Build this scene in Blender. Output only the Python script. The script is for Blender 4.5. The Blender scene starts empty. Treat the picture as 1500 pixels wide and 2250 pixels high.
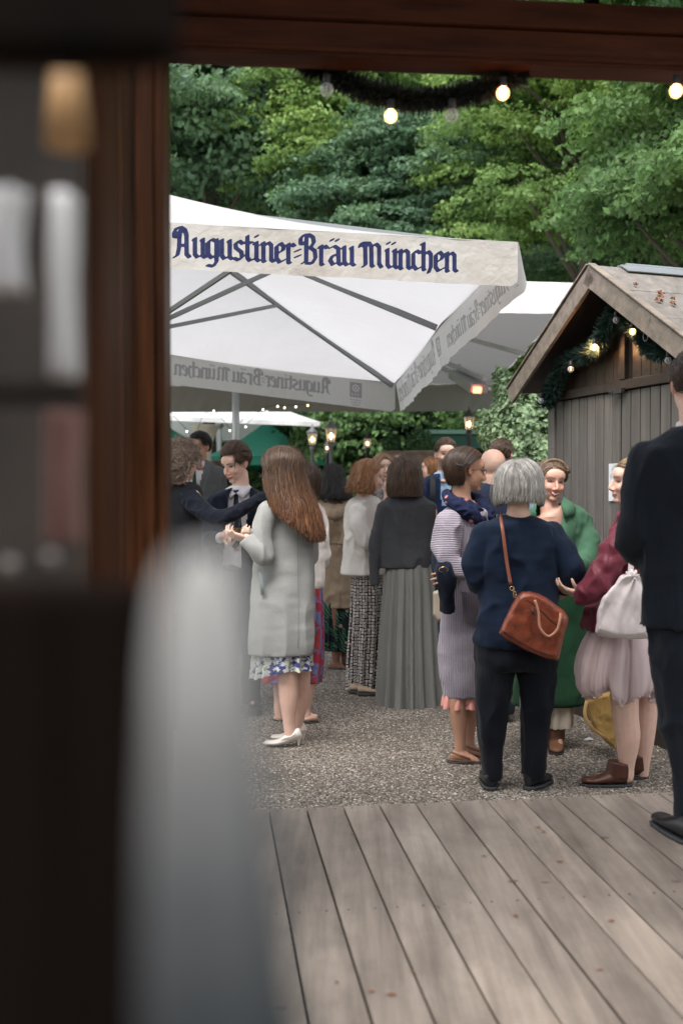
import bpy, math, random
import numpy as np
from mathutils import Vector, Matrix
PI = math.pi
random.seed(7)
scene = bpy.context.scene
COL = scene.collection

# ------------------------------------------------------------------ camera, sky, sun, exposure
F = 2188.0; CAMZ = 1.49; PITCH = math.atan(43 / F)
cam_data = bpy.data.cameras.new('camera'); cam = bpy.data.objects.new('camera', cam_data); COL.objects.link(cam)
cam.location = (0, 0, CAMZ); cam.rotation_euler = (PI / 2 - PITCH, 0, 0)
cam_data.sensor_fit = 'VERTICAL'; cam_data.sensor_height = 36.0; cam_data.sensor_width = 24.0
cam_data.lens = 36.0 * F / 2250
cam_data.clip_start = 0.05; cam_data.clip_end = 600
cam_data.dof.use_dof = True; cam_data.dof.focus_distance = 5.7; cam_data.dof.aperture_fstop = 2.0
scene.camera = cam
world = bpy.data.worlds.new('World'); scene.world = world; world.use_nodes = True
wn = world.node_tree.nodes; wl = world.node_tree.links
bg = wn['Background']; sky = wn.new('ShaderNodeTexSky'); sky.sky_type = 'NISHITA'; sky.sun_disc = False
SUN_EL, SUN_AZ = math.radians(60), math.radians(205)
sky.sun_elevation = SUN_EL; sky.sun_rotation = SUN_AZ; sky.dust_density = 3.0; sky.air_density = 1.0
hs = wn.new('ShaderNodeHueSaturation'); hs.inputs['Saturation'].default_value = 0.20; hs.inputs['Value'].default_value = 1.0
wl.new(sky.outputs[0], hs.inputs['Color']); wl.new(hs.outputs[0], bg.inputs['Color'])
bg.inputs['Strength'].default_value = 0.15
sd = bpy.data.lights.new('sun', 'SUN'); sun = bpy.data.objects.new('sun', sd); COL.objects.link(sun)
sd.energy = 1.4; sd.angle = math.radians(45); sd.color = (1.0, 0.95, 0.87)
sun.rotation_euler = (PI / 2 - SUN_EL, 0, -SUN_AZ + PI)
sv = scene.view_settings; scene.display_settings.display_device = 'sRGB'
sv.view_transform = 'Standard'; sv.look = 'None'; sv.gamma = 1; sv.use_curve_mapping = False
sv.exposure = 1.45
try:
    scene.cycles.max_bounces = 8; scene.cycles.transparent_max_bounces = 12
    scene.cycles.use_denoising = True
except Exception: pass

def W(px, py, Y):
    """point at world depth Y seen at photo pixel (px, py)"""
    x = (px - 750) / F; y = (1125 - py) / F
    c, s = math.cos(PITCH), math.sin(PITCH)
    d = (x, c + y * s, -s + y * c)
    t = Y / d[1]
    return np.array([x * t, Y, CAMZ + d[2] * t])
def project(V):
    V = np.atleast_2d(V); c, s = math.cos(PITCH), math.sin(PITCH)
    y = V[:, 1]; z = V[:, 2] - CAMZ
    fw = y * c - z * s; up = y * s + z * c
    return np.stack([750 + F * V[:, 0] / fw, 1125 - F * up / fw], 1)

# ------------------------------------------------------------------ noise
def _h(ix, iy, iz, seed):
    n = (ix.astype(np.int64) * 374761393 + iy.astype(np.int64) * 668265263 + iz.astype(np.int64) * 2147483647 + seed * 974634777) & 0xffffffff
    n = ((n ^ (n >> 13)) * 1274126177) & 0xffffffff
    n = (n ^ (n >> 16)) & 0xffffffff
    return n / 4294967295.0
def noise(p, seed=0):
    p = np.asarray(p, float); i = np.floor(p).astype(np.int64); f = p - i; f = f * f * (3 - 2 * f)
    r = 0
    for dx in (0, 1):
        for dy in (0, 1):
            for dz in (0, 1):
                w = (f[:, 0] if dx else 1 - f[:, 0]) * (f[:, 1] if dy else 1 - f[:, 1]) * (f[:, 2] if dz else 1 - f[:, 2])
                r = r + w * _h(i[:, 0] + dx, i[:, 1] + dy, i[:, 2] + dz, seed)
    return r
def fbm(p, seed=0, o=3):
    r = 0; a = 0.5; q = np.array(p, float)
    for k in range(o): r = r + a * noise(q, seed + k); q = q * 2.03; a *= 0.5
    return r

# ------------------------------------------------------------------ mesh builder
class MB:
    def __init__(s): s.v = []; s.f = []; s.n = 0; s.uv = []; s.uvon = False; s.mi = []
    def add(s, v, f, uv=None, mi=0):
        v = np.asarray(v, float).reshape(-1, 3); s.v.append(v)
        for q in f: s.f.append(tuple(int(i) + s.n for i in q)); s.mi.append(mi)
        s.uv.append(np.zeros((len(v), 2)) if uv is None else np.asarray(uv, float))
        if uv is not None: s.uvon = True
        s.n += len(v); return s
    def V(s): return np.concatenate(s.v) if s.v else np.zeros((0, 3))
    def box(s, c, size, rz=0, R=None, mi=0):
        x, y, z = [k / 2 for k in size]
        v = np.array([[i, j, k] for i in (-x, x) for j in (-y, y) for k in (-z, z)])
        if R is None: R = rotz(rz)
        v = v @ np.asarray(R).T + np.asarray(c)
        return s.add(v, [(0, 1, 3, 2), (4, 6, 7, 5), (0, 4, 5, 1), (2, 3, 7, 6), (0, 2, 6, 4), (1, 5, 7, 3)], mi=mi)
    def beam(s, a, b, w, h, up=(0, 0, 1), mi=0):
        a = np.asarray(a, float); b = np.asarray(b, float); d = b - a; L = np.linalg.norm(d); d = d / L
        u = np.asarray(up, float); r = np.cross(d, u)
        if np.linalg.norm(r) < 1e-5: r = np.cross(d, (1, 0, 0))
        r /= np.linalg.norm(r); u = np.cross(r, d)
        return s.box((a + b) / 2, (w, L, h), R=np.stack([r, d, u], 1), mi=mi)
    def tube(s, pts, rad, n=12, cap=True, flat=None, uv=False, closed=False, mi=0):
        P = [np.asarray(p, float) for p in pts]; m = len(P)
        rad = [rad] * m if np.isscalar(rad) else list(rad)
        T = []
        for i in range(m):
            t = P[min(i + 1, m - 1)] - P[max(i - 1, 0)]; T.append(t / (np.linalg.norm(t) + 1e-9))
        u = np.array([0, 0, 1.0]) if abs(T[0][2]) < .9 else np.array([1.0, 0, 0])
        if flat is not None: u = np.asarray(flat, float)
        vs = []; ang = np.linspace(0, 2 * PI, n, endpoint=False)
        for i in range(m):
            if flat is not None: u = np.asarray(flat, float)
            u = u - T[i] * np.dot(u, T[i]); u /= np.linalg.norm(u) + 1e-9; r = np.cross(T[i], u)
            ra = rad[i]; ra = (ra, ra) if np.isscalar(ra) else ra
            vs.append(P[i] + np.cos(ang)[:, None] * r * ra[0] + np.sin(ang)[:, None] * u * ra[1])
        v = np.concatenate(vs); f = []
        for i in range(m - 1):
            for j in range(n):
                k = (j + 1) % n; f.append((i * n + j, i * n + k, (i + 1) * n + k, (i + 1) * n + j))
        if cap:
            f.append(tuple(range(n - 1, -1, -1))); f.append(tuple((m - 1) * n + j for j in range(n)))
        return s.add(v, f, mi=mi)
    def ell(s, c, r, n=16, R=None, mi=0):
        th = np.linspace(0, PI, n // 2 + 1)[1:-1]; ph = np.linspace(0, 2 * PI, n, endpoint=False)
        v = [[0, 0, 1]] + [[math.sin(t) * math.cos(p), math.sin(t) * math.sin(p), math.cos(t)] for t in th for p in ph] + [[0, 0, -1]]
        v = np.array(v) * np.asarray(r if not np.isscalar(r) else (r, r, r))
        if R is not None: v = v @ np.asarray(R).T
        v = v + np.asarray(c); f = []; m = len(th); L = len(v) - 1
        for j in range(n):
            k = (j + 1) % n; f.append((0, 1 + j, 1 + k)); f.append((L, 1 + (m - 1) * n + k, 1 + (m - 1) * n + j))
            for i in range(m - 1): f.append((1 + i * n + j, 1 + (i + 1) * n + j, 1 + (i + 1) * n + k, 1 + i * n + k))
        return s.add(v, f, mi=mi)
    def lathe(s, c, prof, n=20, mi=0):
        ang = np.linspace(0, 2 * PI, n, endpoint=False); v = []; f = []
        for r, z in prof: v += [[c[0] + r * math.cos(a), c[1] + r * math.sin(a), c[2] + z] for a in ang]
        for i in range(len(prof) - 1):
            for j in range(n):
                k = (j + 1) % n; f.append((i * n + j, i * n + k, (i + 1) * n + k, (i + 1) * n + j))
        f.append(tuple(range(n - 1, -1, -1))); f.append(tuple((len(prof) - 1) * n + j for j in range(n)))
        return s.add(v, f, mi=mi)
    def grid(s, G, uv=None, closed=False, mi=0):
        G = np.asarray(G, float); a, b = G.shape[:2]; f = []
        for i in range(a - 1):
            for j in range(b if closed else b - 1):
                k = (j + 1) % b; f.append((i * b + j, i * b + k, (i + 1) * b + k, (i + 1) * b + j))
        return s.add(G.reshape(-1, 3), f, None if uv is None else np.asarray(uv).reshape(-1, 2), mi=mi)

def rotz(a): c, s = math.cos(a), math.sin(a); return np.array([[c, -s, 0], [s, c, 0], [0, 0, 1.0]])
def rotx(a): c, s = math.cos(a), math.sin(a); return np.array([[1.0, 0, 0], [0, c, -s], [0, s, c]])
def roty(a): c, s = math.cos(a), math.sin(a); return np.array([[c, 0, s], [0, 1.0, 0], [-s, 0, c]])
def nz(v): v = np.asarray(v, float); return v / (np.linalg.norm(v) + 1e-9)

def tag(o, label=None, cat=None, group=None, kind=None):
    if label: o['label'] = label
    if cat: o['category'] = cat
    if group: o['group'] = group
    if kind: o['kind'] = kind
    return o
def empty(name, loc, label=None, cat=None, group=None):
    o = bpy.data.objects.new(name, None); COL.objects.link(o); o.location = [float(x) for x in loc]
    o.empty_display_size = 0.1
    return tag(o, label, cat, group)
def origin(o):
    p = np.zeros(3)
    while o is not None: p = p + np.array(o.location); o = o.parent
    return p
def mesh_from(name, V, Fc, smooth=True):
    me = bpy.data.meshes.new(name); me.from_pydata(np.asarray(V).tolist(), [], Fc); me.update()
    if smooth: me.polygons.foreach_set('use_smooth', [True] * len(me.polygons))
    return me
def build(name, mb, mats, parent=None, smooth=True, base=None, attrs=None, bevel=0, angle=None):
    """mb holds WORLD coordinates; object origin = base or the parent's own place"""
    V = mb.V() if isinstance(mb, MB) else mb[0]; Fc = mb.f if isinstance(mb, MB) else mb[1]
    org = np.zeros(3)
    if base is not None: org = np.asarray(base, float)
    elif parent is not None: org = origin(parent)
    me = mesh_from(name, V - org, Fc, smooth)
    if isinstance(mb, MB) and mb.uvon:
        uv = np.concatenate(mb.uv); l = me.uv_layers.new(name='UVMap')
        idx = np.zeros(len(me.loops), int); me.loops.foreach_get('vertex_index', idx)
        l.data.foreach_set('uv', uv[idx].astype(np.float32).ravel())
    if attrs:
        for k, a in attrs.items():
            a = np.asarray(a, np.float32)
            if a.ndim == 1:
                at = me.attributes.new(k, 'FLOAT', 'POINT'); at.data.foreach_set('value', a)
            else:
                at = me.color_attributes.new(k, 'FLOAT_COLOR', 'POINT')
                at.data.foreach_set('color', np.concatenate([a, np.ones((len(a), 1), np.float32)], 1).ravel())
    for m in (mats if isinstance(mats, (list, tuple)) else [mats]): me.materials.append(m)
    if isinstance(mb, MB) and any(mb.mi): me.polygons.foreach_set('material_index', mb.mi)
    o = bpy.data.objects.new(name, me); COL.objects.link(o)
    if parent is not None:
        o.parent = parent
        if base is not None: o.location = (org - origin(parent)).tolist()
    elif base is not None: o.location = org.tolist()
    if bevel:
        b = o.modifiers.new('bevel', 'BEVEL'); b.width = bevel; b.segments = 2; b.limit_method = 'ANGLE'
    if smooth and angle:
        try: me.set_sharp_from_angle(angle=math.radians(angle))
        except Exception: pass
    return o

def remesh(mb, voxel, smooth=4, fac=0.5):
    me = mesh_from('tmp', mb.V(), mb.f, False); o = bpy.data.objects.new('tmp', me); COL.objects.link(o)
    m = o.modifiers.new('r', 'REMESH'); m.mode = 'VOXEL'; m.voxel_size = voxel; m.adaptivity = 0
    if smooth: s = o.modifiers.new('s', 'SMOOTH'); s.factor = fac; s.iterations = smooth
    dg = bpy.context.evaluated_depsgraph_get(); dg.update()
    e = o.evaluated_get(dg); em = e.to_mesh()
    V = np.zeros(len(em.vertices) * 3); em.vertices.foreach_get('co', V); V = V.reshape(-1, 3)
    N = np.zeros(len(em.vertices) * 3); em.vertex_normals.foreach_get('vector', N); N = N.reshape(-1, 3)
    Fc = [tuple(p.vertices) for p in em.polygons]
    e.to_mesh_clear(); bpy.data.objects.remove(o); bpy.data.meshes.remove(me)
    return V, Fc, N

# ------------------------------------------------------------------ materials
class NT:
    def __init__(s, name):
        s.m = bpy.data.materials.new(name); s.m.use_nodes = True; s.t = s.m.node_tree; s.n = s.t.nodes; s.l = s.t.links
        s.b = s.n['Principled BSDF']; s.out = s.n['Material Output']; s._c = {}
    def node(s, t, **k):
        n = s.n.new(t)
        for a, v in k.items():
            if a.startswith('i_'):
                key = a[2:]; n.inputs[int(key) if key.isdigit() else key.replace('_', ' ')].default_value = v
            else: setattr(n, a, v)
        return n
    def L(s, a, b): s.l.new(a, b)
    def co(s, kind='Object', scale=(1, 1, 1)):
        tc = s._c.get('tc') or s.node('ShaderNodeTexCoord'); s._c['tc'] = tc
        mp = s.node('ShaderNodeMapping'); mp.inputs['Scale'].default_value = scale
        s.L(tc.outputs[kind], mp.inputs[0]); return mp.outputs[0]
    def noise(s, scale, vec=None, detail=4, rough=.55):
        n = s.node('ShaderNodeTexNoise'); n.inputs['Scale'].default_value = scale; n.inputs['Detail'].default_value = detail
        n.inputs['Roughness'].default_value = rough
        if vec is not None: s.L(vec, n.inputs['Vector'])
        return n.outputs['Fac']
    def ramp(s, fac, stops, interp='LINEAR'):
        r = s.node('ShaderNodeValToRGB'); r.color_ramp.interpolation = interp
        e = r.color_ramp.elements
        while len(e) < len(stops): e.new(0.5)
        for i, (p, c) in enumerate(stops):
            e[i].position = p; e[i].color = (c, c, c, 1) if np.isscalar(c) else (*c[:3], 1)
        s.L(fac, r.inputs[0]); return r.outputs[0]
    def mix(s, a, b, fac, mode='MIX'):
        m = s.node('ShaderNodeMix'); m.data_type = 'RGBA'; m.blend_type = mode
        for sock, v in ((m.inputs[0], fac), (m.inputs[6], a), (m.inputs[7], b)):
            if hasattr(v, 'links') or isinstance(v, bpy.types.NodeSocket): s.L(v, sock)
            elif np.isscalar(v): sock.default_value = v
            else: sock.default_value = (*v[:3], 1)
        return m.outputs[2]
    def math(s, op, a, b=0.0, clamp=False):
        m = s.node('ShaderNodeMath'); m.operation = op; m.use_clamp = clamp
        for i, v in enumerate((a, b)):
            if isinstance(v, bpy.types.NodeSocket): s.L(v, m.inputs[i])
            else: m.inputs[i].default_value = v
        return m.outputs[0]
    def bump(s, h, strength=.3, dist=.01, prev=None):
        b = s.node('ShaderNodeBump'); b.inputs['Strength'].default_value = strength; b.inputs['Distance'].default_value = dist
        s.L(h, b.inputs['Height'])
        if prev is not None: s.L(prev, b.inputs['Normal'])
        return b.outputs[0]
    def set(s, color=None, rough=None, normal=None, **k):
        for key, v in (('Base Color', color), ('Roughness', rough), ('Normal', normal)):
            if v is None: continue
            if isinstance(v, bpy.types.NodeSocket): s.L(v, s.b.inputs[key])
            elif key == 'Base Color': s.b.inputs[key].default_value = (*v[:3], 1)
            else: s.b.inputs[key].default_value = v
        for key, v in k.items(): s.b.inputs[key.replace('_', ' ')].default_value = v
        return s.m

def srgb(r, g, b):
    f = lambda c: (c / 255 / 12.92) if c <= 10 else ((c / 255 + .055) / 1.055) ** 2.4
    return (f(r), f(g), f(b))
def plain(name, c, rough=.6, var=.12, scale=8, bump=.15, bs=60, metal=0, bdist=.002, spec=None):
    t = NT(name); v = t.co()
    n = t.noise(scale, v); col = t.mix([x * (1 - var) for x in c], [min(1, x * (1 + var)) for x in c], t.ramp(n, [(.3, 0), (.7, 1)]))
    nm = t.bump(t.noise(bs, v), bump, bdist) if bump else None
    t.set(col, rough, nm, Metallic=metal)
    if spec is not None: t.b.inputs['Specular IOR Level'].default_value = spec
    return t.m
def cloth(name, c, var=.12, weave=500, wr=.5, wscale=9, rough=.9, stretch=(1, 1, .45), heather=0, sheen=.06, rib=None, ribamt=.5, bd=.02):
    """woven or knitted cloth: fine weave, soft wrinkles"""
    t = NT(name); v = t.co('Object', stretch); v1 = t.co()
    n = t.noise(5, v1, 3); col = t.mix([x * (1 - var) for x in c], [min(1, x * (1 + var)) for x in c], t.ramp(n, [(.3, 0), (.7, 1)]))
    if heather: col = t.mix(col, t.mix([x * .55 for x in c], [min(1, x * 1.7) for x in c], t.ramp(t.noise(260, v1, 2), [(.35, 0), (.65, 1)])), heather)
    w = t.noise(wscale, v, 3, .5); w2 = t.math('ABSOLUTE', t.math('SUBTRACT', w, .5))
    nm = t.bump(w2, min(1, wr * 1.5), bd * 1.6); nm = t.bump(t.noise(weave, v1, 2), .25, .0012, nm)
    if rib is not None:
        for (axis, sc) in rib:
            wv = t.node('ShaderNodeTexWave', wave_type='BANDS', bands_direction=axis); wv.inputs['Scale'].default_value = sc
            wv.inputs['Distortion'].default_value = 1.2; wv.inputs['Detail'].default_value = 1; wv.inputs['Detail Scale'].default_value = .6
            t.L(v1, wv.inputs[0]); nm = t.bump(wv.outputs[1], ribamt, .008, nm)
            col = t.mix(col, t.mix(col, (0, 0, 0), .24), t.ramp(wv.outputs[1], [(.1, 1), (.6, 0)]))
    t.set(col, rough, nm); t.b.inputs['Sheen Weight'].default_value = sheen; t.b.inputs['Specular IOR Level'].default_value = .25
    return t.m
def wood(name, c1, c2, axis='X', rough=.6, grain=14, island=True, knots=True, bump=.35, gloss=None, stain=0):
    t = NT(name); sc = {'X': (.5, 9, 9), 'Y': (9, .5, 9), 'Z': (9, 9, .5)}[axis]; v = t.co('Object', sc)
    geo = t.node('ShaderNodeNewGeometry'); rnd = geo.outputs['Random Per Island']
    off = t.node('ShaderNodeVectorMath', operation='ADD'); cmb = t.node('ShaderNodeCombineXYZ')
    for i in range(3): t.L(t.math('MULTIPLY', rnd, 37.0 + 11 * i), cmb.inputs[i])
    t.L(v, off.inputs[0]); t.L(cmb.outputs[0], off.inputs[1]); v = off.outputs[0]
    n = t.noise(grain / 6, v, 6, .65); col = t.mix(c1, c2, t.ramp(n, [(.32, 0), (.68, 1)]))
    if island: col = t.mix(col, t.mix(col, (0, 0, 0), .32), rnd)
    if stain:
        v0 = t.node('ShaderNodeVectorMath', operation='ADD'); t.L(t.co('Object', (1.6, .8, 1.2)), v0.inputs[0]); t.L(cmb.outputs[0], v0.inputs[1]); v0 = v0.outputs[0]; s1 = t.ramp(t.noise(2.4, v0, 6, .68), [(.36, 1), (.60, 0)])
        col = t.mix(col, t.mix(col, (.03, .028, .026), .75), t.math('MULTIPLY', s1, stain))
        vo = t.node('ShaderNodeTexVoronoi'); vo.inputs['Scale'].default_value = 3.3; t.L(t.co('Object', (1, 1.8, 1)), vo.inputs[0])
        col = t.mix(col, (.06, .03, .02), t.ramp(vo.outputs[0], [(.045, .75), (.08, 0)]))
    nm = t.bump(n, bump, .004); nm = t.bump(t.noise(60, v, 2), .15, .002, nm)
    t.set(col, rough, nm); return t.m
def glass_mat(name, tint=(1, 1, 1), rough=0.02, alpha=.75):
    t = NT(name); tr = t.node('ShaderNodeBsdfTransparent'); tr.inputs[0].default_value = (*tint, 1)
    gl = t.node('ShaderNodeBsdfGlossy'); gl.inputs['Roughness'].default_value = rough
    fr = t.node('ShaderNodeFresnel'); fr.inputs[0].default_value = 1.5
    mx = t.node('ShaderNodeMixShader'); t.L(t.math('MULTIPLY', fr.outputs[0], alpha / .75, True), mx.inputs[0]); t.L(tr.outputs[0], mx.inputs[1]); t.L(gl.outputs[0], mx.inputs[2])
    t.L(mx.outputs[0], t.out.inputs[0]); return t.m
def emit(name, c, s):
    t = NT(name); t.set((0, 0, 0), .5); t.b.inputs['Emission Color'].default_value = (*c, 1); t.b.inputs['Emission Strength'].default_value = s; return t.m
def fabric_tl(name, c, tl=.5, bs=4, wr=.25, dirt=0, ink=None, inkback=None, dirtc=(.35, .27, .2)):
    """awning cloth that lets daylight through; ink = printed lettering held in the 'ink' attribute"""
    t = NT(name); v = t.co(); n = t.noise(2.0, v, 4)
    col = t.mix([x * .93 for x in c], c, n)
    if dirt: col = t.mix(col, dirtc, t.math('MULTIPLY', t.ramp(t.noise(1.1, t.co('Object', (1, 1, .8)), 5, .65), [(.35, 0), (.7, 1)]), dirt))
    if ink is not None:
        at = t.node('ShaderNodeAttribute', attribute_name='ink'); geo = t.node('ShaderNodeNewGeometry')
        k = t.ramp(at.outputs['Fac'], [(.49, 0), (.51, 1)])
        inkc = t.mix(ink, t.mix(col, inkback, .8), geo.outputs['Backfacing'])
        col = t.mix(col, inkc, k)
    nm = t.bump(t.noise(bs, v, 3), wr, .03); nm = t.bump(t.noise(700, v, 1), .1, .001, nm)
    t.set(col, .75, nm); tr = t.node('ShaderNodeBsdfTranslucent'); t.L(col, tr.inputs[0]); t.L(nm, tr.inputs['Normal'])
    mx = t.node('ShaderNodeMixShader'); mx.inputs[0].default_value = tl
    t.L(t.b.outputs[0], mx.inputs[1]); t.L(tr.outputs[0], mx.inputs[2]); t.L(mx.outputs[0], t.out.inputs[0]); return t.m
def pull(cps, n):
    """Catmull-Rom through control rows"""
    P = np.asarray(cps, float); m = len(P); Q = np.vstack([2 * P[0] - P[1], P, 2 * P[-1] - P[-2]]); out = []
    for t in np.linspace(0, m - 1 - 1e-6, n):
        i = int(t); f = t - i; a, b, c, d = Q[i], Q[i + 1], Q[i + 2], Q[i + 3]
        out.append(.5 * ((2 * b) + (c - a) * f + (2 * a - 5 * b + 4 * c - d) * f * f + (3 * b - a - 3 * c + d) * f ** 3))
    return np.array(out)
# ------------------------------------------------------------------ ground, deck, pavilion
UP = np.array([0, 0, 1.0])
yaw = math.atan(291 / F)
PL = np.array([-math.sin(yaw), math.cos(yaw), 0]); PR = np.array([math.cos(yaw), math.sin(yaw), 0])   # plank direction / deck edge direction
M_iron = plain('dark_iron', (.03, .032, .035), .5, .2, 20, .1)
M_steel = plain('painted_steel', (.38, .39, .40), .35, .06, 4, .05, metal=.6)

def gravel_mat():
    t = NT('gravel'); v = t.co('Object')
    vo = t.node('ShaderNodeTexVoronoi'); vo.inputs['Scale'].default_value = 85; t.L(v, vo.inputs[0])
    vo2 = t.node('ShaderNodeTexVoronoi'); vo2.inputs['Scale'].default_value = 170; t.L(v, vo2.inputs[0])
    sp = t.node('ShaderNodeSeparateColor'); t.L(vo.outputs['Color'], sp.inputs[0])
    c = t.ramp(sp.outputs[0], [(0, (.12, .10, .08)), (.45, (.33, .28, .23)), (.8, (.50, .44, .38)), (1, (.75, .70, .64))])
    c = t.mix(c, (.02, .017, .014), t.ramp(vo.outputs['Distance'], [(.4, 0), (.66, .7)]))
    c = t.mix(c, t.mix(c, (.05, .04, .03), .6), t.ramp(t.noise(1.3, v, 4), [(.4, 0), (.7, 1)]))
    nm = t.bump(t.ramp(vo.outputs['Distance'], [(0, 1), (.6, 0)]), .9, .012); nm = t.bump(vo2.outputs['Distance'], .4, .004, nm)
    return t.set(c, .8, nm)
def pebble_mat():
    t = NT('pebbles'); g = t.node('ShaderNodeNewGeometry')
    c = t.ramp(g.outputs['Random Per Island'], [(0, (.06, .05, .04)), (.35, (.27, .225, .18)), (.7, (.44, .38, .32)), (.93, (.62, .56, .49)), (1, (.82, .78, .72))])
    return t.set(c, .7, t.bump(t.noise(300, t.co(), 2), .2, .001))
g = MB(); n = 30
xs = np.linspace(-14, 16, n); ys = np.linspace(2.0, 19, n)
g.grid([[(x, y, 0) for x in xs] for y in ys])
build('gravel_ground', g, gravel_mat()); tag(bpy.data.objects['gravel_ground'], kind='structure')
lawn = MB(); lawn.grid([[(x, y, -.008) for x in np.linspace(-220, 220, 12)] for y in np.linspace(-60, 320, 12)])
t = NT('lawn'); v = t.co(); c = t.mix((.05, .11, .025), (.16, .28, .06), t.ramp(t.noise(.35, v, 5), [(.35, 0), (.65, 1)]))
tag(build('lawn', lawn, t.set(c, .9, t.bump(t.noise(30, v, 3), .5, .03))), kind='structure')

rng = np.random.default_rng(3)
def pebbles():
    n = 52000
    # near strip in front of the deck gets the most stones
    y = 4.0 + 5.6 * rng.random(n) ** 1.7; x = -1.9 + (4.8 + (y - 4) * .35) * rng.random(n)
    s = .0032 + .0042 * rng.random(n) ** 2
    base = np.array([[1, 0, 0], [0, 1, 0], [-1, 0, 0], [0, -1, 0], [0, 0, 1], [0, 0, -1.0]])
    a = rng.random(n) * 2 * PI; ca, sa = np.cos(a), np.sin(a)
    st = np.stack([s * (1 + .8 * rng.random(n)), s, s * .65], 1)
    v = base[None] * st[:, None, :]
    vx = v[..., 0] * ca[:, None] - v[..., 1] * sa[:, None]; vy = v[..., 0] * sa[:, None] + v[..., 1] * ca[:, None]
    tilt = (rng.random(n) - .5)[:, None]; vz = v[..., 2] + vx * tilt * .7
    V = np.stack([vx + x[:, None], vy + y[:, None], vz + s[:, None] * .3], 2).reshape(-1, 3)
    f0 = np.array([(0, 1, 4), (1, 2, 4), (2, 3, 4), (3, 0, 4), (1, 0, 5), (2, 1, 5), (3, 2, 5), (0, 3, 5)])
    Fc = (f0[None] + (np.arange(n) * 6)[:, None, None]).reshape(-1, 3)
    me = bpy.data.meshes.new('pebbles'); me.vertices.add(len(V)); me.vertices.foreach_set('co', V.ravel())
    me.loops.add(Fc.size); me.loops.foreach_set('vertex_index', Fc.ravel()); me.polygons.add(len(Fc))
    me.polygons.foreach_set('loop_start', np.arange(0, Fc.size, 3)); me.update(calc_edges=True); me.materials.append(pebble_mat())
    o = bpy.data.objects.new('pebbles', me); COL.objects.link(o); tag(o, 'small loose brown and grey stones on the gravel yard', None, None, 'stuff')
pebbles()

# deck: planks run along PL, end at the edge line
ZD = .175
E0 = W(590, 1775, 4.15); E0[2] = ZD
# find the depth where the deck top is seen at that pixel
def on_plane(px, py, z):
    a = W(px, py, 1.0) - np.array([0, 0, CAMZ]); k = (z - CAMZ) / a[2]; return np.array([0, 0, CAMZ]) + a * k
E0 = on_plane(590, 1775, ZD)
dk = MB(); pw = .1545; gap = .007
for i in range(-22, 26):
    a = E0 + PR * (i * pw + gap / 2); b = E0 + PR * ((i + 1) * pw - gap / 2)
    cuts = [.012 + .012 * random.random(), ]
    L = -cuts[0]; end = -6.5; joint = -random.uniform(1.2, 5.5) if i % 3 == 1 else None
    segs = [(L, end)] if joint is None else [(L, joint + .002), (joint - .002, end)]
    for (s0, s1) in segs:
        dz = random.uniform(-.0015, .0015)
        mid = (a + b) / 2 + PL * (s0 + s1) / 2 + UP * (dz - .016)
        dk.box(mid, (pw - gap, abs(s1 - s0), .032), R=np.stack([PR, PL, UP], 1))
M_deck = wood('deck_planks', srgb(180, 166, 153), srgb(132, 120, 110), 'Y', .5, 10, stain=.55)
dko = build('wooden_deck', dk, M_deck, smooth=False, base=E0, bevel=.0025); dko.rotation_euler = (0, 0, 0)
tag(dko, kind='structure')
fr = MB(); fr.box(E0 - PL * .06 + PR * .3 + UP * -.105, (7.6, .05, .135), R=np.stack([PR, PL, UP], 1))
for i in range(6): fr.box(E0 - PL * (.6 + i) + PR * .3 + UP * -.10, (7.4, .06, .12), R=np.stack([PR, PL, UP], 1))
tag(build('deck_joists', fr, plain('joist_wood', (.06, .045, .035), .8), smooth=False), kind='structure')
sc = MB()
for i in range(-2, 12):
    for yy in (.05, 1.05, 2.05):
        for o2 in (.035, .12):
            p = E0 + PR * (i * pw + o2) - PL * yy + UP * .0012; sc.ell(p, (.004, .004, .0012), 8)
build('screws', sc, M_iron, dko)

# pavilion (we look out of it): beam, post, transom, roof
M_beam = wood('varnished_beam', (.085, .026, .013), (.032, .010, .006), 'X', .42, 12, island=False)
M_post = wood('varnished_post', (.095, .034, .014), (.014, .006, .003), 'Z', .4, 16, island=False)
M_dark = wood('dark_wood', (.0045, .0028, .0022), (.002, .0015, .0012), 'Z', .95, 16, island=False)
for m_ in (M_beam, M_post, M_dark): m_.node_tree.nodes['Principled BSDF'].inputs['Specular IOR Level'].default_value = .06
pav = empty('pavilion', (0, 2.6, ZD), 'dark red-brown wooden pavilion frame with beam, post and transom window around the view', 'pavilion')
YB = 3.25
bl = W(415, 137, YB + .11); br = W(1500, 190, (YB + .11) * 1.047); dB = nz(br - bl); dB[2] = 0; dB = nz(dB); zb = (bl[2] + br[2]) / 2
nB = np.array([-dB[1], dB[0], 0])
POFF = .11
bm = MB(); c0 = np.array([bl[0], bl[1], 0]) - nB * POFF
def bbox(s0, s1, z0, z1, d0, d1, mb): mb.box(c0 + dB * (s0 + s1) / 2 + UP * (z0 + z1) / 2 + nB * (d0 + d1) / 2, (s1 - s0, d1 - d0, z1 - z0), R=np.stack([dB, nB, UP], 1))
bbox(-3, 4.5, zb, zb + .112, 0, .11, bm); bbox(-3, 4.5, zb + .116, zb + .205, -.015, .11, bm); bbox(-3, 4.5, zb + .012, zb + .03, -.008, .0, bm)
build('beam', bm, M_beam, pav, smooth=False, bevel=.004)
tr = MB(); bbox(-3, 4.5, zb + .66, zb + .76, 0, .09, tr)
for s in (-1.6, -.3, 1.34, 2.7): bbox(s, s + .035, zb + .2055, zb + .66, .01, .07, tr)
build('transom_frame', tr, M_dark, pav, smooth=False, bevel=.003)
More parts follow.
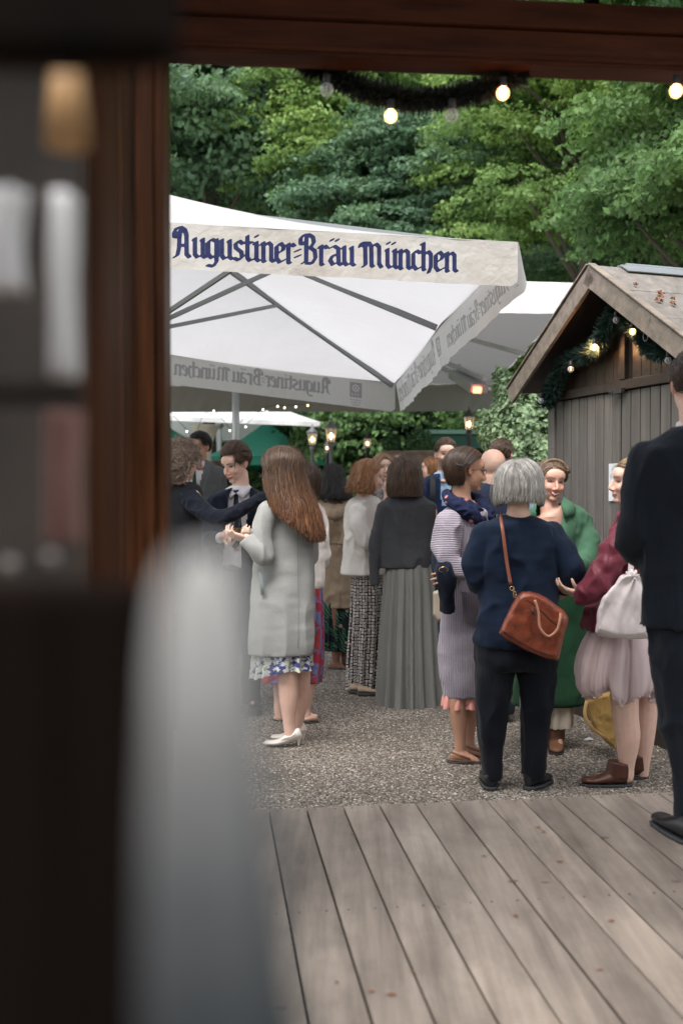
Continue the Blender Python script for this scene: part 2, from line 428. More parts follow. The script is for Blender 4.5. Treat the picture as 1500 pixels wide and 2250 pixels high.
gl = MB(); bbox(-3, 4.5, zb + .2055, zb + .66, .035, .041, gl); build('transom_pane', gl, glass_mat('window_glass', (.55, .58, .6)), pav, smooth=False)
rf = MB(); bbox(-3, 4.5, zb + .78, zb + .82, -2.3, .14, rf); build('roof', rf, M_dark, pav, smooth=False)  # roof out of view, its depth set for the light on the deck
rw = MB(); bbox(-3, 4.5, -.2, 3.4, -5.7, -5.6, rw); bbox(-3.1, -3.0, -.2, 3.4, -5.7, .0, rw); build('light_block_walls', rw, plain('light_block_wood', (.10, .07, .05), .8), pav, smooth=False)  # rear and left walls added out of view to block sky and sun
# main post (sharp right edge at px 360)
ps = MB(); YP = 2.45
x1 = W(361, 700, YP)[0]; x0 = W(196, 700, YP)[0]
ps.box(((x0 + x1) / 2, YP + .05, ZD + 1.5), (x1 - x0, .10, 3.0))
for pa, pb, dd in ((206, 232, .018), (262, 276, .012), (300, 340, .02)):
    xa = W(pa, 700, YP)[0]; xb = W(pb, 700, YP)[0]; ps.box(((xa + xb) / 2, YP - dd / 2 - .001, ZD + 1.5), (xb - xa, dd, 2.99))
# 
build('post', ps, M_post, pav, smooth=False, bevel=.006)
# near window frame left of it
win = empty('side_window', (W(120, 1125, 1.15)[0], 1.15, ZD), 'open dark brown window at the far left, out of focus, with a glazing bar', 'window')
def qbox(mb, pxa, pya, pxb, pyb, Y, d): 
    a = W(pxa, pya, Y); b = W(pxb, pyb, Y); mb.box(((a[0] + b[0]) / 2, Y, (a[2] + b[2]) / 2), (abs(b[0] - a[0]), d, abs(a[2] - b[2])))
fm = MB(); WY = .50
qbox(fm, -400, -160, 330, 118, WY, .05); qbox(fm, 205, 119, 226, 1290, WY, .03); qbox(fm, 236, 119, 262, 1290, WY + .02, .03)
build('window_frame', fm, M_post, win, smooth=False, bevel=.004)
qb = MB(); qbox(qb, -300, 850, 204, 884, WY, .02); build('glazing_bar', qb, M_dark, win, smooth=False, bevel=.003)
tp = MB(); qbox(tp, -420, -300, 385, 118, .42, .03); build('top_rail', tp, M_dark, win, smooth=False)
pn = MB(); qbox(pn, -300, 119, 204, 1290, WY + .008, .003); build('pane', pn, glass_mat('pane_glass', (.80, .80, .82)), win, smooth=False)
ct = MB(); qbox(ct, -500, 1285, 330, 2800, .42, .04)
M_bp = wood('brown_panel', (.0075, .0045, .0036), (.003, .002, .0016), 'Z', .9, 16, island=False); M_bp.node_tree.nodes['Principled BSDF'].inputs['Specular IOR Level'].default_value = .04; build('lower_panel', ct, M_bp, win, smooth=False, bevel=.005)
# beyond the pane: wall, cloths and amber shape added as reflections, two glass globes
wl_ = MB(); qbox(wl_, -700, -50, 200, 1700, 2.3, .05)
tag(build('panel_wall', wl_, plain('dim_panelling', (.050, .042, .032), .7, .5, 2), smooth=False), 'dim brown panelled wall seen blurred through the left window pane', 'wall')
def hang(name, px0, px1, py0, py1, Y, m, label):
    mb = MB(); a = W(px0, py0, Y); b = W(px1, py1, Y); nx, nzv = 40, 20; G = []
    for k in np.linspace(0, 1, nzv):
        G.append([(a[0] + (b[0] - a[0]) * u * (1 - .1 * math.sin(k * 3)), Y + .012 * math.sin(u * 22 + k), a[2] + (b[2] - a[2]) * k) for u in np.linspace(0, 1, nx)])
    mb.grid(G); o = build(name, mb, m, base=(a[0], Y, a[2])); s = o.modifiers.new('s', 'SOLIDIFY'); s.thickness = .002; return tag(o, label, 'reflection_cloth')  # added cloth standing in for a blurred reflection in the glass
hang('reflection_cloth', -60, 62, 420, 640, .62, cloth('reflection_white', srgb(245, 243, 243)), 'short added cloth as a pale reflection, blurred at the far left edge behind the pane')
hang('reflection_cloth', 118, 168, 430, 830, .64, cloth('reflection_grey', srgb(245, 243, 243)), 'longer added cloth as a grey reflection, blurred behind the pane next to the window stile')
hang('reflection_cloth', 105, 180, 905, 1190, .64, cloth('reflection_pink', srgb(160, 122, 114)), 'dusky pink brown cloth added as a reflection, blurred behind the pane below the glazing bar')
amberm = MB(); pz = W(148, 240, .66); amberm.lathe((pz[0], .66, pz[2] - .024), [(.007, .055), (.011, .048), (.015, .0), (.014, 0)], 20)
M_amberrefl = plain('reflection_amber', (.60, .36, .16), .5)
tag(build('amber_reflection', amberm, M_amberrefl, base=(pz[0], .66, pz[2])), 'narrow amber shape added as a reflection, blurred at the top behind the left pane', 'reflection')  # amber shape added for a warm reflection in the glass, no lamp here
for (gx, gy, w) in ((112, 1225, 'paler glass globe nearer the window stile, blurred to a disc'), (22, 1240, 'dimmer glass globe nearer the left edge, blurred to a disc')):
    gb = MB(); c = W(gx, gy, .60); gb.ell(c, .0045, 20); tag(build('glass_globe', gb, plain('globe_glass', srgb(190, 180, 176), .15), base=c), w, 'globe', 'blurred globes on the sill')

# pale draped cloth right in front of the lens
dm = NT('painted_shade_cloth'); v = dm.co('Object'); sx = dm.node('ShaderNodeSeparateXYZ'); dm.L(v, sx.inputs[0])
dc = dm.ramp(dm.math('ADD', dm.math('MULTIPLY', sx.outputs[2], 6.2), 1.0), [(.0, (.008, .010, .013)), (.30, (.025, .031, .037)), (.50, (.07, .076, .083)), (.70, (.17, .173, .18)), (.87, (.33, .335, .34)), (1, (.50, .50, .50))])  # shade painted into the cloth colour, pale top down to near black
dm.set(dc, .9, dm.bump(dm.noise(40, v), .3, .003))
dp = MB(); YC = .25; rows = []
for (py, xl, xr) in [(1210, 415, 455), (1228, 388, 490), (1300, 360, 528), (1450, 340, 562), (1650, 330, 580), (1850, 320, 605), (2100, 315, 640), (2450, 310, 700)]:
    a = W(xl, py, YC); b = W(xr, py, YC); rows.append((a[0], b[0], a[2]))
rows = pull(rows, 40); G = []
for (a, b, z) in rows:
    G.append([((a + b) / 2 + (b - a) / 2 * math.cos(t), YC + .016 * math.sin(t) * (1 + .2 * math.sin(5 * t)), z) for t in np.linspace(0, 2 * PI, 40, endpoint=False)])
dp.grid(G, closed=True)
tag(build('draped_cloth', dp, dm.m, base=(rows[0][0], YC, rows[0][2])), 'heavily blurred pale grey draped cloth with painted shade, close to the lens at lower left', 'cloth')
# ------------------------------------------------------------------ blackletter lettering as a signed distance field
GL = {
 'A': (.86, [[(-.0, 1.0), (-.02, 1.2), (.1, 1.42), (.3, 1.48), (.5, 1.36), (.58, 1.1), (.58, .18), (.72, .04)], [(.0, 1.02), (.16, .98), (.22, 1.12), (.12, 1.2)], [(.3, 1.4), (.24, 1.0), (.22, .5), (.14, .12), (.0, .02)], [(.22, .6), (.58, .6)]]),
 'B': (.84, [[(-.06, 1.02), (-.06, 1.25), (.1, 1.44), (.34, 1.48), (.55, 1.36), (.6, 1.12), (.46, .88), (.28, .84)], [(-.04, 1.0), (.08, .98), (.14, 1.1)], [(.24, 1.42), (.22, .9), (.22, .15), (.04, .06)], [(.4, .85), (.64, .7), (.68, .35), (.5, .06), (.24, .06)]]),
 'M': (1.16, [[(-.1, 1.0), (-.05, 1.15), (.08, 1.1), (.16, 1.0), (.18, .14), (.06, .03)], [(.16, 1.0), (.36, 1.2), (.46, 1.05), (.48, .12), (.56, .05)], [(.48, 1.02), (.7, 1.2), (.86, 1.05), (.86, .2), (.98, .04)], [(.0, 1.2), (.36, 1.22)]]),
 'u': (.66, [[(.06, .9), (.12, .98), (.12, .2), (.24, .05), (.48, .2)], [(.44, .9), (.5, .98), (.5, .14), (.62, .06)]]),
 'n': (.66, [[(.02, .86), (.12, .97), (.12, .06), (.18, .02)], [(.12, .76), (.36, .98), (.5, .86), (.5, .14), (.62, .05)]]),
 'i': (.34, [[(.02, .86), (.12, .97), (.12, .14), (.24, .05)], [(.1, 1.22), (.16, 1.28)]]),
 'g': (.64, [[(.48, .88), (.28, .98), (.1, .82), (.1, .24), (.26, .06), (.5, .24)], [(.44, .9), (.5, .98), (.5, -.1), (.34, -.34), (.06, -.3)]]),
 's': (.56, [[(.48, .84), (.3, .98), (.12, .82), (.14, .62), (.4, .44), (.44, .2), (.26, .03), (.04, .12)]]),
 't': (.46, [[(.14, 1.24), (.14, .18), (.26, .04), (.4, .12)], [(-.02, .92), (.36, .92)]]),
 'e': (.56, [[(.12, .44), (.1, .8), (.3, .98), (.46, .82), (.4, .62), (.1, .44)], [(.1, .6), (.1, .22), (.26, .03), (.46, .16)]]),
 'r': (.48, [[(.02, .86), (.12, .97), (.12, .06), (.2, .02)], [(.12, .76), (.3, .97), (.42, .86)]]),
 '=': (.30, [[(.0, .34), (.2, .42)], [(.0, .62), (.2, .7)]]),
 'a': (.66, [[(.1, .88), (.28, .98), (.48, .86), (.5, .14), (.62, .05)], [(.5, .56), (.2, .5), (.08, .28), (.22, .05), (.48, .2)]]),
 'c': (.50, [[(.46, .86), (.28, .98), (.1, .82), (.1, .22), (.26, .03), (.44, .14)]]),
 'h': (.64, [[(.02, 1.3), (.12, 1.38), (.12, .06), (.18, .02)], [(.12, .76), (.36, .98), (.5, .82), (.5, .22), (.38, -.08)]]),
 ' ': (.34, []),
}
def text_segs(txt, x0, y0, h):
    segs = []; x = x0
    for ch in txt:
        base = {'ä': 'a', 'ü': 'u'}.get(ch, ch); w, st = GL[base]
        st = list(st)
        if ch in 'äü': st = st + [[(.14, 1.24), (.2, 1.3)], [(.4, 1.24), (.46, 1.3)]]
        for pl in st:
            for a, b in zip(pl[:-1], pl[1:]): segs.append((x + a[0] * h, y0 + a[1] * h, x + b[0] * h, y0 + b[1] * h))
        x += w * h
    return segs, x
def text_width(txt, h): return sum(GL[{'ä': 'a', 'ü': 'u'}.get(c, c)][0] for c in txt) * h
def nib_sdf(U, V, segs, nib, rr, ang=math.radians(28)):
    """distance to broad-nib pen strokes: >0 inside"""
    nx, ny = math.cos(ang) * nib, math.sin(ang) * nib; best = np.full(U.shape, -1.0)
    for (x0, y0, x1, y1) in segs:
        m = (U > min(x0, x1) - nib - .03) & (U < max(x0, x1) + nib + .03) & (V > min(y0, y1) - nib - .03) & (V < max(y0, y1) + nib + .03)
        if not m.any(): continue
        u, v = U[m], V[m]; C = [(x0 - nx, y0 - ny), (x0 + nx, y0 + ny), (x1 + nx, y1 + ny), (x1 - nx, y1 - ny)]
        area = sum(C[i][0] * C[(i + 1) % 4][1] - C[(i + 1) % 4][0] * C[i][1] for i in range(4))
        if area < 0: C = C[::-1]
        d = np.full(u.shape, 1e9); inside = np.ones(u.shape, bool)
        for i in range(4):
            ax, ay = C[i]; bx, by = C[(i + 1) % 4]; ex, ey = bx - ax, by - ay; L2 = ex * ex + ey * ey + 1e-12
            t = np.clip(((u - ax) * ex + (v - ay) * ey) / L2, 0, 1)
            d = np.minimum(d, np.hypot(u - ax - t * ex, v - ay - t * ey)); inside &= (ex * (v - ay) - ey * (u - ax)) >= 0
        sdf = np.where(inside, d, -d) + rr
        best[m] = np.maximum(best[m], sdf)
    return best
SLOGAN = 'Augustiner=Bräu München'
def logo_sdf(U, V, cx, cy, w):
    u = (U - cx) / w; v = (V - cy) / w
    sq = .5 - np.maximum(np.abs(u), np.abs(v) * .82)                   # dark tile
    r = np.hypot(u, v - .14); a = np.arctan2(v - .14, u)
    ring = .05 - np.abs(r - (.24 + .035 * np.cos(8 * a))); dot = .09 - r
    lt = np.maximum(.035 - np.abs(u + .2 + 0 * v), -1); lt = np.minimum(lt, np.minimum(v + .5, -.24 - v))
    l2 = np.minimum(.035 - np.abs(np.abs(u - .16) - .1 - (v + .5) * .25), np.minimum(v + .5, -.24 - v))
    hole = np.maximum.reduce([ring, dot, lt, l2]); s = np.minimum(sq, -hole)
    bars = np.full(U.shape, -1.0)
    for k in range(3):
        b = np.minimum(.045 - np.abs(v + .82 + .2 * k), .46 - .04 * k - np.abs(u)); b = np.minimum(b, np.sin(u * 40 + 2 * k) * .1 + .06); bars = np.maximum(bars, b)
    return np.maximum(s, bars) * w

def valance(A, B, out, drop, layout, step=.008, wave=.012, flare=.0, round_b=False, seed=0, sag=0.0):
    """hanging strip from A to B (top seam); out = unit vector to the outside. Text runs left to right as read from outside."""
    A, B, out = map(lambda q: np.asarray(q, float), (A, B, out))
    L = np.linalg.norm(B - A); nu = max(8, int(L / step)); nv = max(6, int(drop / step)); e = (B - A) / L
    # ensure A is the left end seen from outside
    if np.dot(np.cross(e, UP), out) < 0: A, B = B, A; e = -e
    us = np.linspace(0, L, nu); vs = np.linspace(0, drop, nv); UU, VV = np.meshgrid(us, vs)
    P = A + UU[..., None] * e - VV[..., None] * UP
    k = VV / drop
    w = (np.sin(UU * 7 + seed) * .6 + np.sin(UU * 17 + 2 * seed + VV * 5) * .3 + .35 * np.sin(UU * 31 - VV * 12 + seed)) * wave * (.25 + .75 * k)
    fe = np.minimum(UU, L - UU); cr = .05
    endd = np.clip(1 - fe / cr, 0, 1)
    low = np.where(k > .5, endd ** 2 * .03 * (k - .5) * 2, 0)
    P = P + out * (w + flare * k + .006)[..., None] + UP * low[..., None] - UP * (sag * np.sin(PI * UU / L) * (1 - k))[..., None]
    ink = np.full(UU.shape, -1.0); yy = drop - VV
    for it in layout:
        if it[0] == 't':
            _, txt, x0, y0, h = it; segs, _x = text_segs(txt, x0, y0, h); ink = np.maximum(ink, nib_sdf(UU, yy, segs, h * .088, h * .034))
        else: _, cx, cy, w_ = it; ink = np.maximum(ink, logo_sdf(UU, yy, cx, cy, w_))
    mb = MB(); mb.grid(P); # orientation: make normals face outside
    f0 = mb.f[0]; q = P.reshape(-1, 3); nrm = np.cross(q[f0[1]] - q[f0[0]], q[f0[2]] - q[f0[1]])
    if np.dot(nrm, out) < 0: mb.f = [tuple(reversed(f)) for f in mb.f]
    att = np.clip(.5 + ink.reshape(-1) / .02, 0, 1)
    return mb, att
def canopy(apex, E, n=16, sag=.10):
    """E: eave points in order; one fabric skin with soft sag between the ribs"""
    mb = MB(); m = len(E); G = []
    for i in range(n + 1):
        t = i / n; row = []
        for j in range(m):
            for q in np.linspace(0, 1, 10, endpoint=False):
                a = E[j]; b = E[(j + 1) % m]; p = a + (b - a) * q
                r = apex + (p - apex) * (t * .995 + .005)
                r = r - UP * sag * math.sin(PI * q) * t * (1 - .75 * t) - UP * .12 * math.sin(PI * t) * .6
                row.append(r)
        G.append(row)
    mb.grid(G, closed=True); return mb
def market_parasol(name_label, E, apex, pole_xy, drop, mats, group=None, ribs=True, layouts=None, poleR=.04, strut=.9, z0=0, sag=.1, step=.012, ribc=None):
    E = [np.asarray(p, float) for p in E]; apex = np.asarray(apex, float); pole_xy = np.asarray(pole_xy, float)
    root = empty('parasol', (pole_xy[0], pole_xy[1], z0), name_label, 'parasol', group)
    cap = canopy(apex, E, sag=sag); build('canopy', cap, mats[0], root)
    ctr = sum(E) / len(E); m = len(E)
    for j in range(m):
        a, b = E[j], E[(j + 1) % m]; mid = (a + b) / 2; out = mid - ctr; out[2] = 0
        e = b - a; e[2] = 0; e = nz(e); out = out - e * np.dot(out, e); out = nz(out)
        lay = (layouts or {}).get(j, []); st = .006 if lay else step * 2
        dd = drop[j] if not np.isscalar(drop) else drop
        mb, att = valance(a, b, out, dd, lay, st, seed=j * 1.7, wave=.014 if lay else .02)
        build('valance', mb, mats[1], root, attrs={'ink': att})
    pm = MB(); pm.tube([(pole_xy[0], pole_xy[1], z0 + .04), (pole_xy[0], pole_xy[1], apex[2] - .05)], poleR, 20)
    build('pole', pm, mats[2], root)
    bs = MB(); bs.box((pole_xy[0], pole_xy[1], z0 + .03), (.7, .7, .055)); bs.lathe((pole_xy[0], pole_xy[1], z0 + .05), [(poleR * 1.8, 0), (poleR * 1.8, .02), (poleR * 1.3, .05), (poleR * 1.3, .3)], 20)
    build('base', bs, mats[2], root, bevel=.005)
    hub = np.array([pole_xy[0], pole_xy[1], apex[2] - .14]); col = np.array([pole_xy[0], pole_xy[1], apex[2] - strut])
    hb = MB(); hb.tube([hub - UP * .07, hub + UP * .07], poleR * 1.7, 16); build('hub', hb, mats[2], root); hb = MB(); hb.tube([col - UP * .06, col + UP * .06], poleR * 1.6, 16); build('collar', hb, mats[2], root)
    if ribs:
        for p in E:
            r = MB(); tip = p - UP * .12; tip = hub - UP * .1 + (tip - hub + UP * .1) * .985; r.beam(hub - UP * .1, tip, .05, .05); build('rib', r, ribc or mats[2], root, smooth=False)
            midp = hub + (tip - hub) * .48; s = MB(); s.beam(col, midp, .02, .028); build('strut', s, ribc or mats[2], root, smooth=False)
    return root
# main beer-garden parasol: eave points placed from the photograph
V1 = W(1136, 534, 5.6); V2 = W(969, 712, 7.0); V3 = W(868, 842, 9.0)
FL = W(300, 487, 5.35); FLL = np.array([-3.6, 5.15, FL[2] + .0])
FM = W(640, 507, 5.45)
e = nz(V1 - W(362, 490, 5.38)); FM = V1 - e * 2.25; FLL = V1 - e * 4.5
BM = W(362, 777, 8.75); eb = nz(BM - V3); BM = V3 + eb * 2.2; BLL = V3 + eb * 4.3
LM = (FLL + BLL) / 2
apx = W(297, 400, 7.1)
apx = np.array([apx[0], 7.1, 3.66])
M_awn = fabric_tl('main_awning', (.63, .63, .66), .52, dirt=.08)
M_awnv = fabric_tl('awning_valance', (.62, .605, .59), .3, bs=9, wr=.5, dirt=.45, ink=srgb(24, 34, 84), inkback=(.30, .30, .32))
M_rib = plain('rib_steel', (.20, .215, .22), .45, .05, 5, 0, metal=.3)
M_awnb = fabric_tl('awning_valance_back', (.66, .66, .675), .45, bs=9, wr=.4, dirt=.08, ink=srgb(24, 34, 84), inkback=(.27, .27, .29))
E = [FLL, FM, V1, V2, V3, BM, BLL, LM]
h = .118
tw = text_width(SLOGAN, h)
# one long front valance: merge FLL-FM-V1 by adding text across (built as a single strip)
lay = {}
root = empty('parasol', (apx[0], apx[1], 0), 'large cream beer-garden parasol with navy blackletter on its front valance, seen from below', 'parasol')
EE = E
build('canopy', canopy(apx, [np.asarray(p) for p in EE], sag=.07), M_awn, root)
def vl(a, b, drop, layout, step=.006, m_=None, **k):
    a = np.asarray(a); b = np.asarray(b); mid = (a + b) / 2; ctr = sum(EE) / 8; out = mid - ctr; out[2] = 0; d = b - a; d[2] = 0; d = nz(d); out = nz(out - d * np.dot(out, d))
    mb, att = valance(a, b, out, drop, layout, step, **k); return build('valance', mb, m_ or M_awnb, root, attrs={'ink': att})
Lf = np.linalg.norm(V1 - FLL)
xA = np.linalg.norm(W(372, 560, 5.4) - FLL); xN = np.linalg.norm(W(990, 560, 5.55) - FLL)
hf = (xN - xA) / text_width(SLOGAN, 1.0) * 1.01
vl(FLL, V1, .245, [('t', SLOGAN, xA + .02, .062, hf)], .0055, m_=M_awnv, seed=1.3, wave=.009)
# corner wrap of the front valance
Lr = np.linalg.norm(V2 - V1)
vl(V1, V2, .25, [('l', .13, .16, .085), ('t', SLOGAN, .24, .07, (Lr - .28) / text_width(SLOGAN, 1.0))], .006, seed=2.2, flare=.05, wave=.010)
Lr = np.linalg.norm(V3 - V2)
vl(V2, V3, .26, [('l', .20, .15, .11), ('t', SLOGAN, .36, .075, (Lr - .42) / text_width(SLOGAN, 1.0))], .006, seed=3.1, flare=.05, wave=.014)
Lb = np.linalg.norm(BLL - V3)
xl = .40; hb_ = .102
vl(V3, BLL, .26, [('l', .36, .155, .11), ('t', SLOGAN, .60, .085, 1.38 / text_width(SLOGAN, 1.0))], .0065, seed=.4, wave=.006)
vl(BLL, FLL, .25, [], .02, seed=5)
tr_ = MB(); tr_.tube([V1 - UP * .0, (V1 + FLL) / 2, FLL], .006, 6); tr_.tube([V1, V2], .006, 6); tr_.tube([V2, V3], .006, 6); tr_.tube([V3, BLL], .006, 6)
build('seam_piping', tr_, plain('piping_grey', (.35, .34, .33), .8), root)
hub = np.array([apx[0], apx[1], apx[2] - .12])
pm = MB(); pm.tube([(apx[0], apx[1], .04), (apx[0], apx[1], apx[2])], .045, 24); build('pole', pm, M_steel, root)
bs = MB(); bs.box((apx[0], apx[1], .03), (.8, .8, .055)); build('base', bs, M_steel, root, bevel=.005)
hb = MB(); hb.tube([hub - UP * .08, hub + UP * .08], .08, 16); build('hub', hb, M_steel, root); cl = np.array([apx[0], apx[1], 2.62]); hb = MB(); hb.tube([cl - UP * .07, cl + UP * .07], .075, 16); build('collar', hb, M_steel, root)
for p in EE:
    tip = hub + (np.asarray(p) - UP * .04 - hub) * .985; r = MB(); r.beam(hub, tip, .026, .042); build('rib', r, M_rib, root, smooth=False)
    s = MB(); s.beam(cl, hub + (tip - hub) * .5, .022, .03); build('strut', s, M_rib, root, smooth=False)

# second parasol (grey lining) behind, with heater
M_awn2 = fabric_tl('grey_awning', (.62, .62, .66), .05, dirt=.05)
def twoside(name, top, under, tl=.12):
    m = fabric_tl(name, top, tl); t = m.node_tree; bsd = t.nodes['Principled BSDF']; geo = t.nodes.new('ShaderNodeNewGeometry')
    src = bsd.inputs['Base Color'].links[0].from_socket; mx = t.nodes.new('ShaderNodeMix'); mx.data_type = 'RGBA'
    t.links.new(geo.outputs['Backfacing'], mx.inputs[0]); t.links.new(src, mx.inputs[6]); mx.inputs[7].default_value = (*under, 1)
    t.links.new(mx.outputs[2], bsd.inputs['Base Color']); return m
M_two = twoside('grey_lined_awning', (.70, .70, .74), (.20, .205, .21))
M_twov = fabric_tl('grey_valance', (.58, .57, .58), .05, ink=(.1, .1, .1), inkback=(.2, .2, .2))
Q1 = W(1292, 622, 9.35); Q3 = W(1083, 842, 15.4); zq = (Q1[2] + Q3[2]) / 2
Q0 = Q1 + (-7.0, -.1, 0); Q2 = Q3 + (-5.2, -.5, -.0)
Q2 = Q3 + (-7.0, .3, 0)
q_E = [Q0, (Q0 + Q1) / 2, Q1, (Q1 + Q3) / 2, Q3, (Q3 + Q2) / 2, Q2, (Q2 + Q0) / 2]
qp = np.array([W(518, 900, 12.4)[0], 12.4])
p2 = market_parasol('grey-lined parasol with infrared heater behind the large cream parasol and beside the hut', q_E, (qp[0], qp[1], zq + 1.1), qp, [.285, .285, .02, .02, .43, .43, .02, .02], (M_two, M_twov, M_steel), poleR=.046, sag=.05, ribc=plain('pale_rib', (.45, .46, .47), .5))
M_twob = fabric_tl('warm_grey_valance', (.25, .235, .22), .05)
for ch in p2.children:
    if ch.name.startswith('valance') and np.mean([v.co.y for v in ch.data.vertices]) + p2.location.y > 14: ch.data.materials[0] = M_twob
# make canopy normals point up so that the lining shows below
def flip_up(o):
    me = o.data
    if sum(p.normal.z * p.area for p in me.polygons) < 0: me.flip_normals()
for r_ in (root, p2):
    for ch in r_.children:
        if ch.name.startswith('canopy'): flip_up(ch)
ht = empty('patio_heater', W(1022, 838, 13.5), 'glowing red infrared heater hanging under the grey-lined parasol', 'heater')
a = W(1004, 822, 13.5); b = W(1052, 854, 12.9); hb = MB(); hb.beam(a, b, .26, .12); build('housing', hb, plain('heater_grey', (.30, .30, .31), .4), ht, smooth=False, bevel=.008)
el = MB(); dd = (b - a); el.beam(a + dd * .18 - UP * .055 - np.array([0, .11, 0]), b - dd * .10 - UP * .055 - np.array([0, .11, 0]), .10, .075); build('heating_element', el, emit('heater_glow', (1.0, .16, .08), 3.0), ht, smooth=False)
ar = MB(); ar.beam(W(968, 793, 13.9), W(1065, 832, 12.9), .07, .05); ar.beam(W(1008, 800, 13.5), W(1014, 826, 13.5), .03, .03); build('bracket', ar, plain('bracket_grey', (.42, .43, .44), .5), ht, smooth=False)

# far white parasol and its posts
M_far = fabric_tl('white_awning', (.80, .80, .83), .35)
ca = W(703, 927, 17.0); zc = ca[2]
C = [np.array([ca[0] - 6.4, 17.0, zc]), np.array([ca[0] - 3.2, 16.6, zc + .1]), ca, np.array([ca[0] - .3, 19.5, zc]), np.array([ca[0] - .3, 22.0, zc]), np.array([ca[0] - 3.2, 22.2, zc]), np.array([ca[0] - 6.4, 22, zc]), np.array([ca[0] - 6.4, 19.5, zc])]
pc = W(482, 930, 19.0)[:2]
market_parasol('white parasol with thin grey pole standing far behind the large cream parasol', C, (pc[0], pc[1], zc + 1.0), pc, .08, (M_far, M_far, M_steel), poleR=.05, step=.03, sag=.05, ribs=False)
# green parasols
M_grn = fabric_tl('green_awning', srgb(30, 125, 104), .2); M_grnv = fabric_tl('green_valance', srgb(28, 118, 98), .1)
def small_parasol(pxl, pxr, pye, apex, Y, label, depth=3.4):
    l = W(pxl, pye, Y); r = W(pxr, pye, Y); ap = W(apex[0], apex[1], Y + depth / 2)
    Es = [l, r, r + (0, depth, 0), l + (0, depth, 0)]
    for q in Es: q[2] = l[2]
    return market_parasol(label, Es, ap, ap[:2], .16, (M_grn, M_grnv, M_iron), 'green parasols far back in the garden', poleR=.03, step=.03, sag=.05, ribs=False)
small_parasol(452, 722, 1002, (585, 925), 17.5, 'dark green parasol standing behind the navy-suited man and the long-haired woman')
small_parasol(250, 440, 975, (350, 925), 19.5, 'dark green parasol partly hidden by the post, above the curly-haired person')
tw_ = MB()
for k in range(26):
    p = W(500 + k * 7.6, 1000 + (0 if k % 7 else 2), 17.46); 
    if k % 9 in (3, 8): continue
    tw_.ell(p, (.022, .004, .016), 6)
cw = empty('column', (*W(452, 930, 15.5)[:2], 0), 'cream painted column with a flared capital under the far white parasol', 'column')
cm = MB(); c = W(452, 930, 15.5); cm.lathe((c[0], c[1], 0), [(.16, 0), (.16, .1), (.10, .16), (.09, 2.2)], 20); build('shaft', cm, plain('cream_paint', (.58, .55, .48), .6), cw)
cm = MB(); cm.lathe((c[0], c[1], 2.2), [(.09, 0), (.11, .03), (.10, .05), (.20, .28), (.22, .30), (.22, .34)], 20); build('capital', cm, plain('cream_paint_2', (.60, .57, .50), .6), cw)
# ------------------------------------------------------------------ market hut
HC = np.array([1.456, 7.0, 0.0]); HD = np.array([.3215, -.9469, 0]); HN = np.array([-.9469, -.3215, 0])   # corner, along front wall (to the near right), outward normal
HW, HL, ZE, ZR = 1.8, 2.6, 2.13, 2.85
hut = empty('market_hut', HC + HD * .9 - HN * 1.3, 'brown vertical-boarded wooden market hut with gabled roof and garland', 'hut')
R_h = np.stack([HD, -HN, UP], 1)
def hp(t, n, z): return HC + HD * t + HN * n + UP * z
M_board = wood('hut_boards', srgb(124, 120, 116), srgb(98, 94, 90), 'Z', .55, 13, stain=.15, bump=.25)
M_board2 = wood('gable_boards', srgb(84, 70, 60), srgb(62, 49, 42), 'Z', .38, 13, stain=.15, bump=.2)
M_trim = wood('hut_trim', srgb(70, 60, 54), srgb(50, 43, 38), 'X', .5, 13, bump=.2, island=True)
M_barge = wood('weathered_board', srgb(150, 138, 126), srgb(112, 100, 90), 'X', .6, 13, stain=.4)
wall = MB(); 
def hbox(mb, t0, t1, z0, z1, n0, n1): mb.box(hp((t0 + t1) / 2, (n0 + n1) / 2, (z0 + z1) / 2), (t1 - t0, n1 - n0, z1 - z0), R=R_h)
# closed core
core = MB(); hbox(core, .02, HW - .02, 0, 2.1, -HL, -.03); 
prof = [(.02, 2.1), (HW - .02, 2.1), (HW / 2, ZR - .14)]
vs = [hp(t, -.03, z) for t, z in prof] + [hp(t, -HL, z) for t, z in prof]
core.add(vs, [(0, 1, 2), (3, 5, 4), (0, 3, 4, 1), (1, 4, 5, 2), (2, 5, 3, 0)])
build('core_wall', core, plain('hut_core', (.015, .012, .01), .8), hut, smooth=False)
# corner board, planks of the closed shutter doors
bd = MB(); hbox(bd, 0, .085, 0, ZE + .0, -.03, .012)
pwid = .0965; t = .092; doors = []
while t + pwid < HW + .01:
    bd_ = (t, t + pwid - .009); hbox(bd, bd_[0], bd_[1], .12, ZE - .015, -.026, random.uniform(-.002, .002)); t += pwid
hbox(bd, HW - .03, HW + .05, 0, ZE, -.03, .012)
build('shutter_boards', bd, M_board, hut, smooth=False, bevel=.003)
pl = MB(); hbox(pl, 0, HW + .05, 0, .12, -.02, .006); build('plinth', pl, M_trim, hut, smooth=False)
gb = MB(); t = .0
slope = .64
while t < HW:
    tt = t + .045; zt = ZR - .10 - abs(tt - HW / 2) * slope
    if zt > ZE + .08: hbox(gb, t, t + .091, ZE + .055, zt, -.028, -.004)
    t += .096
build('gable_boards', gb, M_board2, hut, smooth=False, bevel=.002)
li = MB(); hbox(li, -.0, HW + .04, ZE - .008, ZE + .052, -.02, .022); hbox(li, HW / 2 - .03, HW / 2 + .03, ZE + .054, ZR - .16, -.01, .028)
build('lintel', li, M_trim, hut, smooth=False, bevel=.003)
lt = MB(); hbox(lt, HW / 2 - .085, HW / 2 + .03, ZE - .03, ZE - .0, .024, .05); lt.tube([hp(HW / 2 - .1, .04, ZE - .015), hp(HW / 2 - .06, .04, ZE - .015)], .015, 10); build('latch', lt, M_iron, hut, smooth=False)
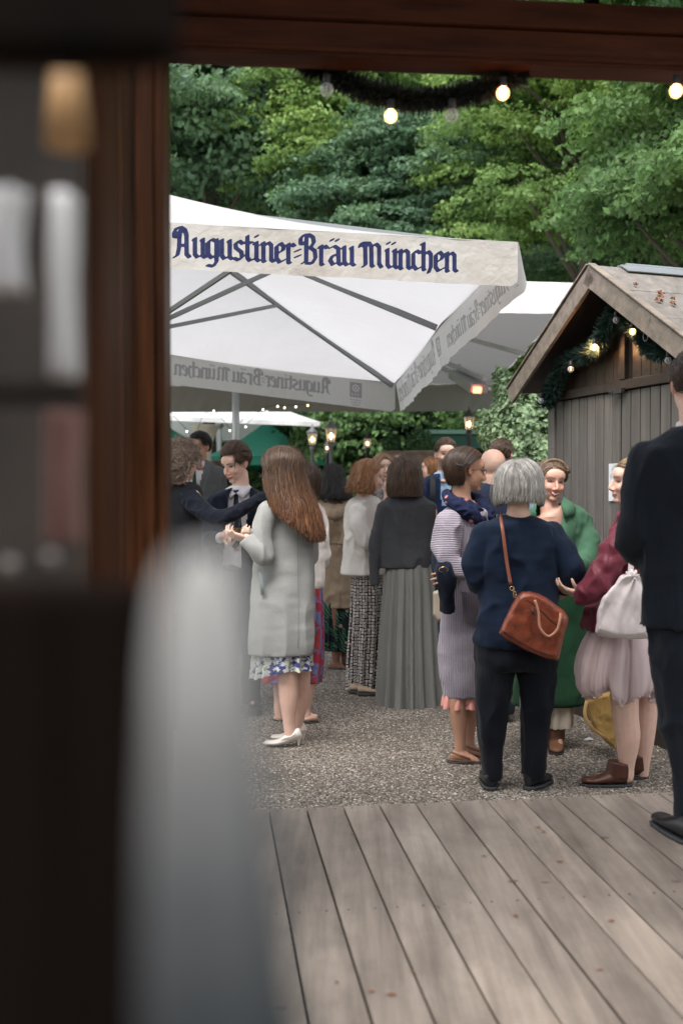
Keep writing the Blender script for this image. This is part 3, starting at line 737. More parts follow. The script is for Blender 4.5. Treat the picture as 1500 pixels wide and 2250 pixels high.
hs_ = MB(); hbox(hs_, HW / 2 - .052, HW / 2 - .034, .3, ZE - .03, .0035, .008)
for z in np.arange(.4, 2.1, .28): hs_.ell(hp(HW / 2 - .043, .009, z), (.006, .006, .006), 8); hs_.ell(hp(.06, .013, z), (.006, .006, .006), 8)
for t in np.arange(.05, HW, .096): hs_.ell(hp(t, -.003, ZE + .085), (.004, .004, .004), 6)
build('bolt_strip', hs_, plain('strip_grey', (.12, .11, .10), .5, metal=.4), hut, smooth=False)
# side wall toward the trees (hidden from the photo but part of the hut)
sw = MB()
for side, t0 in ((0, -.004), (1, HW + .004)):
    n = .1
    while n < HL - .1: sw.box(hp(t0, -n - .05, ZE / 2 - .02), (.02, .092, ZE - .06), R=R_h); n += .098
build('side_boards', sw, M_board, hut, smooth=False)
# roof: two slabs with bargeboards
OV = .24; EX = .10
def roof_slab(sgn):
    a = hp(HW / 2, OV, ZR); ed = hp(HW / 2 + sgn * (HW / 2 + EX), OV, ZR - (HW / 2 + EX) * .64)
    return a, ed
for sgn in (-1, 1):
    a, ed = roof_slab(sgn); L = np.linalg.norm(ed - a); d = (ed - a) / L; nrm = nz(np.cross(d, -HN)) ; nrm = nrm if nrm[2] > 0 else -nrm
    rb = MB(); k = 0; npl = 3
    for i in range(npl):
        s0 = L * i / npl; s1 = L * (i + 1) / npl - .006; c = a + d * (s0 + s1) / 2 - HN * (HL + OV + .1) / 2 + nrm * (.008 + .002 * random.random())
        rb.box(c, (s1 - s0, HL + OV + .1, .022), R=np.stack([d, -HN, nrm], 1))
    build('roof', rb, wood('roof_boards_%s' % ('near' if sgn > 0 else 'far'), srgb(140, 134, 128), srgb(108, 102, 97), 'Y', .8, 13, stain=.5), hut, smooth=False)
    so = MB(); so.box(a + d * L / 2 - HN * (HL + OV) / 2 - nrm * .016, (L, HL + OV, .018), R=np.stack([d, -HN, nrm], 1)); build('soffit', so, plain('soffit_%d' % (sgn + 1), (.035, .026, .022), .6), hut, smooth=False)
    bg_ = MB(); bg_.box(a + d * (L / 2 + .01) + HN * .013 - nrm * .045, (L + .03, .024, .115), R=np.stack([d, -HN, nrm], 1)); build('bargeboard', bg_, M_barge, hut, smooth=False, bevel=.003)
    wc = MB(); wc.box(a + d * (L / 2 + .01) + HN * .011 + nrm * .026, (L + .03, .05, .01), R=np.stack([d, -HN, nrm], 1)); build('verge_strip', wc, M_barge, hut, smooth=False, bevel=.002)
rc = MB()
for sgn in (-1, 1):
    a, ed = roof_slab(sgn); d = nz(ed - a); nrm = nz(np.cross(d, -HN)); nrm = nrm if nrm[2] > 0 else -nrm
    rc.box(a + d * .045 - HN * (HL + .02) / 2 - HN * .18 + nrm * .034 - HN*0, (.10, HL, .006), R=np.stack([d, -HN, nrm], 1))
rc.tube([hp(HW / 2, .0, ZR + .036), hp(HW / 2, -HL, ZR + .036)], .014, 8)
build('ridge_cap', rc, plain('zinc', (.26, .28, .30), .35, .1, 3, .1, metal=.5), hut, smooth=False)
# fallen leaves on the roof
M_dleaf = plain('dead_leaf', (.22, .09, .05), .8)
a, ed = roof_slab(1); d = nz(ed - a); nrm = nz(np.cross(d, -HN)); nrm = nrm if nrm[2] > 0 else -nrm
for k, (s, n) in enumerate([(.33, .10), (.45, .2), (.50, .17), (.52, .24), (.56, .12), (.60, .19)]):
    lf = MB(); c = a + d * s - HN * n + nrm * .026; r = .018 + .012 * random.random(); th = random.random() * 6
    pts = [c + (d * math.cos(q + th) - HN * math.sin(q + th)) * r * (1 if i % 2 else .45) + nrm * (.012 * math.sin(i * 2.1 + k) + .012) for i, q in enumerate(np.linspace(0, 2 * PI, 10, endpoint=False))]
    lf.add(np.array([c + nrm * .004] + pts), [(0, i + 1, (i + 1) % 10 + 1) for i in range(10)])
    tag(build('dead_leaf', lf, M_dleaf, smooth=False, base=c), 'dry brown leaf lying on the hut roof boards above the bargeboard', 'leaf', 'dry leaves on the hut roof')
# sign
def hpx(px, py, n=.06):
    """point on the hut front (plane offset n) seen at a pixel"""
    o = np.array([0, 0, CAMZ]); d = W(px, py, 1.0) - o; k = np.dot(HC + HN * n - o, HN) / np.dot(d, HN); return o + d * k
sA = hpx(1337, 1019, .008); sT = np.dot(sA - HC, HD); sZ = sA[2]
sg = empty('notice', hp(sT, .01, sZ - .15), 'white notice with blue-grey letters and leaf pattern on the hut shutter', 'sign')
s0 = MB(); hbox(s0, sT, sT + .34, sZ - .235, sZ, .006, .010); build('sheet', s0, plain('sheet_white', (.72, .74, .77), .5), sg, smooth=False)
def text_obj(name, txt, size, org_, R, mat, parent, ext=.0008):
    cu = bpy.data.curves.new(name, 'FONT'); cu.body = txt; cu.size = size; cu.extrude = ext
    o = bpy.data.objects.new(name, cu); COL.objects.link(o); dg = bpy.context.evaluated_depsgraph_get(); dg.update()
    me = o.evaluated_get(dg).to_mesh(); V = np.array([v.co[:] for v in me.vertices]); Fc = [tuple(p.vertices) for p in me.polygons]
    bpy.data.objects.remove(o); bpy.data.curves.remove(cu)
    V = V @ np.asarray(R).T + np.asarray(org_); return build(name, (V, Fc), mat, parent, smooth=False)
Rt = np.stack([HD, UP, HN], 1); M_ink = plain('sign_ink', (.07, .10, .16), .6)
text_obj('lettering', 'So', .075, hp(sT + .075, .0115, sZ - .095), Rt, M_ink, sg); text_obj('lettering', 'be', .075, hp(sT + .045, .0115, sZ - .155), Rt, M_ink, sg)
lp = MB()
for (t, z, an) in ((.83, 1.55, .9), (.85, 1.58, .3), (.82, 1.5, 1.3), (.86, 1.40, .6), (.84, 1.37, .1), (.90, 1.38, 1.1), (.93, 1.6, .4), (.97, 1.38, .7)):
    u = np.array([math.cos(an), math.sin(an)]); w = np.array([-u[1], u[0]])
    P = [(0, 0), (.02, .008), (.045, 0), (.02, -.008)]; lp.add([hp(sT - .80 + t + p[0] * u[0] + p[1] * w[0], .0115, sZ - 1.62 + z + .02 + p[0] * u[1] + p[1] * w[1]) for p in P], [(0, 1, 2, 3)])
build('leaf_print', lp, plain('print_grey', (.45, .50, .55), .6), sg, smooth=False)

# ------------------------------------------------------------------ garlands and bulbs
M_needle = NT('fir_needles'); v = M_needle.co(); gq = M_needle.node('ShaderNodeNewGeometry')
M_needle = M_needle.set(M_needle.ramp(gq.outputs['Random Per Island'], [(0, (.007, .022, .018)), (.6, (.018, .052, .042)), (1, (.045, .10, .08))]), .6)
M_needle_d = NT('dark_needles'); gq = M_needle_d.node('ShaderNodeNewGeometry')
M_needle_d = M_needle_d.set(M_needle_d.ramp(gq.outputs['Random Per Island'], [(0, (.006, .008, .007)), (.7, (.018, .022, .018)), (1, (.05, .05, .04))]), .6)
def garland(name, pts, R, n, mat, label, seed=1, nl=.045, w=.0045):
    rg = np.random.default_rng(seed); P = pull(pts, 80); root = empty(name, P[0], label, 'garland'); mb = MB()
    core = MB(); core.tube(P, .008, 6); build('wire', core, M_iron, root)
    i = rg.integers(0, 79, n); f = rg.random(n)[:, None]; c = P[i] * (1 - f) + P[i + 1] * f; d = P[i + 1] - P[i]; d /= np.linalg.norm(d, axis=1)[:, None]
    r = rg.normal(size=(n, 3)); r -= d * (r * d).sum(1)[:, None] * .75; r /= np.linalg.norm(r, axis=1)[:, None]
    ln = R * (.45 + .75 * rg.random(n)); s = rg.normal(size=(n, 3)); s = np.cross(r, s); s /= np.linalg.norm(s, axis=1)[:, None]
    st = c + r * (ln * rg.random(n) * .3)[:, None]; e = st + r * ln[:, None]; ww = w * (1 + rg.random(n))[:, None]
    t2 = np.cross(s, r) * ww * .7
    V = np.stack([st - s * ww, st + s * ww, e, st + t2], 1).reshape(-1, 3)
    F0 = np.array([(0, 1, 2), (1, 3, 2), (3, 0, 2)]); Fc = (F0[None] + (np.arange(n) * 4)[:, None, None]).reshape(-1, 3).tolist()
    build('needles', (V, Fc), mat, root, smooth=False); return root, P
M_bulbglass = glass_mat('bulb_glass', (.75, .75, .78), .2, 3)
M_bulbglass = NT('clear_bulb'); _t = M_bulbglass.node('ShaderNodeBsdfTransparent'); M_bulbglass.set((.75, .75, .78), .15); _m = M_bulbglass.node('ShaderNodeMixShader'); _lw = M_bulbglass.node('ShaderNodeLayerWeight'); _lw.inputs[0].default_value = .45; M_bulbglass.L(M_bulbglass.math('ADD', M_bulbglass.math('MULTIPLY', _lw.outputs['Facing'], .75), .18, True), _m.inputs[0]); M_bulbglass.L(_t.outputs[0], _m.inputs[1]); M_bulbglass.L(M_bulbglass.b.outputs[0], _m.inputs[2]); M_bulbglass.L(_m.outputs[0], M_bulbglass.out.inputs[0]); M_bulbglass = M_bulbglass.m
M_lit = emit('lit_filament', (1.0, .50, .18), 11); M_dim = emit('dim_filament', (1, .5, .2), 4); M_off = plain('filament', (.5, .5, .5), .4)
M_litglass = NT('lit_glass'); M_litglass.set((.9, .7, .5), .1); M_litglass.b.inputs['Emission Color'].default_value = (1, .52, .22, 1); M_litglass.b.inputs['Emission Strength'].default_value = .55; M_litglass.b.inputs['Transmission Weight'].default_value = .7; M_litglass = M_litglass.m
def bulb(p, lit, label, group, r=.0225):
    p = np.asarray(p, float); b = empty('light_bulb', p, label, 'light bulb', group)
    s = MB(); s.lathe(p + UP * r * .85, [(.012, 0), (.013, .01), (.013, .032), (.006, .036)], 12); build('socket', s, M_iron, b)
    g = MB(); g.ell(p, (r, r, r * 1.05), 20); build('glass', g, M_litglass if lit == 2 else M_bulbglass, b)
    f = MB(); f.tube([p + UP * r * .8, p + UP * r * .2, p - UP * r * .4], [.002, .004, .003] if lit < 2 else [.003, .009, .006], 8); build('filament', f, M_lit if lit == 2 else (M_dim if lit else M_off), b)
YG = 3.45
def G_(px, py, Y=YG): return W(px, py, Y)
garland('fir_garland', [G_(655, 128), G_(720, 160), G_(800, 196), G_(880, 216), G_(960, 218), G_(1035, 204), G_(1100, 180), G_(1150, 150)], .042, 9000, M_needle_d, 'dark fir garland sagging below the pavilion beam', 3)
for (px, py, lit, l) in ((718, 197, 0, 'unlit clear bulb at the left end of the beam garland'), (858, 255, 2, 'lit warm bulb under the middle of the beam garland'), (992, 253, 0, 'unlit clear bulb right of centre under the beam garland'), (1104, 205, 2, 'lit warm bulb at the right end of the beam garland'), (1484, 200, 2, 'lit warm bulb under the beam at the far right')):
    bulb(G_(px, py, YG - .06), lit, l, 'bulbs along the pavilion beam')
ov = .10
garland('fir_garland', [hpx(*q, ov) for q in ((1198, 890), (1206, 868), (1225, 830), (1245, 795), (1275, 783), (1310, 762), (1330, 720), (1352, 690), (1362, 668))], .060, 9000, M_needle, 'blue-green fir garland on the left slope of the hut gable', 5)
garland('fir_garland', [hpx(*q, ov) for q in ((1345, 672), (1375, 700), (1410, 735), (1430, 765), (1460, 772), (1500, 775), (1540, 800))], .060, 8000, M_needle, 'blue-green fir garland on the right slope of the hut gable', 6)
for (px, py, lit, l) in ((1187, 880, 0, 'unlit bulb at the lower left end of the hut garland'), (1253, 811, 1, 'faint bulb beside the boards left on the hut gable'), (1305, 763, 2, 'brightest lit bulb on the left slope garland of the hut'), (1353, 703, 0, 'dark glass bulb at the peak of the hut garland'), (1389, 729, 2, 'lit bulb just right of the hut gable batten'), (1467, 792, 0, 'clear bulb hanging below the right slope hut garland')):
    bulb(hpx(px, py, .16), lit, l, 'bulbs on the hut garland', .020)
    if lit == 2:
        ld = bpy.data.lights.new('bulb_light', 'POINT'); lo = bpy.data.objects.new('bulb_light', ld); COL.objects.link(lo); lo.location = hpx(px, py, .135).tolist(); ld.energy = 2.6 if px == 1305 else .8; ld.color = (1, .5, .2); ld.shadow_soft_size = .02
rg_ = MB(); c = hpx(1417, 738, .17)
rg_.tube([c + HD * .022 * math.cos(q) + UP * .03 * math.sin(q) for q in np.linspace(0, 2 * PI, 24)], .002, 6); tag(build('wire_ring', rg_, M_steel, base=c), 'small pale wire ring hooked in the right slope hut garland', 'ring')

# ------------------------------------------------------------------ lanterns, urns, kiosk, string lights
M_lglass = NT('lantern_glass'); M_lglass.set((.45, .40, .34), .2); M_lglass.b.inputs['Transmission Weight'].default_value = .85; M_lglass.b.inputs['Emission Color'].default_value = (1, .75, .5, 1); M_lglass.b.inputs['Emission Strength'].default_value = .06; M_lglass = M_lglass.m
M_flame = emit('lamp_flame', (1, .66, .36), 8)
def lantern(px, ytop, ybot, Y, label, post=True, dark=False, arm=None):
    """ytop/ybot: pixel rows of finial and of lantern foot"""
    a = W(px, ytop, Y); b = W(px, ybot, Y); H = a[2] - b[2]; x, y = a[0], Y; z = b[2]; m = M_iron if dark else plain('lamp_grey_%d' % px, (.17, .18, .19), .5)
    r = empty('street_lamp', (x, y, 0), label, 'street lamp', 'glowing garden lanterns'); w = H * .24
    if post:
        p = MB(); p.lathe((x, y, 0), [(.09, 0), (.09, .12), (.05, .2), (.035, .5), (.03, z - .06), (.05, z - .03), (.03, z)], 12); build('post', p, m, r)
    g = MB(); n = 6
    g.lathe((x, y, z + H * .06), [(w * .55, 0), (w * .95, H * .52)], 6); build('glass', g, M_lglass, r, smooth=False)
    c = MB(); c.lathe((x, y, z + H * .58), [(w * 1.12, 0), (w * 1.15, H * .03), (w * .55, H * .16), (w * .42, H * .17), (w * .42, H * .24), (w * .2, H * .28), (w * .08, H * .32), (w * .1, H * .36), (.004, H * .42)], 12)
    c.lathe((x, y, z), [(w * .3, 0), (w * .6, H * .03), (w * .58, H * .06)], 12)
    for k in range(6):
        q = 2 * PI * k / 6; c.tube([(x + w * .57 * math.cos(q), y + w * .57 * math.sin(q), z + H * .06), (x + w * .98 * math.cos(q), y + w * .98 * math.sin(q), z + H * .58)], w * .06, 5)
    build('lantern_frame', c, m, r)
    f = MB(); f.ell((x, y, z + H * .3), (w * .24, w * .24, H * .12), 12); build('lamp_bulb', f, M_flame, r)
lantern(727, 917, 975, 15.0, 'tallest grey lantern on a pole between the green parasol and the trees')
lantern(686, 931, 980, 16.0, 'grey lantern on a pole just right of the green parasol peak')
lantern(718, 966, 992, 16.6, 'small lantern behind the tall grey lantern', dark=True)
lantern(807, 949, 985, 15.5, 'small dark lantern in front of the hedge between the tall lantern and the urns', dark=True)
lantern(1030, 893, 948, 13.0, 'dark lantern below the corner of the grey-lined parasol', dark=True)
M_stone = plain('urn_stone', (.20, .15, .13), .85, .25, 9, .4)
def leafball(name, c, r, n, mat, seed, size=.03, flat=1.0, parent=None, base=None, **k):
    rg = np.random.default_rng(seed); d = rg.normal(size=(n, 3)); d /= np.linalg.norm(d, axis=1)[:, None]
    P = np.asarray(c) + d * (np.asarray(r) * (.6 + .45 * rg.random(n))[:, None]); V, Fc = leaf_quads(P, d, size, rg)
    return build(name, (V, Fc), mat, parent, smooth=False, base=base)
def leaf_quads(P, N, size, rg, droop=.3):
    n = len(P); N = N + rg.normal(size=(n, 3)) * .55; N[:, 2] += .35; N /= np.linalg.norm(N, axis=1)[:, None]
    T = rg.normal(size=(n, 3)); T[:, 2] -= droop; T -= N * (T * N).sum(1)[:, None]; T /= np.linalg.norm(T, axis=1)[:, None]; B = np.cross(N, T)
    s = (size * (.6 + .8 * rg.random(n)))[:, None]
    V = np.stack([P - T * s * .5, P + B * s * .34 + N * s * .06, P + T * s * .55 - N * s * .08, P - B * s * .34 + N * s * .06], 1).reshape(-1, 3)
    Fc = (np.array([(0, 1, 2), (0, 2, 3)])[None] + (np.arange(n) * 4)[:, None, None]).reshape(-1, 3).tolist()
    return V, Fc
def leaf_mat(name, c, tl=.35):
    t = NT(name); g = t.node('ShaderNodeNewGeometry'); oi = t.node('ShaderNodeObjectInfo')
    r = g.outputs['Random Per Island']; v = t.co('Object')
    a = t.mix([x * .55 for x in c], [min(1, x * 1.45) for x in c], r)
    a = t.mix(a, t.mix(a, (c[0] * 1.6, c[1] * 1.4, c[2] * 1.0), .8), t.ramp(t.noise(.55, v, 3), [(.45, 0), (.65, .7)]))
    t.set(a, .5); t.b.inputs['Specular IOR Level'].default_value = .35; tr = t.node('ShaderNodeBsdfTranslucent'); t.L(t.mix(a, (.12, .25, .03), .25), tr.inputs[0])
    mx = t.node('ShaderNodeMixShader'); mx.inputs[0].default_value = tl; t.L(t.b.outputs[0], mx.inputs[1]); t.L(tr.outputs[0], mx.inputs[2]); t.L(mx.outputs[0], t.out.inputs[0]); return t.m
M_box = leaf_mat('boxwood', (.05, .12, .045), .2)
for (px, pyr, Y, kind, l) in ((860, 993, 15.0, 'dome', 'stone urn with a clipped boxwood dome, left of the bearded man'), (925, 993, 14.0, 'wide', 'wide rimmed stone urn with a leafy shrub beside the green kiosk')):
    c = W(px, pyr, Y); u = empty('garden_urn', (c[0], c[1], 0), l, 'urn', 'stone garden urns'); z = c[2]
    m = MB(); w = .15 if kind == 'dome' else .25
    m.lathe((c[0], c[1], z - .95), [(.18, 0), (.18, .06), (.10, .14), (.07, .3), (.12, .42), (.17, .6), (.15, .75), (w * .8, .88), (w, .93), (w, .96), (w * .85, .965)], 24); m.box((c[0], c[1], (z - .95) / 2), (.34, .34, z - .952))
    build('vessel', m, M_stone, u, angle=40)
    leafball('shrub', (c[0], c[1], z + .12), (.14, .14, .17) if kind == 'dome' else (.20, .20, .22), 1800, M_box, px, .035, parent=u)
ks = W(1005, 1000, 14.8); kk = empty('kiosk', (ks[0], ks[1], 0), 'dark green kiosk with open serving hatch behind the bearded man', 'kiosk')
M_kg = plain('green_paint', srgb(25, 85, 72), .55, .1, 3, .05); kx0 = W(938, 1000, 14.8)[0]; kx1 = W(1120, 1000, 14.8)[0]; kz = W(1000, 953, 14.8)[2]
m = MB(); m.box(((kx0 + kx1) / 2, 15.4, kz + .02), (kx1 - kx0 + .1, 1.5, .06)); build('roof', m, plain('roof_pale_green', srgb(120, 165, 150), .5), kk, smooth=False)
m = MB(); m.box(((kx0 + kx1) / 2, 15.9, kz / 2), (kx1 - kx0, .06, kz - .02)); m.box((kx0 + .03, 15.3, kz / 2), (.06, 1.14, kz - .02)); m.box((kx1 - .03, 15.3, kz / 2), (.06, 1.14, kz - .02)); m.box(((kx0 + kx1) / 2, 14.76, kz - .12), (kx1 - kx0, .05, .2)); m.box(((kx0 + kx1) / 2, 14.76, .5), (kx1 - kx0, .05, 1.0)); m.box((kx0 + .14, 14.76, kz / 2 + .4), (.25, .05, kz - 1.1)); build('wall', m, M_kg, kk, smooth=False)
M_sl = emit('fairy_glow', (1, .82, .5), 2.5)
sl = empty('string_lights', W(360, 880, 14), 'row of small warm bulbs strung under the trees behind the parasols', 'string lights')
pts = [(357, 893), (411, 948), (425, 975), (505, 946), (540, 938), (610, 893), (625, 896), (650, 894), (676, 891), (446, 915), (470, 903), (578, 900), (538, 925)]
for (px, py) in pts:
    m = MB(); m.ell(W(px, py, 14.5), .014, 8); build('bulb', m, M_sl, sl)
wr = MB(); wr.tube([W(q[0], q[1] - 1, 14.5) + UP * .02 for q in sorted(pts)], .004, 5); build('wire', wr, M_iron, sl)
# ------------------------------------------------------------------ trees
M_bark = NT('bark'); v = M_bark.co('Object', (6, 6, 1)); M_bark = M_bark.set(M_bark.mix((.025, .02, .015), (.10, .08, .06), M_bark.noise(3, v, 5)), .9, M_bark.bump(M_bark.noise(4, v, 4), .8, .03))
LM_ = {'blue': leaf_mat('leaf_bluegreen', (.10, .18, .115), .45), 'bright': leaf_mat('leaf_bright', (.19, .30, .10), .5), 'mid': leaf_mat('leaf_mid', (.11, .20, .075), .45), 'dark': leaf_mat('leaf_dark', (.028, .068, .030), .3)}
def crown_mesh(seed, n=46000, lobes=46, size=.13, R=(1, 1, 1), lobe=.34, tier=0.0):
    """crown of radius ~1 unit * R (metres): lobed shell of leaf sprays"""
    rg = np.random.default_rng(seed); R = np.asarray(R, float)
    d = rg.normal(size=(lobes, 3)); d /= np.linalg.norm(d, axis=1)[:, None]; d[:, 2] = np.where(d[:, 2] < -.6, -d[:, 2], d[:, 2])
    C = d * R * (.45 + .42 * rg.random(lobes))[:, None]; lr = np.mean(R) * lobe * (.6 + .7 * rg.random(lobes))
    # sprays on each lobe
    ns = n // 18; li = rg.choice(lobes, ns, p=lr ** 2 / (lr ** 2).sum())
    q = rg.normal(size=(ns, 3)); q /= np.linalg.norm(q, axis=1)[:, None]; q[:, 2] = np.abs(q[:, 2]) * .9 - .25 * rg.random(ns); 
    sc = np.array([1.15, 1.15, .62]); S = C[li] + q * lr[li][:, None] * sc * (.72 + .38 * rg.random(ns))[:, None]
    if tier: S[:, 2] += tier * np.sin(S[:, 2] * 6)
    P = np.repeat(S, 18, 0); N = np.repeat(q, 18, 0); m = len(P)
    # a spray is a flattened drooping disc of leaves
    a = rg.random(m) * 2 * PI; rr = np.sqrt(rg.random(m)) * size * 2.3
    o = np.stack([np.cos(a) * rr, np.sin(a) * rr, -rr * .35 + rg.normal(size=m) * size * .25], 1)
    P = P + o
    V, Fc = leaf_quads(P, N * .5, size, rg, .5)
    return mesh_from('crown', V, Fc, False), C, lr
def trunk_mesh(C, H0, R, seed):
    rg = np.random.default_rng(seed); mb = MB(); top = np.array([0, 0, R[2] * .55])
    base = np.array([0, 0, -H0]); P = pull([base, base * .5 + [.1, .05, 0], [.0, .1, -R[2] * .3], [.1, 0, R[2] * .2], top], 14)
    mb.tube(P, [.2, .16] + list(np.linspace(.14, .04, 12)), 10)
    for i in rg.choice(len(C), min(22, len(C)), replace=False):
        c = C[i]; s = P[min(13, max(4, int(7 + c[2] / R[2] * 5)))] ; s = s - UP * .3
        mid = (s + c) / 2 + rg.normal(size=3) * .15 + UP * .1; mb.tube(pull([s, mid, c * .92], 7), list(np.linspace(.05, .012, 7)), 6)
    return mesh_from('trunk', mb.V(), mb.f)
PROT = {}
for key, args in {'round': dict(seed=11, R=(3.0, 3.0, 4.2), size=.10, lobes=80, n=80000, lobe=.30), 'maple': dict(seed=23, R=(2.6, 2.6, 3.0), size=.115, lobes=66, n=70000, lobe=.32),
                  'fine': dict(seed=31, R=(2.8, 2.8, 3.6), size=.08, lobes=100, n=110000, lobe=.25), 'tall': dict(seed=47, R=(3.4, 3.0, 6.5), size=.15, lobes=64, n=22000, lobe=.25)}.items():
    me, C_, lr = crown_mesh(**args); PROT[key] = (me, C_, args['R'])
def tree(kind, col, loc, z, s, rot, label, sz=1.0, group=None):
    me, C_, R = PROT[kind]; H0 = z / sz
    root = empty('tree', (loc[0], loc[1], -.01), label, 'tree', group)
    mk = (kind, col)
    if mk not in PROT: m2 = me.copy(); m2.materials.clear(); m2.materials.append(LM_[col]); PROT[mk] = m2
    c = bpy.data.objects.new('crown', PROT[mk]); COL.objects.link(c); c.parent = root; c.location = (0, 0, z); c.scale = (s, s, sz); c.rotation_euler = (0, 0, rot)
    tm = trunk_mesh(C_, H0, R, int(loc[0] * 10) & 255); tm.materials.append(M_bark)
    t = bpy.data.objects.new('trunk', tm); COL.objects.link(t); t.parent = root; t.location = (0, 0, z); t.scale = (s, s, sz); t.rotation_euler = (0, 0, rot)
    return root
def at(px, Y): return W(px, 1000, Y)[:2]
def zc_(py, Y): return W(700, py, Y)[2]
T = [('maple', 'blue', 455, 330, 20, 1.0, 1.1, 'bluish green maple rising above the left end of the cream parasol'),
     ('fine', 'bright', 735, 330, 19.5, .95, 1.0, 'bright yellow-green tree in the middle behind the garland'),
     ('maple', 'blue', 900, 480, 17.5, .72, .62, 'low rounded bluish maple crown just above the cream parasol, right of its middle'),
     ('fine', 'bright', 1270, 330, 15.0, .85, .85, 'bright light-green tree with layered sprays above the second parasol'),
     ('maple', 'mid', 1600, 330, 11.5, .70, .80, 'mid green maple with large leaves hanging into the right edge above the hut'),
     ('round', 'mid', 1080, 480, 22, .8, .8, 'mid green tree between the bright tree and the low maple'),
     ('fine', 'mid', 590, 560, 24, .9, .8, 'mid green tree behind the left half of the cream parasol'),
     ('maple', 'bright', 1150, 900, 21, .6, .5, 'pale leafy small tree seen between the parasols and the hut corner'),
     ('round', 'bright', 980, 180, 25, .85, .9, 'tall yellow-green tree top directly behind the beam garland'),
     ('fine', 'blue', 1400, 480, 19, .8, .9, 'blue-green tree behind the hut roof')]
for (k, c, px, py, Y, s, sz, l) in T:
    tree(k, c, at(px, Y), zc_(py, Y), s, px * .37, l, sz)
bk = [(330, 27, 'tall dark tree at the far left behind the bluish maple'), (560, 30, 'tall dark tree behind the gap between bluish maple and bright middle tree'), (1000, 29, 'tall dark tree behind the low maple crown'), (1190, 31, 'tall dark tree behind the gap left of the bright right tree'), (1400, 28, 'tall dark tree behind the hut roof'), (1600, 26, 'tall dark tree beyond the right edge behind the hut')]
bk += [(60, 28, 'tall tree left of the view, hidden by the post'), (-260, 29, 'tall tree farther left beyond the post'), (-620, 27, 'tall tree far left beyond the window')]
for i, (px, Y, l) in enumerate(bk):
    tree('tall', 'dark' if i % 2 else 'mid', at(px, Y), 7.2 + (i % 3) * .6, 1.0, i * 1.3, l, 1.0, 'tall trees at the back of the garden')
for i, px in enumerate((250, 430, 640, 860, 1080, 1300, 1520)):
    if i in (1, 3): continue
    tree('tall', 'dark', at(px, 39), 7.5, 1.25, i * 2.1, ['farthest back-row dark tree, above the curly-haired person', 'farthest back-row dark tree, above the grey-suited man', 'farthest back-row dark tree, above the long-haired woman', 'farthest back-row dark tree, above the boxwood urn', 'farthest back-row dark tree, above the bald man', 'farthest back-row dark tree, behind the hut gable', 'farthest back-row dark tree, behind the right end of the hut'][i], 1.15, 'farthest row of dark trees')
# hedge and undergrowth
me_h, _, _ = crown_mesh(77, 26000, 40, .10, (2.2, 1.1, 1.5), .36)
hl = ['dense dark green shrub behind the cream column', 'dense green shrub behind the green parasol peak', 'dense dark shrub behind the two grey lanterns', 'dense green shrub behind the small dark lantern', 'dense dark shrub behind the stone urns', 'dense green shrub behind the green kiosk', 'dense dark shrub behind the bald man', 'dense green shrub behind the hut', 'bushy shrub under the small dark lantern', 'bushy shrub just behind the two stone urns', 'bushy shrub behind the roof of the green kiosk', 'bushy shrub behind the pale bush by the hut']
for i, (px, Y) in enumerate(((400, 25), (560, 24), (720, 25.5), (830, 23.5), (960, 24.5), (1080, 23), (1200, 22), (1330, 20), (770, 18.8), (900, 18), (1010, 18.6), (1130, 17.5))):
    r = empty('shrub', (*at(px, Y), -.01), hl[i], 'shrub', 'shrubs under the trees'); m2 = me_h.copy() if i < 2 else bpy.data.meshes['hedge_%d' % (i % 2)]
    if i < 2: m2.name = 'hedge_%d' % i; m2.materials.append(LM_['dark' if i == 0 else 'mid'])
    for nm, zz in (('foliage', 1.9),):
        o = bpy.data.objects.new(nm, m2); COL.objects.link(o); o.parent = r; o.location = (0, 0, zz); o.rotation_euler = (0, 0, i * .7); o.scale = (1, 1, 1.1)
    sm = MB(); 
    for q in range(5): sm.tube([(.1 * q - .2, 0, 0), (.5 * q - 1.0, .2 * math.sin(q), 1.4)], [.03, .012], 6)
    s_ = mesh_from('stem', sm.V(), sm.f); s_.materials.append(M_bark); o = bpy.data.objects.new('stem', s_); COL.objects.link(o); o.parent = r
# pale dogwood-like bush left of the hut
c = W(1148, 930, 9.6)
M_pale = leaf_mat('leaf_pale', (.26, .36, .21), .4)
b = empty('bush', (c[0], c[1] + .3, 0), 'pale green leafy bush filling the gap between the kiosk and the hut', 'bush')
rg = np.random.default_rng(9); n = 24000; d = rg.normal(size=(n, 3)); d /= np.linalg.norm(d, axis=1)[:, None]
P = np.array([c[0] + .1, c[1] + .3, 1.75]) + d * np.array([.44, .5, .92]) * (.45 + .6 * rg.random(n) ** .6)[:, None] * (1 + .25 * np.sin(d[:, :1] * 9) * np.cos(d[:, 2:] * 8))
V, Fc = leaf_quads(P, d, .055, rg, .8); build('foliage', (V, Fc), M_pale, b, smooth=False)
sm = MB()
for q in range(9):
    a = q * .7; sm.tube(pull([(c[0] + .1, c[1] + .3, 0), (c[0] + .1 + .15 * math.cos(a), c[1] + .3 + .15 * math.sin(a), .9), (c[0] + .1 + .4 * math.cos(a), c[1] + .3 + .4 * math.sin(a), 2.0)], 6), [.03, .025, .02, .015, .01, .006], 6)
build('stem', sm, M_bark, b)
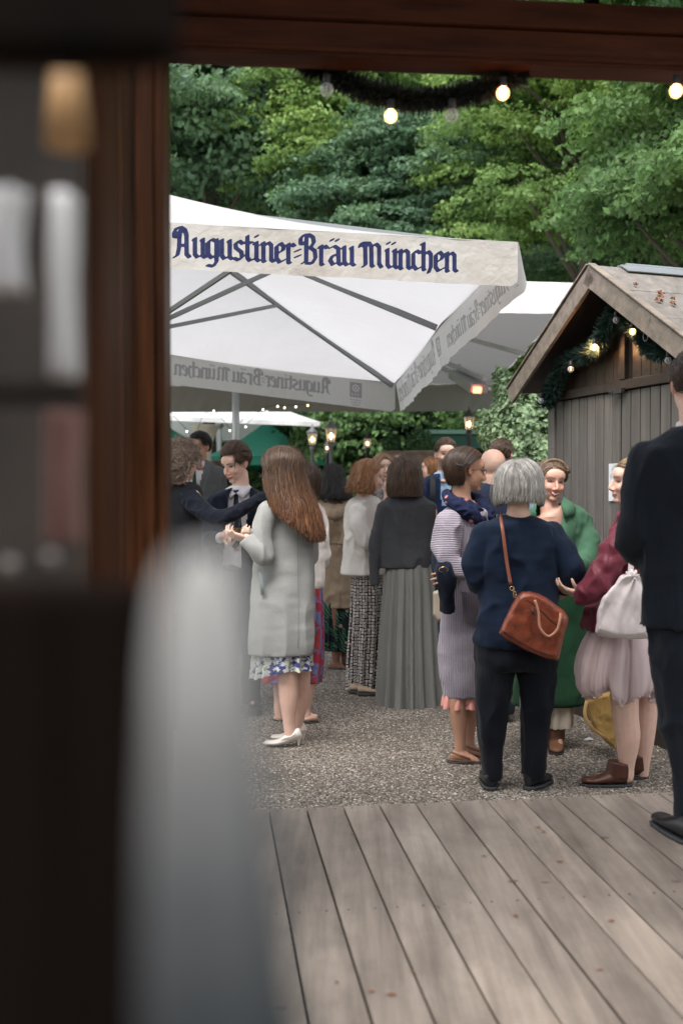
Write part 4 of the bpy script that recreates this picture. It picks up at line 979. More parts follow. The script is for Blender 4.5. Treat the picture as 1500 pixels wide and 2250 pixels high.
# ------------------------------------------------------------------ people
def skin_mat(name, c):
    t = NT(name); at = t.node('ShaderNodeAttribute', attribute_name='Col')
    col = t.mix(at.outputs['Color'], c, 0.0); v = t.co()
    col = t.mix(col, t.mix(col, (.55, .2, .15), .3), t.ramp(t.noise(30, v, 3), [(.4, 0), (.7, .5)]))
    t.set(col, .5, t.bump(t.noise(400, v, 2), .1, .001)); t.b.inputs['Subsurface Weight'].default_value = .08
    t.b.inputs['Subsurface Radius'].default_value = (.01, .004, .002); t.b.inputs['Specular IOR Level'].default_value = .35; return t.m
M_skin = skin_mat('skin', (.5, .3, .2))
FAIR = (.72, .48, .385); TAN = (.42, .235, .16); BROWN = (.17, .085, .055)
def hair_mat(name, c, c2=None, rough=.38):
    t = NT(name); g = t.node('ShaderNodeNewGeometry'); r = g.outputs['Random Per Island']; c2 = c2 or [x * 1.7 for x in c]
    mid = [(a + b) / 2 for a, b in zip(c, c2)]; col = t.mix([x * .8 for x in c], mid, t.ramp(r, [(0, 0), (1, .8)])); col = t.mix(col, c2, t.ramp(r, [(.8, 0), (1, .7)]))
    v = t.co('Object', (1, 1, .12)); col = t.mix(col, t.mix(col, (0, 0, 0), .4), t.ramp(t.noise(90, v, 2), [(.35, 1), (.6, 0)]))
    t.set(col, rough, t.bump(t.noise(160, v, 2), .5, .003)); t.b.inputs['Specular IOR Level'].default_value = .4; t.b.inputs['Anisotropic'].default_value = .5; return t.m

def hand(mb, w, d, nrm, L=.185, curl=.5, side=1, spread=.12):
    """palm + five fingers. d: pointing direction, nrm: palm normal (fingers close towards it), side=+1 puts the thumb on cross(nrm,d) side"""
    w = np.asarray(w, float); d = nz(d); nrm = np.asarray(nrm, float); nrm = nz(nrm - d * np.dot(nrm, d)); s = np.cross(nrm, d) * side; k = L / .185
    R = np.stack([s, d, nrm], 1)
    pl = w + d * .052 * k
    for q in (-1.5, -.5, .5, 1.5):
        mb.tube([w - s * q * .009 * k, w + d * .045 * k + s * -q * .0165 * k, w + d * .092 * k - s * q * .0195 * k], [.013 * k, .0135 * k, .0105 * k], 8)
    mb.ell(pl, (.034 * k, .048 * k, .0135 * k), 12, R)
    for i, (q, ln, r) in enumerate(((1.5, .072, .0088), (.5, .082, .0092), (-.5, .076, .0088), (-1.5, .060, .0078))):
        p = w + d * (.092 - .004 * abs(q)) * k + s * q * .0195 * k; a = 0; P = [p - d * .012 * k, p]; dd = nz(d + s * q * spread)
        for f_, c in ((.44, .5), (.32, .95), (.24, .7)):
            a += c * curl * (1 + .12 * (i - 1)); t = dd * math.cos(a) + nrm * math.sin(a); P.append(P[-1] + t * ln * f_ * k)
        mb.tube(P, [r * k * 1.05, r * k, r * .95 * k, r * .88 * k, r * .7 * k], 8); mb.ell(P[-1], r * .72 * k, 8)
    p = w + d * .022 * k + s * .026 * k; t1 = nz(s * .75 + d * .62 + nrm * .25); t2 = nz(t1 + nrm * .7 * curl + d * .4); t3 = nz(t2 + nrm * .6 * curl - s * .35 * curl)
    P = [w + d * .012 * k + s * .012 * k, p + t1 * .018 * k, p + t1 * .045 * k, p + t1 * .045 * k + t2 * .03 * k, p + t1 * .045 * k + t2 * .03 * k + t3 * .022 * k]
    mb.tube(P, [.014 * k, .0135 * k, .0105 * k, .0098 * k, .0075 * k], 8); mb.ell(P[-1], .0078 * k, 8)

class Person:
    def __init__(s, px, py_feet, Y, label, voxel=.006, skin=FAIR, z0=0.0, group=None):
        p = W(px, py_feet, Y); s.Y = Y; s.base = np.array([p[0], Y, z0]); s.root = empty('person', s.base, label, 'person', group)
        s.vox = voxel; s.skin = np.array(skin); s.mb = MB(); s.heads = []
        s.k = Y / F                                       # metres per photo pixel at this depth
    def w(s, px, py, dy=0.0): return W(px, py, s.Y + dy)
    def path(s, P, n=None):
        """[(px,py,dy,r)] -> smooth world path and radii"""
        P = np.array([list(s.w(p[0], p[1], p[2])) + list(p[3:]) for p in P]); Q = pull(P, n or 6 * len(P)); return Q[:, :3], Q[:, 3:]
    # ---------------------------------------------------------- head
    def head(s, px, py, h=.232, yaw=0, pitch=0, roll=0, dy=0, beard=None, smile=0, brow=(.08, .05, .035), wid=1.0, sunk=0):
        """(px,py): middle between crown and chin; yaw 0 looks away from the camera, +90 looks left, 180 at the camera"""
        c = s.w(px, py, dy); k = h / .232
        R = rotz(math.radians(yaw)) @ rotx(math.radians(-pitch)) @ roty(math.radians(roll)); s.hc = c; s.hR = R; s.hk = k
        tf = lambda p: c + R @ (np.asarray(p, float) * k * np.array([wid, 1, 1]) + np.array([0, 0, .010 * k]))
        E = lambda p, r: s.mb.ell(tf(p), np.asarray(r) * k * np.array([wid, 1, 1]), 20, R)
        E((0, -.014, .026), (.077, .096, .083)); E((0, .018, -.03), (.066, .072, .083)); E((0, .028, -.066), (.055, .053, .040)); E((0, .064, -.099), (.024, .021, .016))
        E((0, .06, .03), (.058, .036, .045))
        s.mb.tube([tf((0, .084, .012)), tf((0, .094, -.008)), tf((0, .104, -.026)), tf((0, .109, -.040))], [.006 * k, .0075 * k, .009 * k, .0105 * k], 10); E((0, .106, -.042), (.011, .011, .009))
        for q in (-1, 1):
            E((q * .0125, .094, -.045), (.008, .010, .007)); E((q * .034, .058, -.036), (.022, .026, .024)); E((q * .030, .076, .017), (.020, .010, .007))
            s.mb.tube([tf((q * .072, .004, .0)), tf((q * .079, -.012, .012)), tf((q * .083, -.022, .0)), tf((q * .080, -.014, -.022)), tf((q * .073, -.002, -.034))], [.006 * k, .0075 * k, .007 * k, .007 * k, .006 * k], 8); E((q * .075, -.008, -.01), (.006, .014, .020))
        E((0, .086 , -.0665), (.023, .0115, .0055)); E((0, .085, -.0765), (.019, .0115, .0065))
        s.tf = tf; s.face = dict(beard=beard, smile=smile, brow=brow, k=k, wid=wid); return c
    def neck(s, base, r=.055):
        b = s.w(*base); t = s.tf((0, -.012, -.06)); s.mb.tube(pull([b - UP * .04, b * .5 + t * .5 + (s.tf((0, -.01, 0)) - s.tf((0, 0, 0))), t], 8), [r * 1.45] + [r * 1.1] * 2 + [r * 1.0] * 5, 16)
        s.nb = b
    def torso(s, rows, dy=0, sh=.86):
        Q = []; 
        for r in rows:
            py, xl, xr, ratio = r[:4]; d = r[4] if len(r) > 4 else dy
            c = s.w((xl + xr) / 2, py, d); hw = (xr - xl) / 2 * (s.Y + d) / F * sh; Q.append([*c, hw, hw * ratio])
        Q = pull(Q, 30); s.mb.tube(Q[:, :3], [(q[3], q[4]) for q in Q], 24, flat=(0, 1, 0))
    def limb(s, P, n=None):
        if P[0][3] <= .055: P = [tuple(q[:3]) + (q[3] * (.78 if i < len(P) - 1 else 1),) for i, q in enumerate(P)]
        Q, r = s.path(P, n); s.mb.tube(Q, r[:, 0], 14); s.mb.ell(Q[0], r[0, 0], 12); s.mb.ell(Q[-1], r[-1, 0], 12)
    def hand(s, w, to, nrm, **k):
        a = s.w(*w); b = s.w(*to); hand(s.mb, a, b - a, nrm, **k)
    def foot(s, heel, toe, w=.042, r=.03, bare=False):
        a = s.w(*heel); b = s.w(*toe); a[2] = b[2] = s.base[2] + .012
        if not bare: w = w * .5; b = a * .25 + b * .75; a = a * .9 + b * .1
        s.mb.tube([a + UP * .02, a * .6 + b * .4 + UP * .03, a * .25 + b * .75 + UP * .012, b], [(w * .8, .03), (w, .032), (w * 1.1, .02), (w * .6, .012)], 12, flat=(0, 0, 1))
    def finish(s, parts_done=True):
        V, Fc, N = remesh(s.mb, s.vox, 4, .5); col = np.tile(s.skin, (len(V), 1)).astype(float)
        if hasattr(s, 'tf'):
            f = s.face; k = f['k']; L = (V - s.hc) @ s.hR; L[:, 2] -= .010 * k; L = L / k / np.array([f['wid'], 1, 1])
            hd = (np.abs(L) < np.array([.1, .13, .14])).all(1); front = hd & (L[:, 1] > .03)
            g = lambda x, z, sx, sz: np.exp(-(((L[:, 0] - x) / sx) ** 2 + ((L[:, 2] - z) / sz) ** 2))
            Fw = s.hR @ np.array([0, 1, 0]); push = np.zeros(len(V))
            for q in (-1, 1): push -= .0085 * g(q * .031, -.003, .014, .010) * front; push += .0042 * g(q * .031, -.003, .0095, .006) * front
            if f['smile']:
                push += .004 * (g(.036, -.042, .014, .014) + g(-.036, -.042, .014, .014)) * front; push -= .003 * g(0, -.069, .022, .007) * front
            else: push -= .0028 * g(0, -.0715, .02, .0022) * front
            V = V + Fw * (push * k)[:, None]
            def paint(m, c, a=1.0): 
                m = np.clip(m, 0, 1)[:, None] * a; nonlocal col; col = col * (1 - m) + np.asarray(c) * m
            fr = front.astype(float)
            red = s.skin * np.array([1.06, .66, .62])
            for q in (-1, 1): paint(g(q * .038, -.038, .02, .018) * fr, red, .6)
            paint(g(0, -.042, .012, .012) * fr, red, .5); paint(hd * (np.abs(L[:, 0]) > .07) * (np.abs(L[:, 2] + .005) < .035), red, .45)
            for q in (-1, 1):
                x = L[:, 0] - q * .031; z = L[:, 2] + .003
                paint(((x / .0165) ** 2 + (z / .011) ** 2 < 1) * fr, s.skin * .62, .6)
                if not f['smile']:
                    paint(((x / .0135) ** 2 + (z / .0058) ** 2 < 1) * fr, (.42, .40, .38)); paint(((x / .0058) ** 2 + (z / .0056) ** 2 < 1) * fr, (.03, .025, .02))
                    paint(((x / .0155) ** 2 + ((z - .0056) / .0026) ** 2 < 1) * fr, (.025, .015, .012), .9)
                else: paint(((x / .0150) ** 2 + ((z + .06 * np.abs(x)) / .0038) ** 2 < 1) * fr, (.03, .02, .016), .92)
                zb = L[:, 2] - (.0195 - 6 * (x + q * -.002) ** 2); paint((np.abs(x) < .020) * (np.abs(zb) < .0042) * fr, f['brow'], .8)
            lip = s.skin * np.array([.78, .40, .40]); sm_ = f['smile'] == 1; xx = L[:, 0] / (.028 if sm_ else .024); curve = .010 * xx ** 2 * (1 if sm_ else .12); zl = L[:, 2] + .0715 - curve
            hh = (.0125 if sm_ else .0085) * np.sqrt(np.clip(1 - xx ** 2, 0, 1)); paint((np.abs(zl) < hh) * fr, lip, .85)
            if f['smile'] == 1: (paint((np.abs(zl) < hh * .62) * (np.abs(xx) < .86) * fr, (.16, .05, .05), .9), paint((np.abs(zl - .0015) < hh * .34) * (np.abs(xx) < .74) * fr, (.62, .56, .52), .95))
            else: paint((np.abs(zl) < .0016) * (np.abs(xx) < .95) * fr, (.10, .04, .035), .8)
            for q in (-1, 1): paint(((((L[:, 0] - q * .009) / .0045) ** 2 + ((L[:, 2] + .051) / .0028) ** 2) < 1) * fr, s.skin * .3, .5)
            if f['beard'] is not None:
                jaw = hd * (L[:, 2] < -.045 - .35 * np.clip(L[:, 1] - .05, 0, 1) + .02 * (np.abs(L[:, 0]) > .045)) * (L[:, 1] > -.015) * (L[:, 2] > -.125) * ~((np.abs(zl) < hh))
                paint(jaw, f['beard'], .62)
        col *= (1 + .10 * (fbm(V * 40, 3) - .45))[:, None]
        return build('body', (V, Fc), M_skin, s.root, attrs={'Col': np.clip(col, 0, 1)})
    # ---------------------------------------------------------- clothes
    def garment(s, name, mat, rows=None, tubes=(), voxel=.009, wr=.006, wf=(11, 11, 5), tw=.005, cut=None, extra=None, smooth=5, seed=0, dy=0, under=0, hemcut=None, off=0, thick=.004, parent=None):
        """rows: (py, xl, xr, depth ratio[, dy]); tubes: [(px,py,dy,r)...] sleeves or trouser legs; merged into one closed cloth body"""
        mb = MB()
        if rows:
            Q = []
            for r in rows:
                py, xl, xr, ratio = r[:4]; d = r[4] if len(r) > 4 else dy
                c = s.w((xl + xr) / 2, py, d); hw = (xr - xl) / 2 * (s.Y + d) / F + off; Q.append([*c, hw, hw * ratio])
            Q = pull(Q, 36); a = np.linspace(0, 2 * PI, 40, endpoint=False); G = []
            for i, q in enumerate(Q):
                ex = 2.3; ca, sa = np.cos(a), np.sin(a); ca = np.sign(ca) * np.abs(ca) ** (2 / ex); sa = np.sign(sa) * np.abs(sa) ** (2 / ex)
                G.append(np.stack([q[0] + ca * q[3], q[1] + sa * q[4], np.full(40, q[2])], 1))
            mb.grid(G, closed=True); n0 = 0; mb.f.append(tuple(range(40))); mb.mi.append(0); mb.f.append(tuple(range(36 * 40 - 40, 36 * 40))[::-1]); mb.mi.append(0)
        for T in tubes:
            Q, r = s.path(T); mb.tube(Q, r[:, 0] + off, 18); mb.ell(Q[0], r[0, 0] + off, 12)
            if len(T) > 2 and T[-1][3] > 0: pass
        if extra: extra(mb)
        V, Fc, N = remesh(mb, voxel, smooth, .5)
        if wr:
            wf = np.asarray(wf, float); n1 = fbm(V * wf + 17.3 * (seed + 1), seed, 2); rid = np.clip(1 - np.abs(2 * n1 / .75 - 1), 0, 1) ** 2.2; rid = rid * .9 + .25
            n2 = fbm(V * np.array([6, 6, 16.]) + 5.1, seed + 9, 2)
            V = V + N * (((rid - .55) * wr * 3.3 + (n2 - .37) * tw * 3.0) * np.clip(1.5 - 1.5 * np.abs(N[:, 2]), .25, 1))[:, None]
        if cut is not None:
            C = np.array([V[list(f)].mean(0) for f in Fc]); P = project(C); ctr = s.Y + dy
            keep = []
            for f, p, c in zip(Fc, P, C): keep.append(not (c[1] < ctr + under and inpoly(p, cut)))
            Fc = [f for f, k in zip(Fc, keep) if k]; used = sorted({i for f in Fc for i in f}); mp = {i: j for j, i in enumerate(used)}; V = V[used]; Fc = [tuple(mp[i] for i in f) for f in Fc]
        o = build(name, (V, Fc), mat, parent or s.root)
        if cut is not None: sm = o.modifiers.new('s', 'SOLIDIFY'); sm.thickness = thick; sm.offset = -1
        return o
    def skirt(s, name, mat, rows, pleats=14, amp=.03, seed=0, flare=.0, dy=0, nz_=56, na=220, hem=None, fine=0, ruffle=0, thick=.002, puff=0, parent=None, vary=.6, irregular=.5):
        """open hanging skirt with running folds"""
        Q = []
        for r in rows:
            py, xl, xr, ratio = r[:4]; d = r[4] if len(r) > 4 else dy
            c = s.w((xl + xr) / 2, py, d); hw = (xr - xl) / 2 * (s.Y + d) / F; Q.append([*c, hw, hw * ratio])
        Q = pull(Q, nz_); a = np.linspace(0, 2 * PI, na, endpoint=False); rg = np.random.default_rng(seed); G = []; UVs = []
        ph = np.cumsum(1 + irregular * rg.normal(size=na // 4).clip(-1.4, 1.4)); ph = np.interp(np.arange(na), np.linspace(0, na, len(ph)), ph); ph = (ph - ph[0]) / (ph[-1] - ph[0] + ph[1] - ph[0]) * 2 * PI * pleats
        ph2 = rg.random() * 6; ampv = 1 - vary * noise(np.stack([np.cos(a) * 3, np.sin(a) * 3, a * 0 + seed], 1), seed)
        for i, q in enumerate(Q):
            t = i / (nz_ - 1); A = amp * (.05 + .95 * t ** .7) * ampv
            w = np.sin(ph + .5 * np.sin(t * 3 + a)) ; w = np.sign(w) * np.abs(w) ** .8
            rr = A * w + fine * np.sin(ph * 2.7 + t * 4 + ph2) * t
            if ruffle: rr = rr + ruffle * np.exp(-((1 - t) / .05) ** 2) * np.sin(a * 43 + 2 * np.sin(a * 9))
            x = q[0] + np.cos(a) * (q[3] - A * .6 + rr); y = q[1] + np.sin(a) * (q[4] - A * .6 + rr); z = np.full(na, q[2])
            if hem: z = z + t * hem(a)
            z = z - np.abs(w) * .006 * t
            G.append(np.stack([x, y, z], 1)); UVs.append(np.stack([a * np.mean(Q[:, 3] + Q[:, 4]) / 2 + .0 * z, np.full(na, q[2])], 1))
        mb = MB(); mb.grid(G, UVs, closed=True); mb.f = [tuple(reversed(f)) for f in mb.f]
        o = build(name, mb, mat, parent or s.root); sm = o.modifiers.new('s', 'SOLIDIFY'); sm.thickness = thick; return o
    def shoe(s, name, mat, heel, toe, w=.042, h=.075, sole=.012, heelh=0, open_=False, ankle=None, toe_r=.5, label=None):
        """heel/toe: (px,py,dy) on the ground"""
        a = s.w(*heel); b = s.w(*toe); g = s.base[2]; a[2] = g; b[2] = g; d = b - a; L = np.linalg.norm(d); d /= L; sd = np.cross(d, UP); mb = MB(); sl = MB()
        n = 14; prof = []
        for i in range(n):
            t = i / (n - 1); wid = w * (.72 + .1 * t + .28 * math.sin(PI * min(1, t * 1.15 - .05)) if t < .8 else .98 - .9 * ((t - .8) / .2) ** 2 * (1 - toe_r) - .25 * (t - .8)) 
            if i == n - 1: wid *= .45
            if i == 0: wid *= .7
            hh = h * (1.0 if t < .25 else max(.42, 1 - (t - .25) * 1.25)); hh = hh * (.55 if i == n - 1 else 1)
            lift = heelh * max(0, 1 - t * 1.7) ** 1.2
            c = a + d * L * t + UP * (lift + sole + hh * .46); prof.append((c, wid, hh * .5)); sl.box(a + d * L * t + UP * (lift + sole * .5), (L / n * 1.3, wid * 2.06, sole), R=np.stack([d, -sd, UP], 1))
        mb.tube([p[0] for p in prof], [(p[1], p[2]) for p in prof], 18, flat=(0, 0, 1))
        if heelh: mb.tube([a + d * L * .05 + UP * (heelh + .01), a + d * L * .07 + UP * .004], [.016, .006], 10)
        if ankle: mb.tube([a + d * .062 + UP * .05, a + d * .052 + UP * ankle], [(.050, .064), (.050, .058)], 18, flat=d)
        V, Fc, N = remesh(mb, .005, 3); o = build(name, (V, Fc), mat, s.root)
        if label: o['label'] = label
        if not heelh: V, Fc, N = remesh(sl, .005, 2); build('sole', (V, Fc), M_iron if sole > .008 else mat, o)
        return o
    # ---------------------------------------------------------- hair
    def hair(s, mat, style, n=520, length=.12, open_=55, w=.008, seed=0, curl=.0, wave=.006, part=0.0, out=.0, tail_in=.02, vol=.010, top=.0, backfall=0.0, name='hair', cap=True, lo=-.62, endj=.03, fwd=.0, zmin=None, puff=0, slant=0.0):
        n = int(n * (1.5 if style != 'curly' else 1)); w = w * (.72 if style != 'curly' else 1); rg = np.random.default_rng(seed + 5); k = s.hk; mb = MB(); R3 = np.array([.077 * s.face['wid'], .097, .086]); cc = np.array([0, -.014, .028]); toW = lambda L: s.hc + (np.atleast_2d(L) * k + np.array([0, 0, .010 * k])) @ s.hR.T
        hw_ = lambda L: toW(L)
        down = s.hR.T @ np.array([0, 0, -1.0])
        if cap:
            th = np.linspace(0, PI * .86, 22); ph = np.linspace(0, 2 * PI, 40, endpoint=False); vs = []; keep = {}
            for i, t in enumerate(th):
                for j, p in enumerate(ph):
                    d = np.array([math.sin(t) * math.sin(p), math.sin(t) * math.cos(p), math.cos(t)]); vs.append(cc + d * (R3 + vol * .8)); fr = abs((math.degrees(p) + 180) % 360 - 180)
                    zl = .44 if fr < open_ * .8 else (.44 - (fr - open_ * .8) / (open_ * .35) * .55 if fr < open_ * 1.15 else (-.05 if fr < 95 else lo)); keep[i * 40 + j] = d[2] > zl - .0 or (style in ('long', 'bob') and fr > open_ * 1.15)
            f = [];
            for i in range(21):
                for j in range(40):
                    q = (i * 40 + j, i * 40 + (j + 1) % 40, (i + 1) * 40 + (j + 1) % 40, (i + 1) * 40 + j)
                    if all(keep[x] for x in q): f.append(q)
            mb.add(toW(np.array(vs)), f)
        w0, wave0 = w, wave
        for q in range(n + (90 if style in ('long', 'bob') else 0)):
            fly = q >= n; w = w0 * (.22 if fly else 1); wave = wave0 * (1.8 if fly else 1)
            sg = 1 if rg.random() < .5 else -1; u = rg.random(); lay = rg.random() * vol * (2.2 if fly else 1)
            if style in ('long', 'bob'):
                al = math.radians(50 - 118 * u ** .9); d0 = np.array([part + sg * .02, math.sin(al), math.cos(al)]); d0 /= np.linalg.norm(d0)
                ph = math.radians(open_ + (180 - open_) * min(1, u * 1.02 + rg.normal() * .03)); zz = -.10 - .12 * rg.random()
                d1 = np.array([sg * math.sin(ph), math.cos(ph), zz]); d1 /= np.linalg.norm(d1); om = math.acos(np.clip(d0 @ d1, -1, .999)); m = 7; P = []
                for t in np.linspace(0, 1, m):
                    d = (math.sin((1 - t) * om) * d0 + math.sin(t * om) * d1) / math.sin(om); P.append(cc + d * (R3 + vol * .7 + lay * (.4 + .6 * t) + puff * math.sin(t * 2.2)))
                P = list(P); ln = length * (1 - slant * (1 - min(1, u * 1.3))) * (1 + endj / max(length, .05) * .45 * np.clip(rg.normal() * .5, -1, .6)); m2 = 8 if length > .15 else 5; last = P[-1]; rad = np.array([d1[0], d1[1] , 0]); rad /= np.linalg.norm(rad); wv = rg.random() * 6
                for t in np.linspace(1 / m2, 1, m2):
                    r_ = last + down * ln * t + rad * (out * math.sin(t * PI * .5) - tail_in * t * t) + np.array([0, backfall, 0]) * -t * min(1, t * 1.5)
                    r_ = r_ + np.array([math.sin(wv + t * 9), math.cos(wv * 1.3 + t * 8), 0]) * wave * t
                    if curl: r_ = r_ + np.array([math.cos(t * 30 + wv), math.sin(t * 30 + wv), 0]) * curl
                    P.append(r_)
                P = hw_(np.array(P)); mm = len(P); rr = [w * .58 * k * (.75 + .4 * math.sin(PI * min(1, .25 + .75 * i / (mm - 1)))) * (1 if i < mm - 1 else .55) for i in range(mm)]
                flat = nz(s.hR @ np.array([rad[0], rad[1], .3])); mb.tube(P, [(r, r * .45) for r in rr], 5, cap=False, flat=flat)
            else:
                while True:
                    d = rg.normal(size=3); d /= np.linalg.norm(d); fr = abs(math.degrees(math.atan2(d[0], d[1])))
                    zl = .45 if fr < open_ * .8 else (.45 - (fr - open_ * .8) / (open_ * .35) * .57 if fr < open_ * 1.15 else (-.05 if fr < 100 else lo))
                    if d[2] > zl: break
                p0 = cc + d * (R3 + vol * .5)
                if style == 'short':
                    tan = np.array([.35 * sg * (1 - part) + part, -1.0 + fwd * 2 * (d[1] > 0) * (d[2] > .3), -.25 - 1.0 * (d[2] < .45)]); tan = nz(nz(tan) + rg.normal(size=3) * .13)
                    ln = length * (.5 + .7 * rg.random()) * (1 if d[2] > .25 else .45); tp = top * max(0, d[2]) * (1.2 if d[1] > .2 else .8)
                    P = []; dc_ = d.copy()
                    for ii in range(6):
                        t = ii / 5; P.append(cc + dc_ * (R3 + vol * .5 + lay * .5 + tp * math.sin(t * 2.2) * .8 + .002 * (1 - t))); tt = tan - dc_ * (tan @ dc_); dc_ = nz(dc_ + nz(tt) * ln / 5 / .09)
                    mb.tube(hw_(np.array(P)), [(w * .5 * k * g_, w * .2 * k * g_) for g_ in (.7, 1, 1, .9, .7, .2)], 5, cap=False, flat=nz(s.hR @ d))
                else:                                                  # curly
                    Rr = length * (.3 + .9 * rg.random()); c0 = p0 + d * Rr * .8; a1 = nz(np.cross(d, rg.normal(size=3))); a2 = np.cross(d, a1); rad = .011 + .010 * rg.random(); st = down * .03 * rg.random()
                    P = [c0 + (a1 * math.cos(t) + a2 * math.sin(t)) * rad + d * (t - 3) * .005 + st * t / 3 for t in np.linspace(0, 7.5, 15)]
                    mb.tube(hw_(np.array(P)), w * .5 * k, 4, cap=False)
        return build(name, mb, mat, s.root)
    def fpt(s, p): return s.tf(p)
def inpoly(p, poly):
    x, y = p; c = False; n = len(poly)
    for i in range(n):
        x1, y1 = poly[i]; x2, y2 = poly[(i + 1) % n]
        if (y1 > y) != (y2 > y) and x < (x2 - x1) * (y - y1) / (y2 - y1) + x1: c = not c
    return c
def flatpoly(s, name, pts, mat, dy, thick=.004, parent=None, bend=0):
    """stitched cloth piece outlined on the body (lapels, ties, pockets): pts (px,py[,ddy])"""
    P = [s.w(p[0], p[1], dy + (p[2] if len(p) > 2 else 0)) for p in pts]; n = len(P); mb = MB(); B = [p + np.array([0, thick, 0]) for p in P]
    c = sum(P) / n + np.array([0, -bend, 0]); cb = c + np.array([0, thick, 0])
    mb.add(np.array(P + B + [c, cb]), [(2 * n, (i + 1) % n, i) for i in range(n)] + [(2 * n + 1, n + i, n + (i + 1) % n) for i in range(n)] + [(i, (i + 1) % n, n + (i + 1) % n, n + i) for i in range(n)])
    return build(name, mb, mat, parent or s.root, smooth=True)
def strap(s, name, P, w, t, mat, parent=None):
    Q = pull([s.w(*p) for p in P], 6 * len(P)); mb = MB(); mb.tube(Q, [(w, t)] * len(Q), 10, flat=(0, -1, .0)); return build(name, mb, mat, parent or s.root)
M_wineglass = glass_mat('wine_glass', (.95, .96, .96), .02, 1.0); M_wine = NT('wine'); M_wine.set((.80, .66, .36), .1); M_wine.b.inputs['Transmission Weight'].default_value = .8; M_wine = M_wine.m
def wine_glass(c, label, h=.20, r=.036, tilt=(0, 0)):
    c = np.asarray(c, float); g = empty('wine_glass', c, label, 'wine glass'); R = rotx(tilt[0]) @ roty(tilt[1])
    prof = [(r * .9, 0), (r * .5, .003), (.004, .008), (.004, h * .42), (r * .55, h * .48), (r, h * .62), (r * 1.0, h * .75), (r * .86, h)]
    m = MB(); m.lathe((0, 0, 0), prof, 20); m.f = [f for f in m.f if len(f) == 4]; m.v = [np.concatenate(m.v) @ R.T + c]; m.mi = [0] * len(m.f); build('bowl', m, M_wineglass, g)
    m = MB(); m.lathe((0, 0, 0), [(.006, h * .455), (r * .5, h * .49), (r * .93, h * .615), (r * .96, h * .70)], 20); m.v = [np.concatenate(m.v) @ R.T + c]; build('wine', m, M_wine, g); return g
# ------------------------------------------------------------------ materials of clothes
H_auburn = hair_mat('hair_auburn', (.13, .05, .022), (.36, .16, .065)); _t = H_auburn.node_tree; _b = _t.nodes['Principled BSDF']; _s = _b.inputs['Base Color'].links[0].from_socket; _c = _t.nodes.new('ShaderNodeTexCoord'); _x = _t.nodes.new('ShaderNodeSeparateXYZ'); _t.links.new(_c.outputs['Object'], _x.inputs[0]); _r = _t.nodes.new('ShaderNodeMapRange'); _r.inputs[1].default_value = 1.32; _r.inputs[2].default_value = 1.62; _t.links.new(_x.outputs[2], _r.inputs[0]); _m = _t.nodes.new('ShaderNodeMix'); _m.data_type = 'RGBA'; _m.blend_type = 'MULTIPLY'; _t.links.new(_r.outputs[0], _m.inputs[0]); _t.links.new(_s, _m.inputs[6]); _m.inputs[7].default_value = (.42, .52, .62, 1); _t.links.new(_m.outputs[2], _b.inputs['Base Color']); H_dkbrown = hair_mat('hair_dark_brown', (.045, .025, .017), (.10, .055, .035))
H_black = hair_mat('hair_black', (.008, .007, .008), (.02, .018, .018)); H_brown = hair_mat('hair_brown', (.075, .042, .026), (.17, .10, .06))
H_straw = hair_mat('hair_strawberry', (.30, .13, .055), (.55, .30, .14)); H_blond = hair_mat('hair_blond', (.36, .22, .12), (.6, .42, .26))
H_grey = hair_mat('hair_grey', (.30, .28, .26), (.62, .60, .57)); H_ash = hair_mat('hair_ash_brown', (.14, .085, .055), (.32, .22, .15)); H_curly = hair_mat('hair_greying', (.22, .15, .11), (.55, .45, .38), .5)
navy = srgb(33, 40, 58)
C_suit1 = cloth('charcoal_suit', srgb(28, 28, 33), wr=.5); C_suitarm = cloth('ink_suit', srgb(18, 23, 36), wr=.7)
C_navy = cloth('navy_suit', srgb(17, 25, 42), wr=.5); C_navy2 = cloth('blue_navy_suit', srgb(28, 44, 78), wr=.5); C_navy3 = cloth('slate_navy_suit', srgb(42, 50, 70), wr=.4)
C_navy4 = cloth('dark_teal_suit', srgb(14, 21, 31), wr=.6, wscale=6); C_greysuit = cloth('grey_suit', srgb(78, 80, 82), heather=.3)
C_shirt = cloth('white_shirt', srgb(214, 212, 216), wr=.5, wscale=14); C_blueshirt = cloth('light_blue_shirt', srgb(165, 195, 222)); C_tie = cloth('navy_tie', srgb(17, 28, 52), rough=.55, weave=300); C_gtie = cloth('green_tie', srgb(22, 58, 44), rough=.5)
C_coat = cloth('mint_grey_wool', srgb(148, 149, 147), var=.06, weave=700, wr=.35, wscale=4, heather=.18); C_white = cloth('white_jacket', srgb(225, 218, 214), wr=.6); C_blazer = cloth('cream_blazer', srgb(222, 218, 212), wr=.5, wscale=7)
C_parka = cloth('beige_parka', srgb(150, 132, 112), wr=.7, wscale=8, rough=.7); C_greyj = cloth('charcoal_wool', srgb(62, 64, 68), heather=.55, wr=.35, wscale=5, weave=300); C_sage = cloth('sage_chiffon', srgb(118, 119, 116), var=.05, wr=.3, wscale=6, stretch=(1, 1, .15))
C_lilac = cloth('lilac_knit', srgb(158, 150, 162), var=.06, rib=[('X', 34), ], wr=.35, wscale=5, ribamt=.7, heather=.2); C_lilac2 = cloth('lilac_knit_sleeve', srgb(160, 152, 164), var=.06, rib=[('Z', 34)], wr=.35, wscale=5, ribamt=.7, heather=.2)
C_knit = cloth('navy_knit', srgb(12, 29, 52), rib=[('Z', 60)], ribamt=.35, wr=.45, wscale=5, stretch=(1, 1, .7)); C_trous = cloth('navy_trousers', srgb(11, 14, 24), wr=.5, stretch=(1, 1, .3)); C_pinkcuff = cloth('pink_cuff', srgb(205, 175, 165))
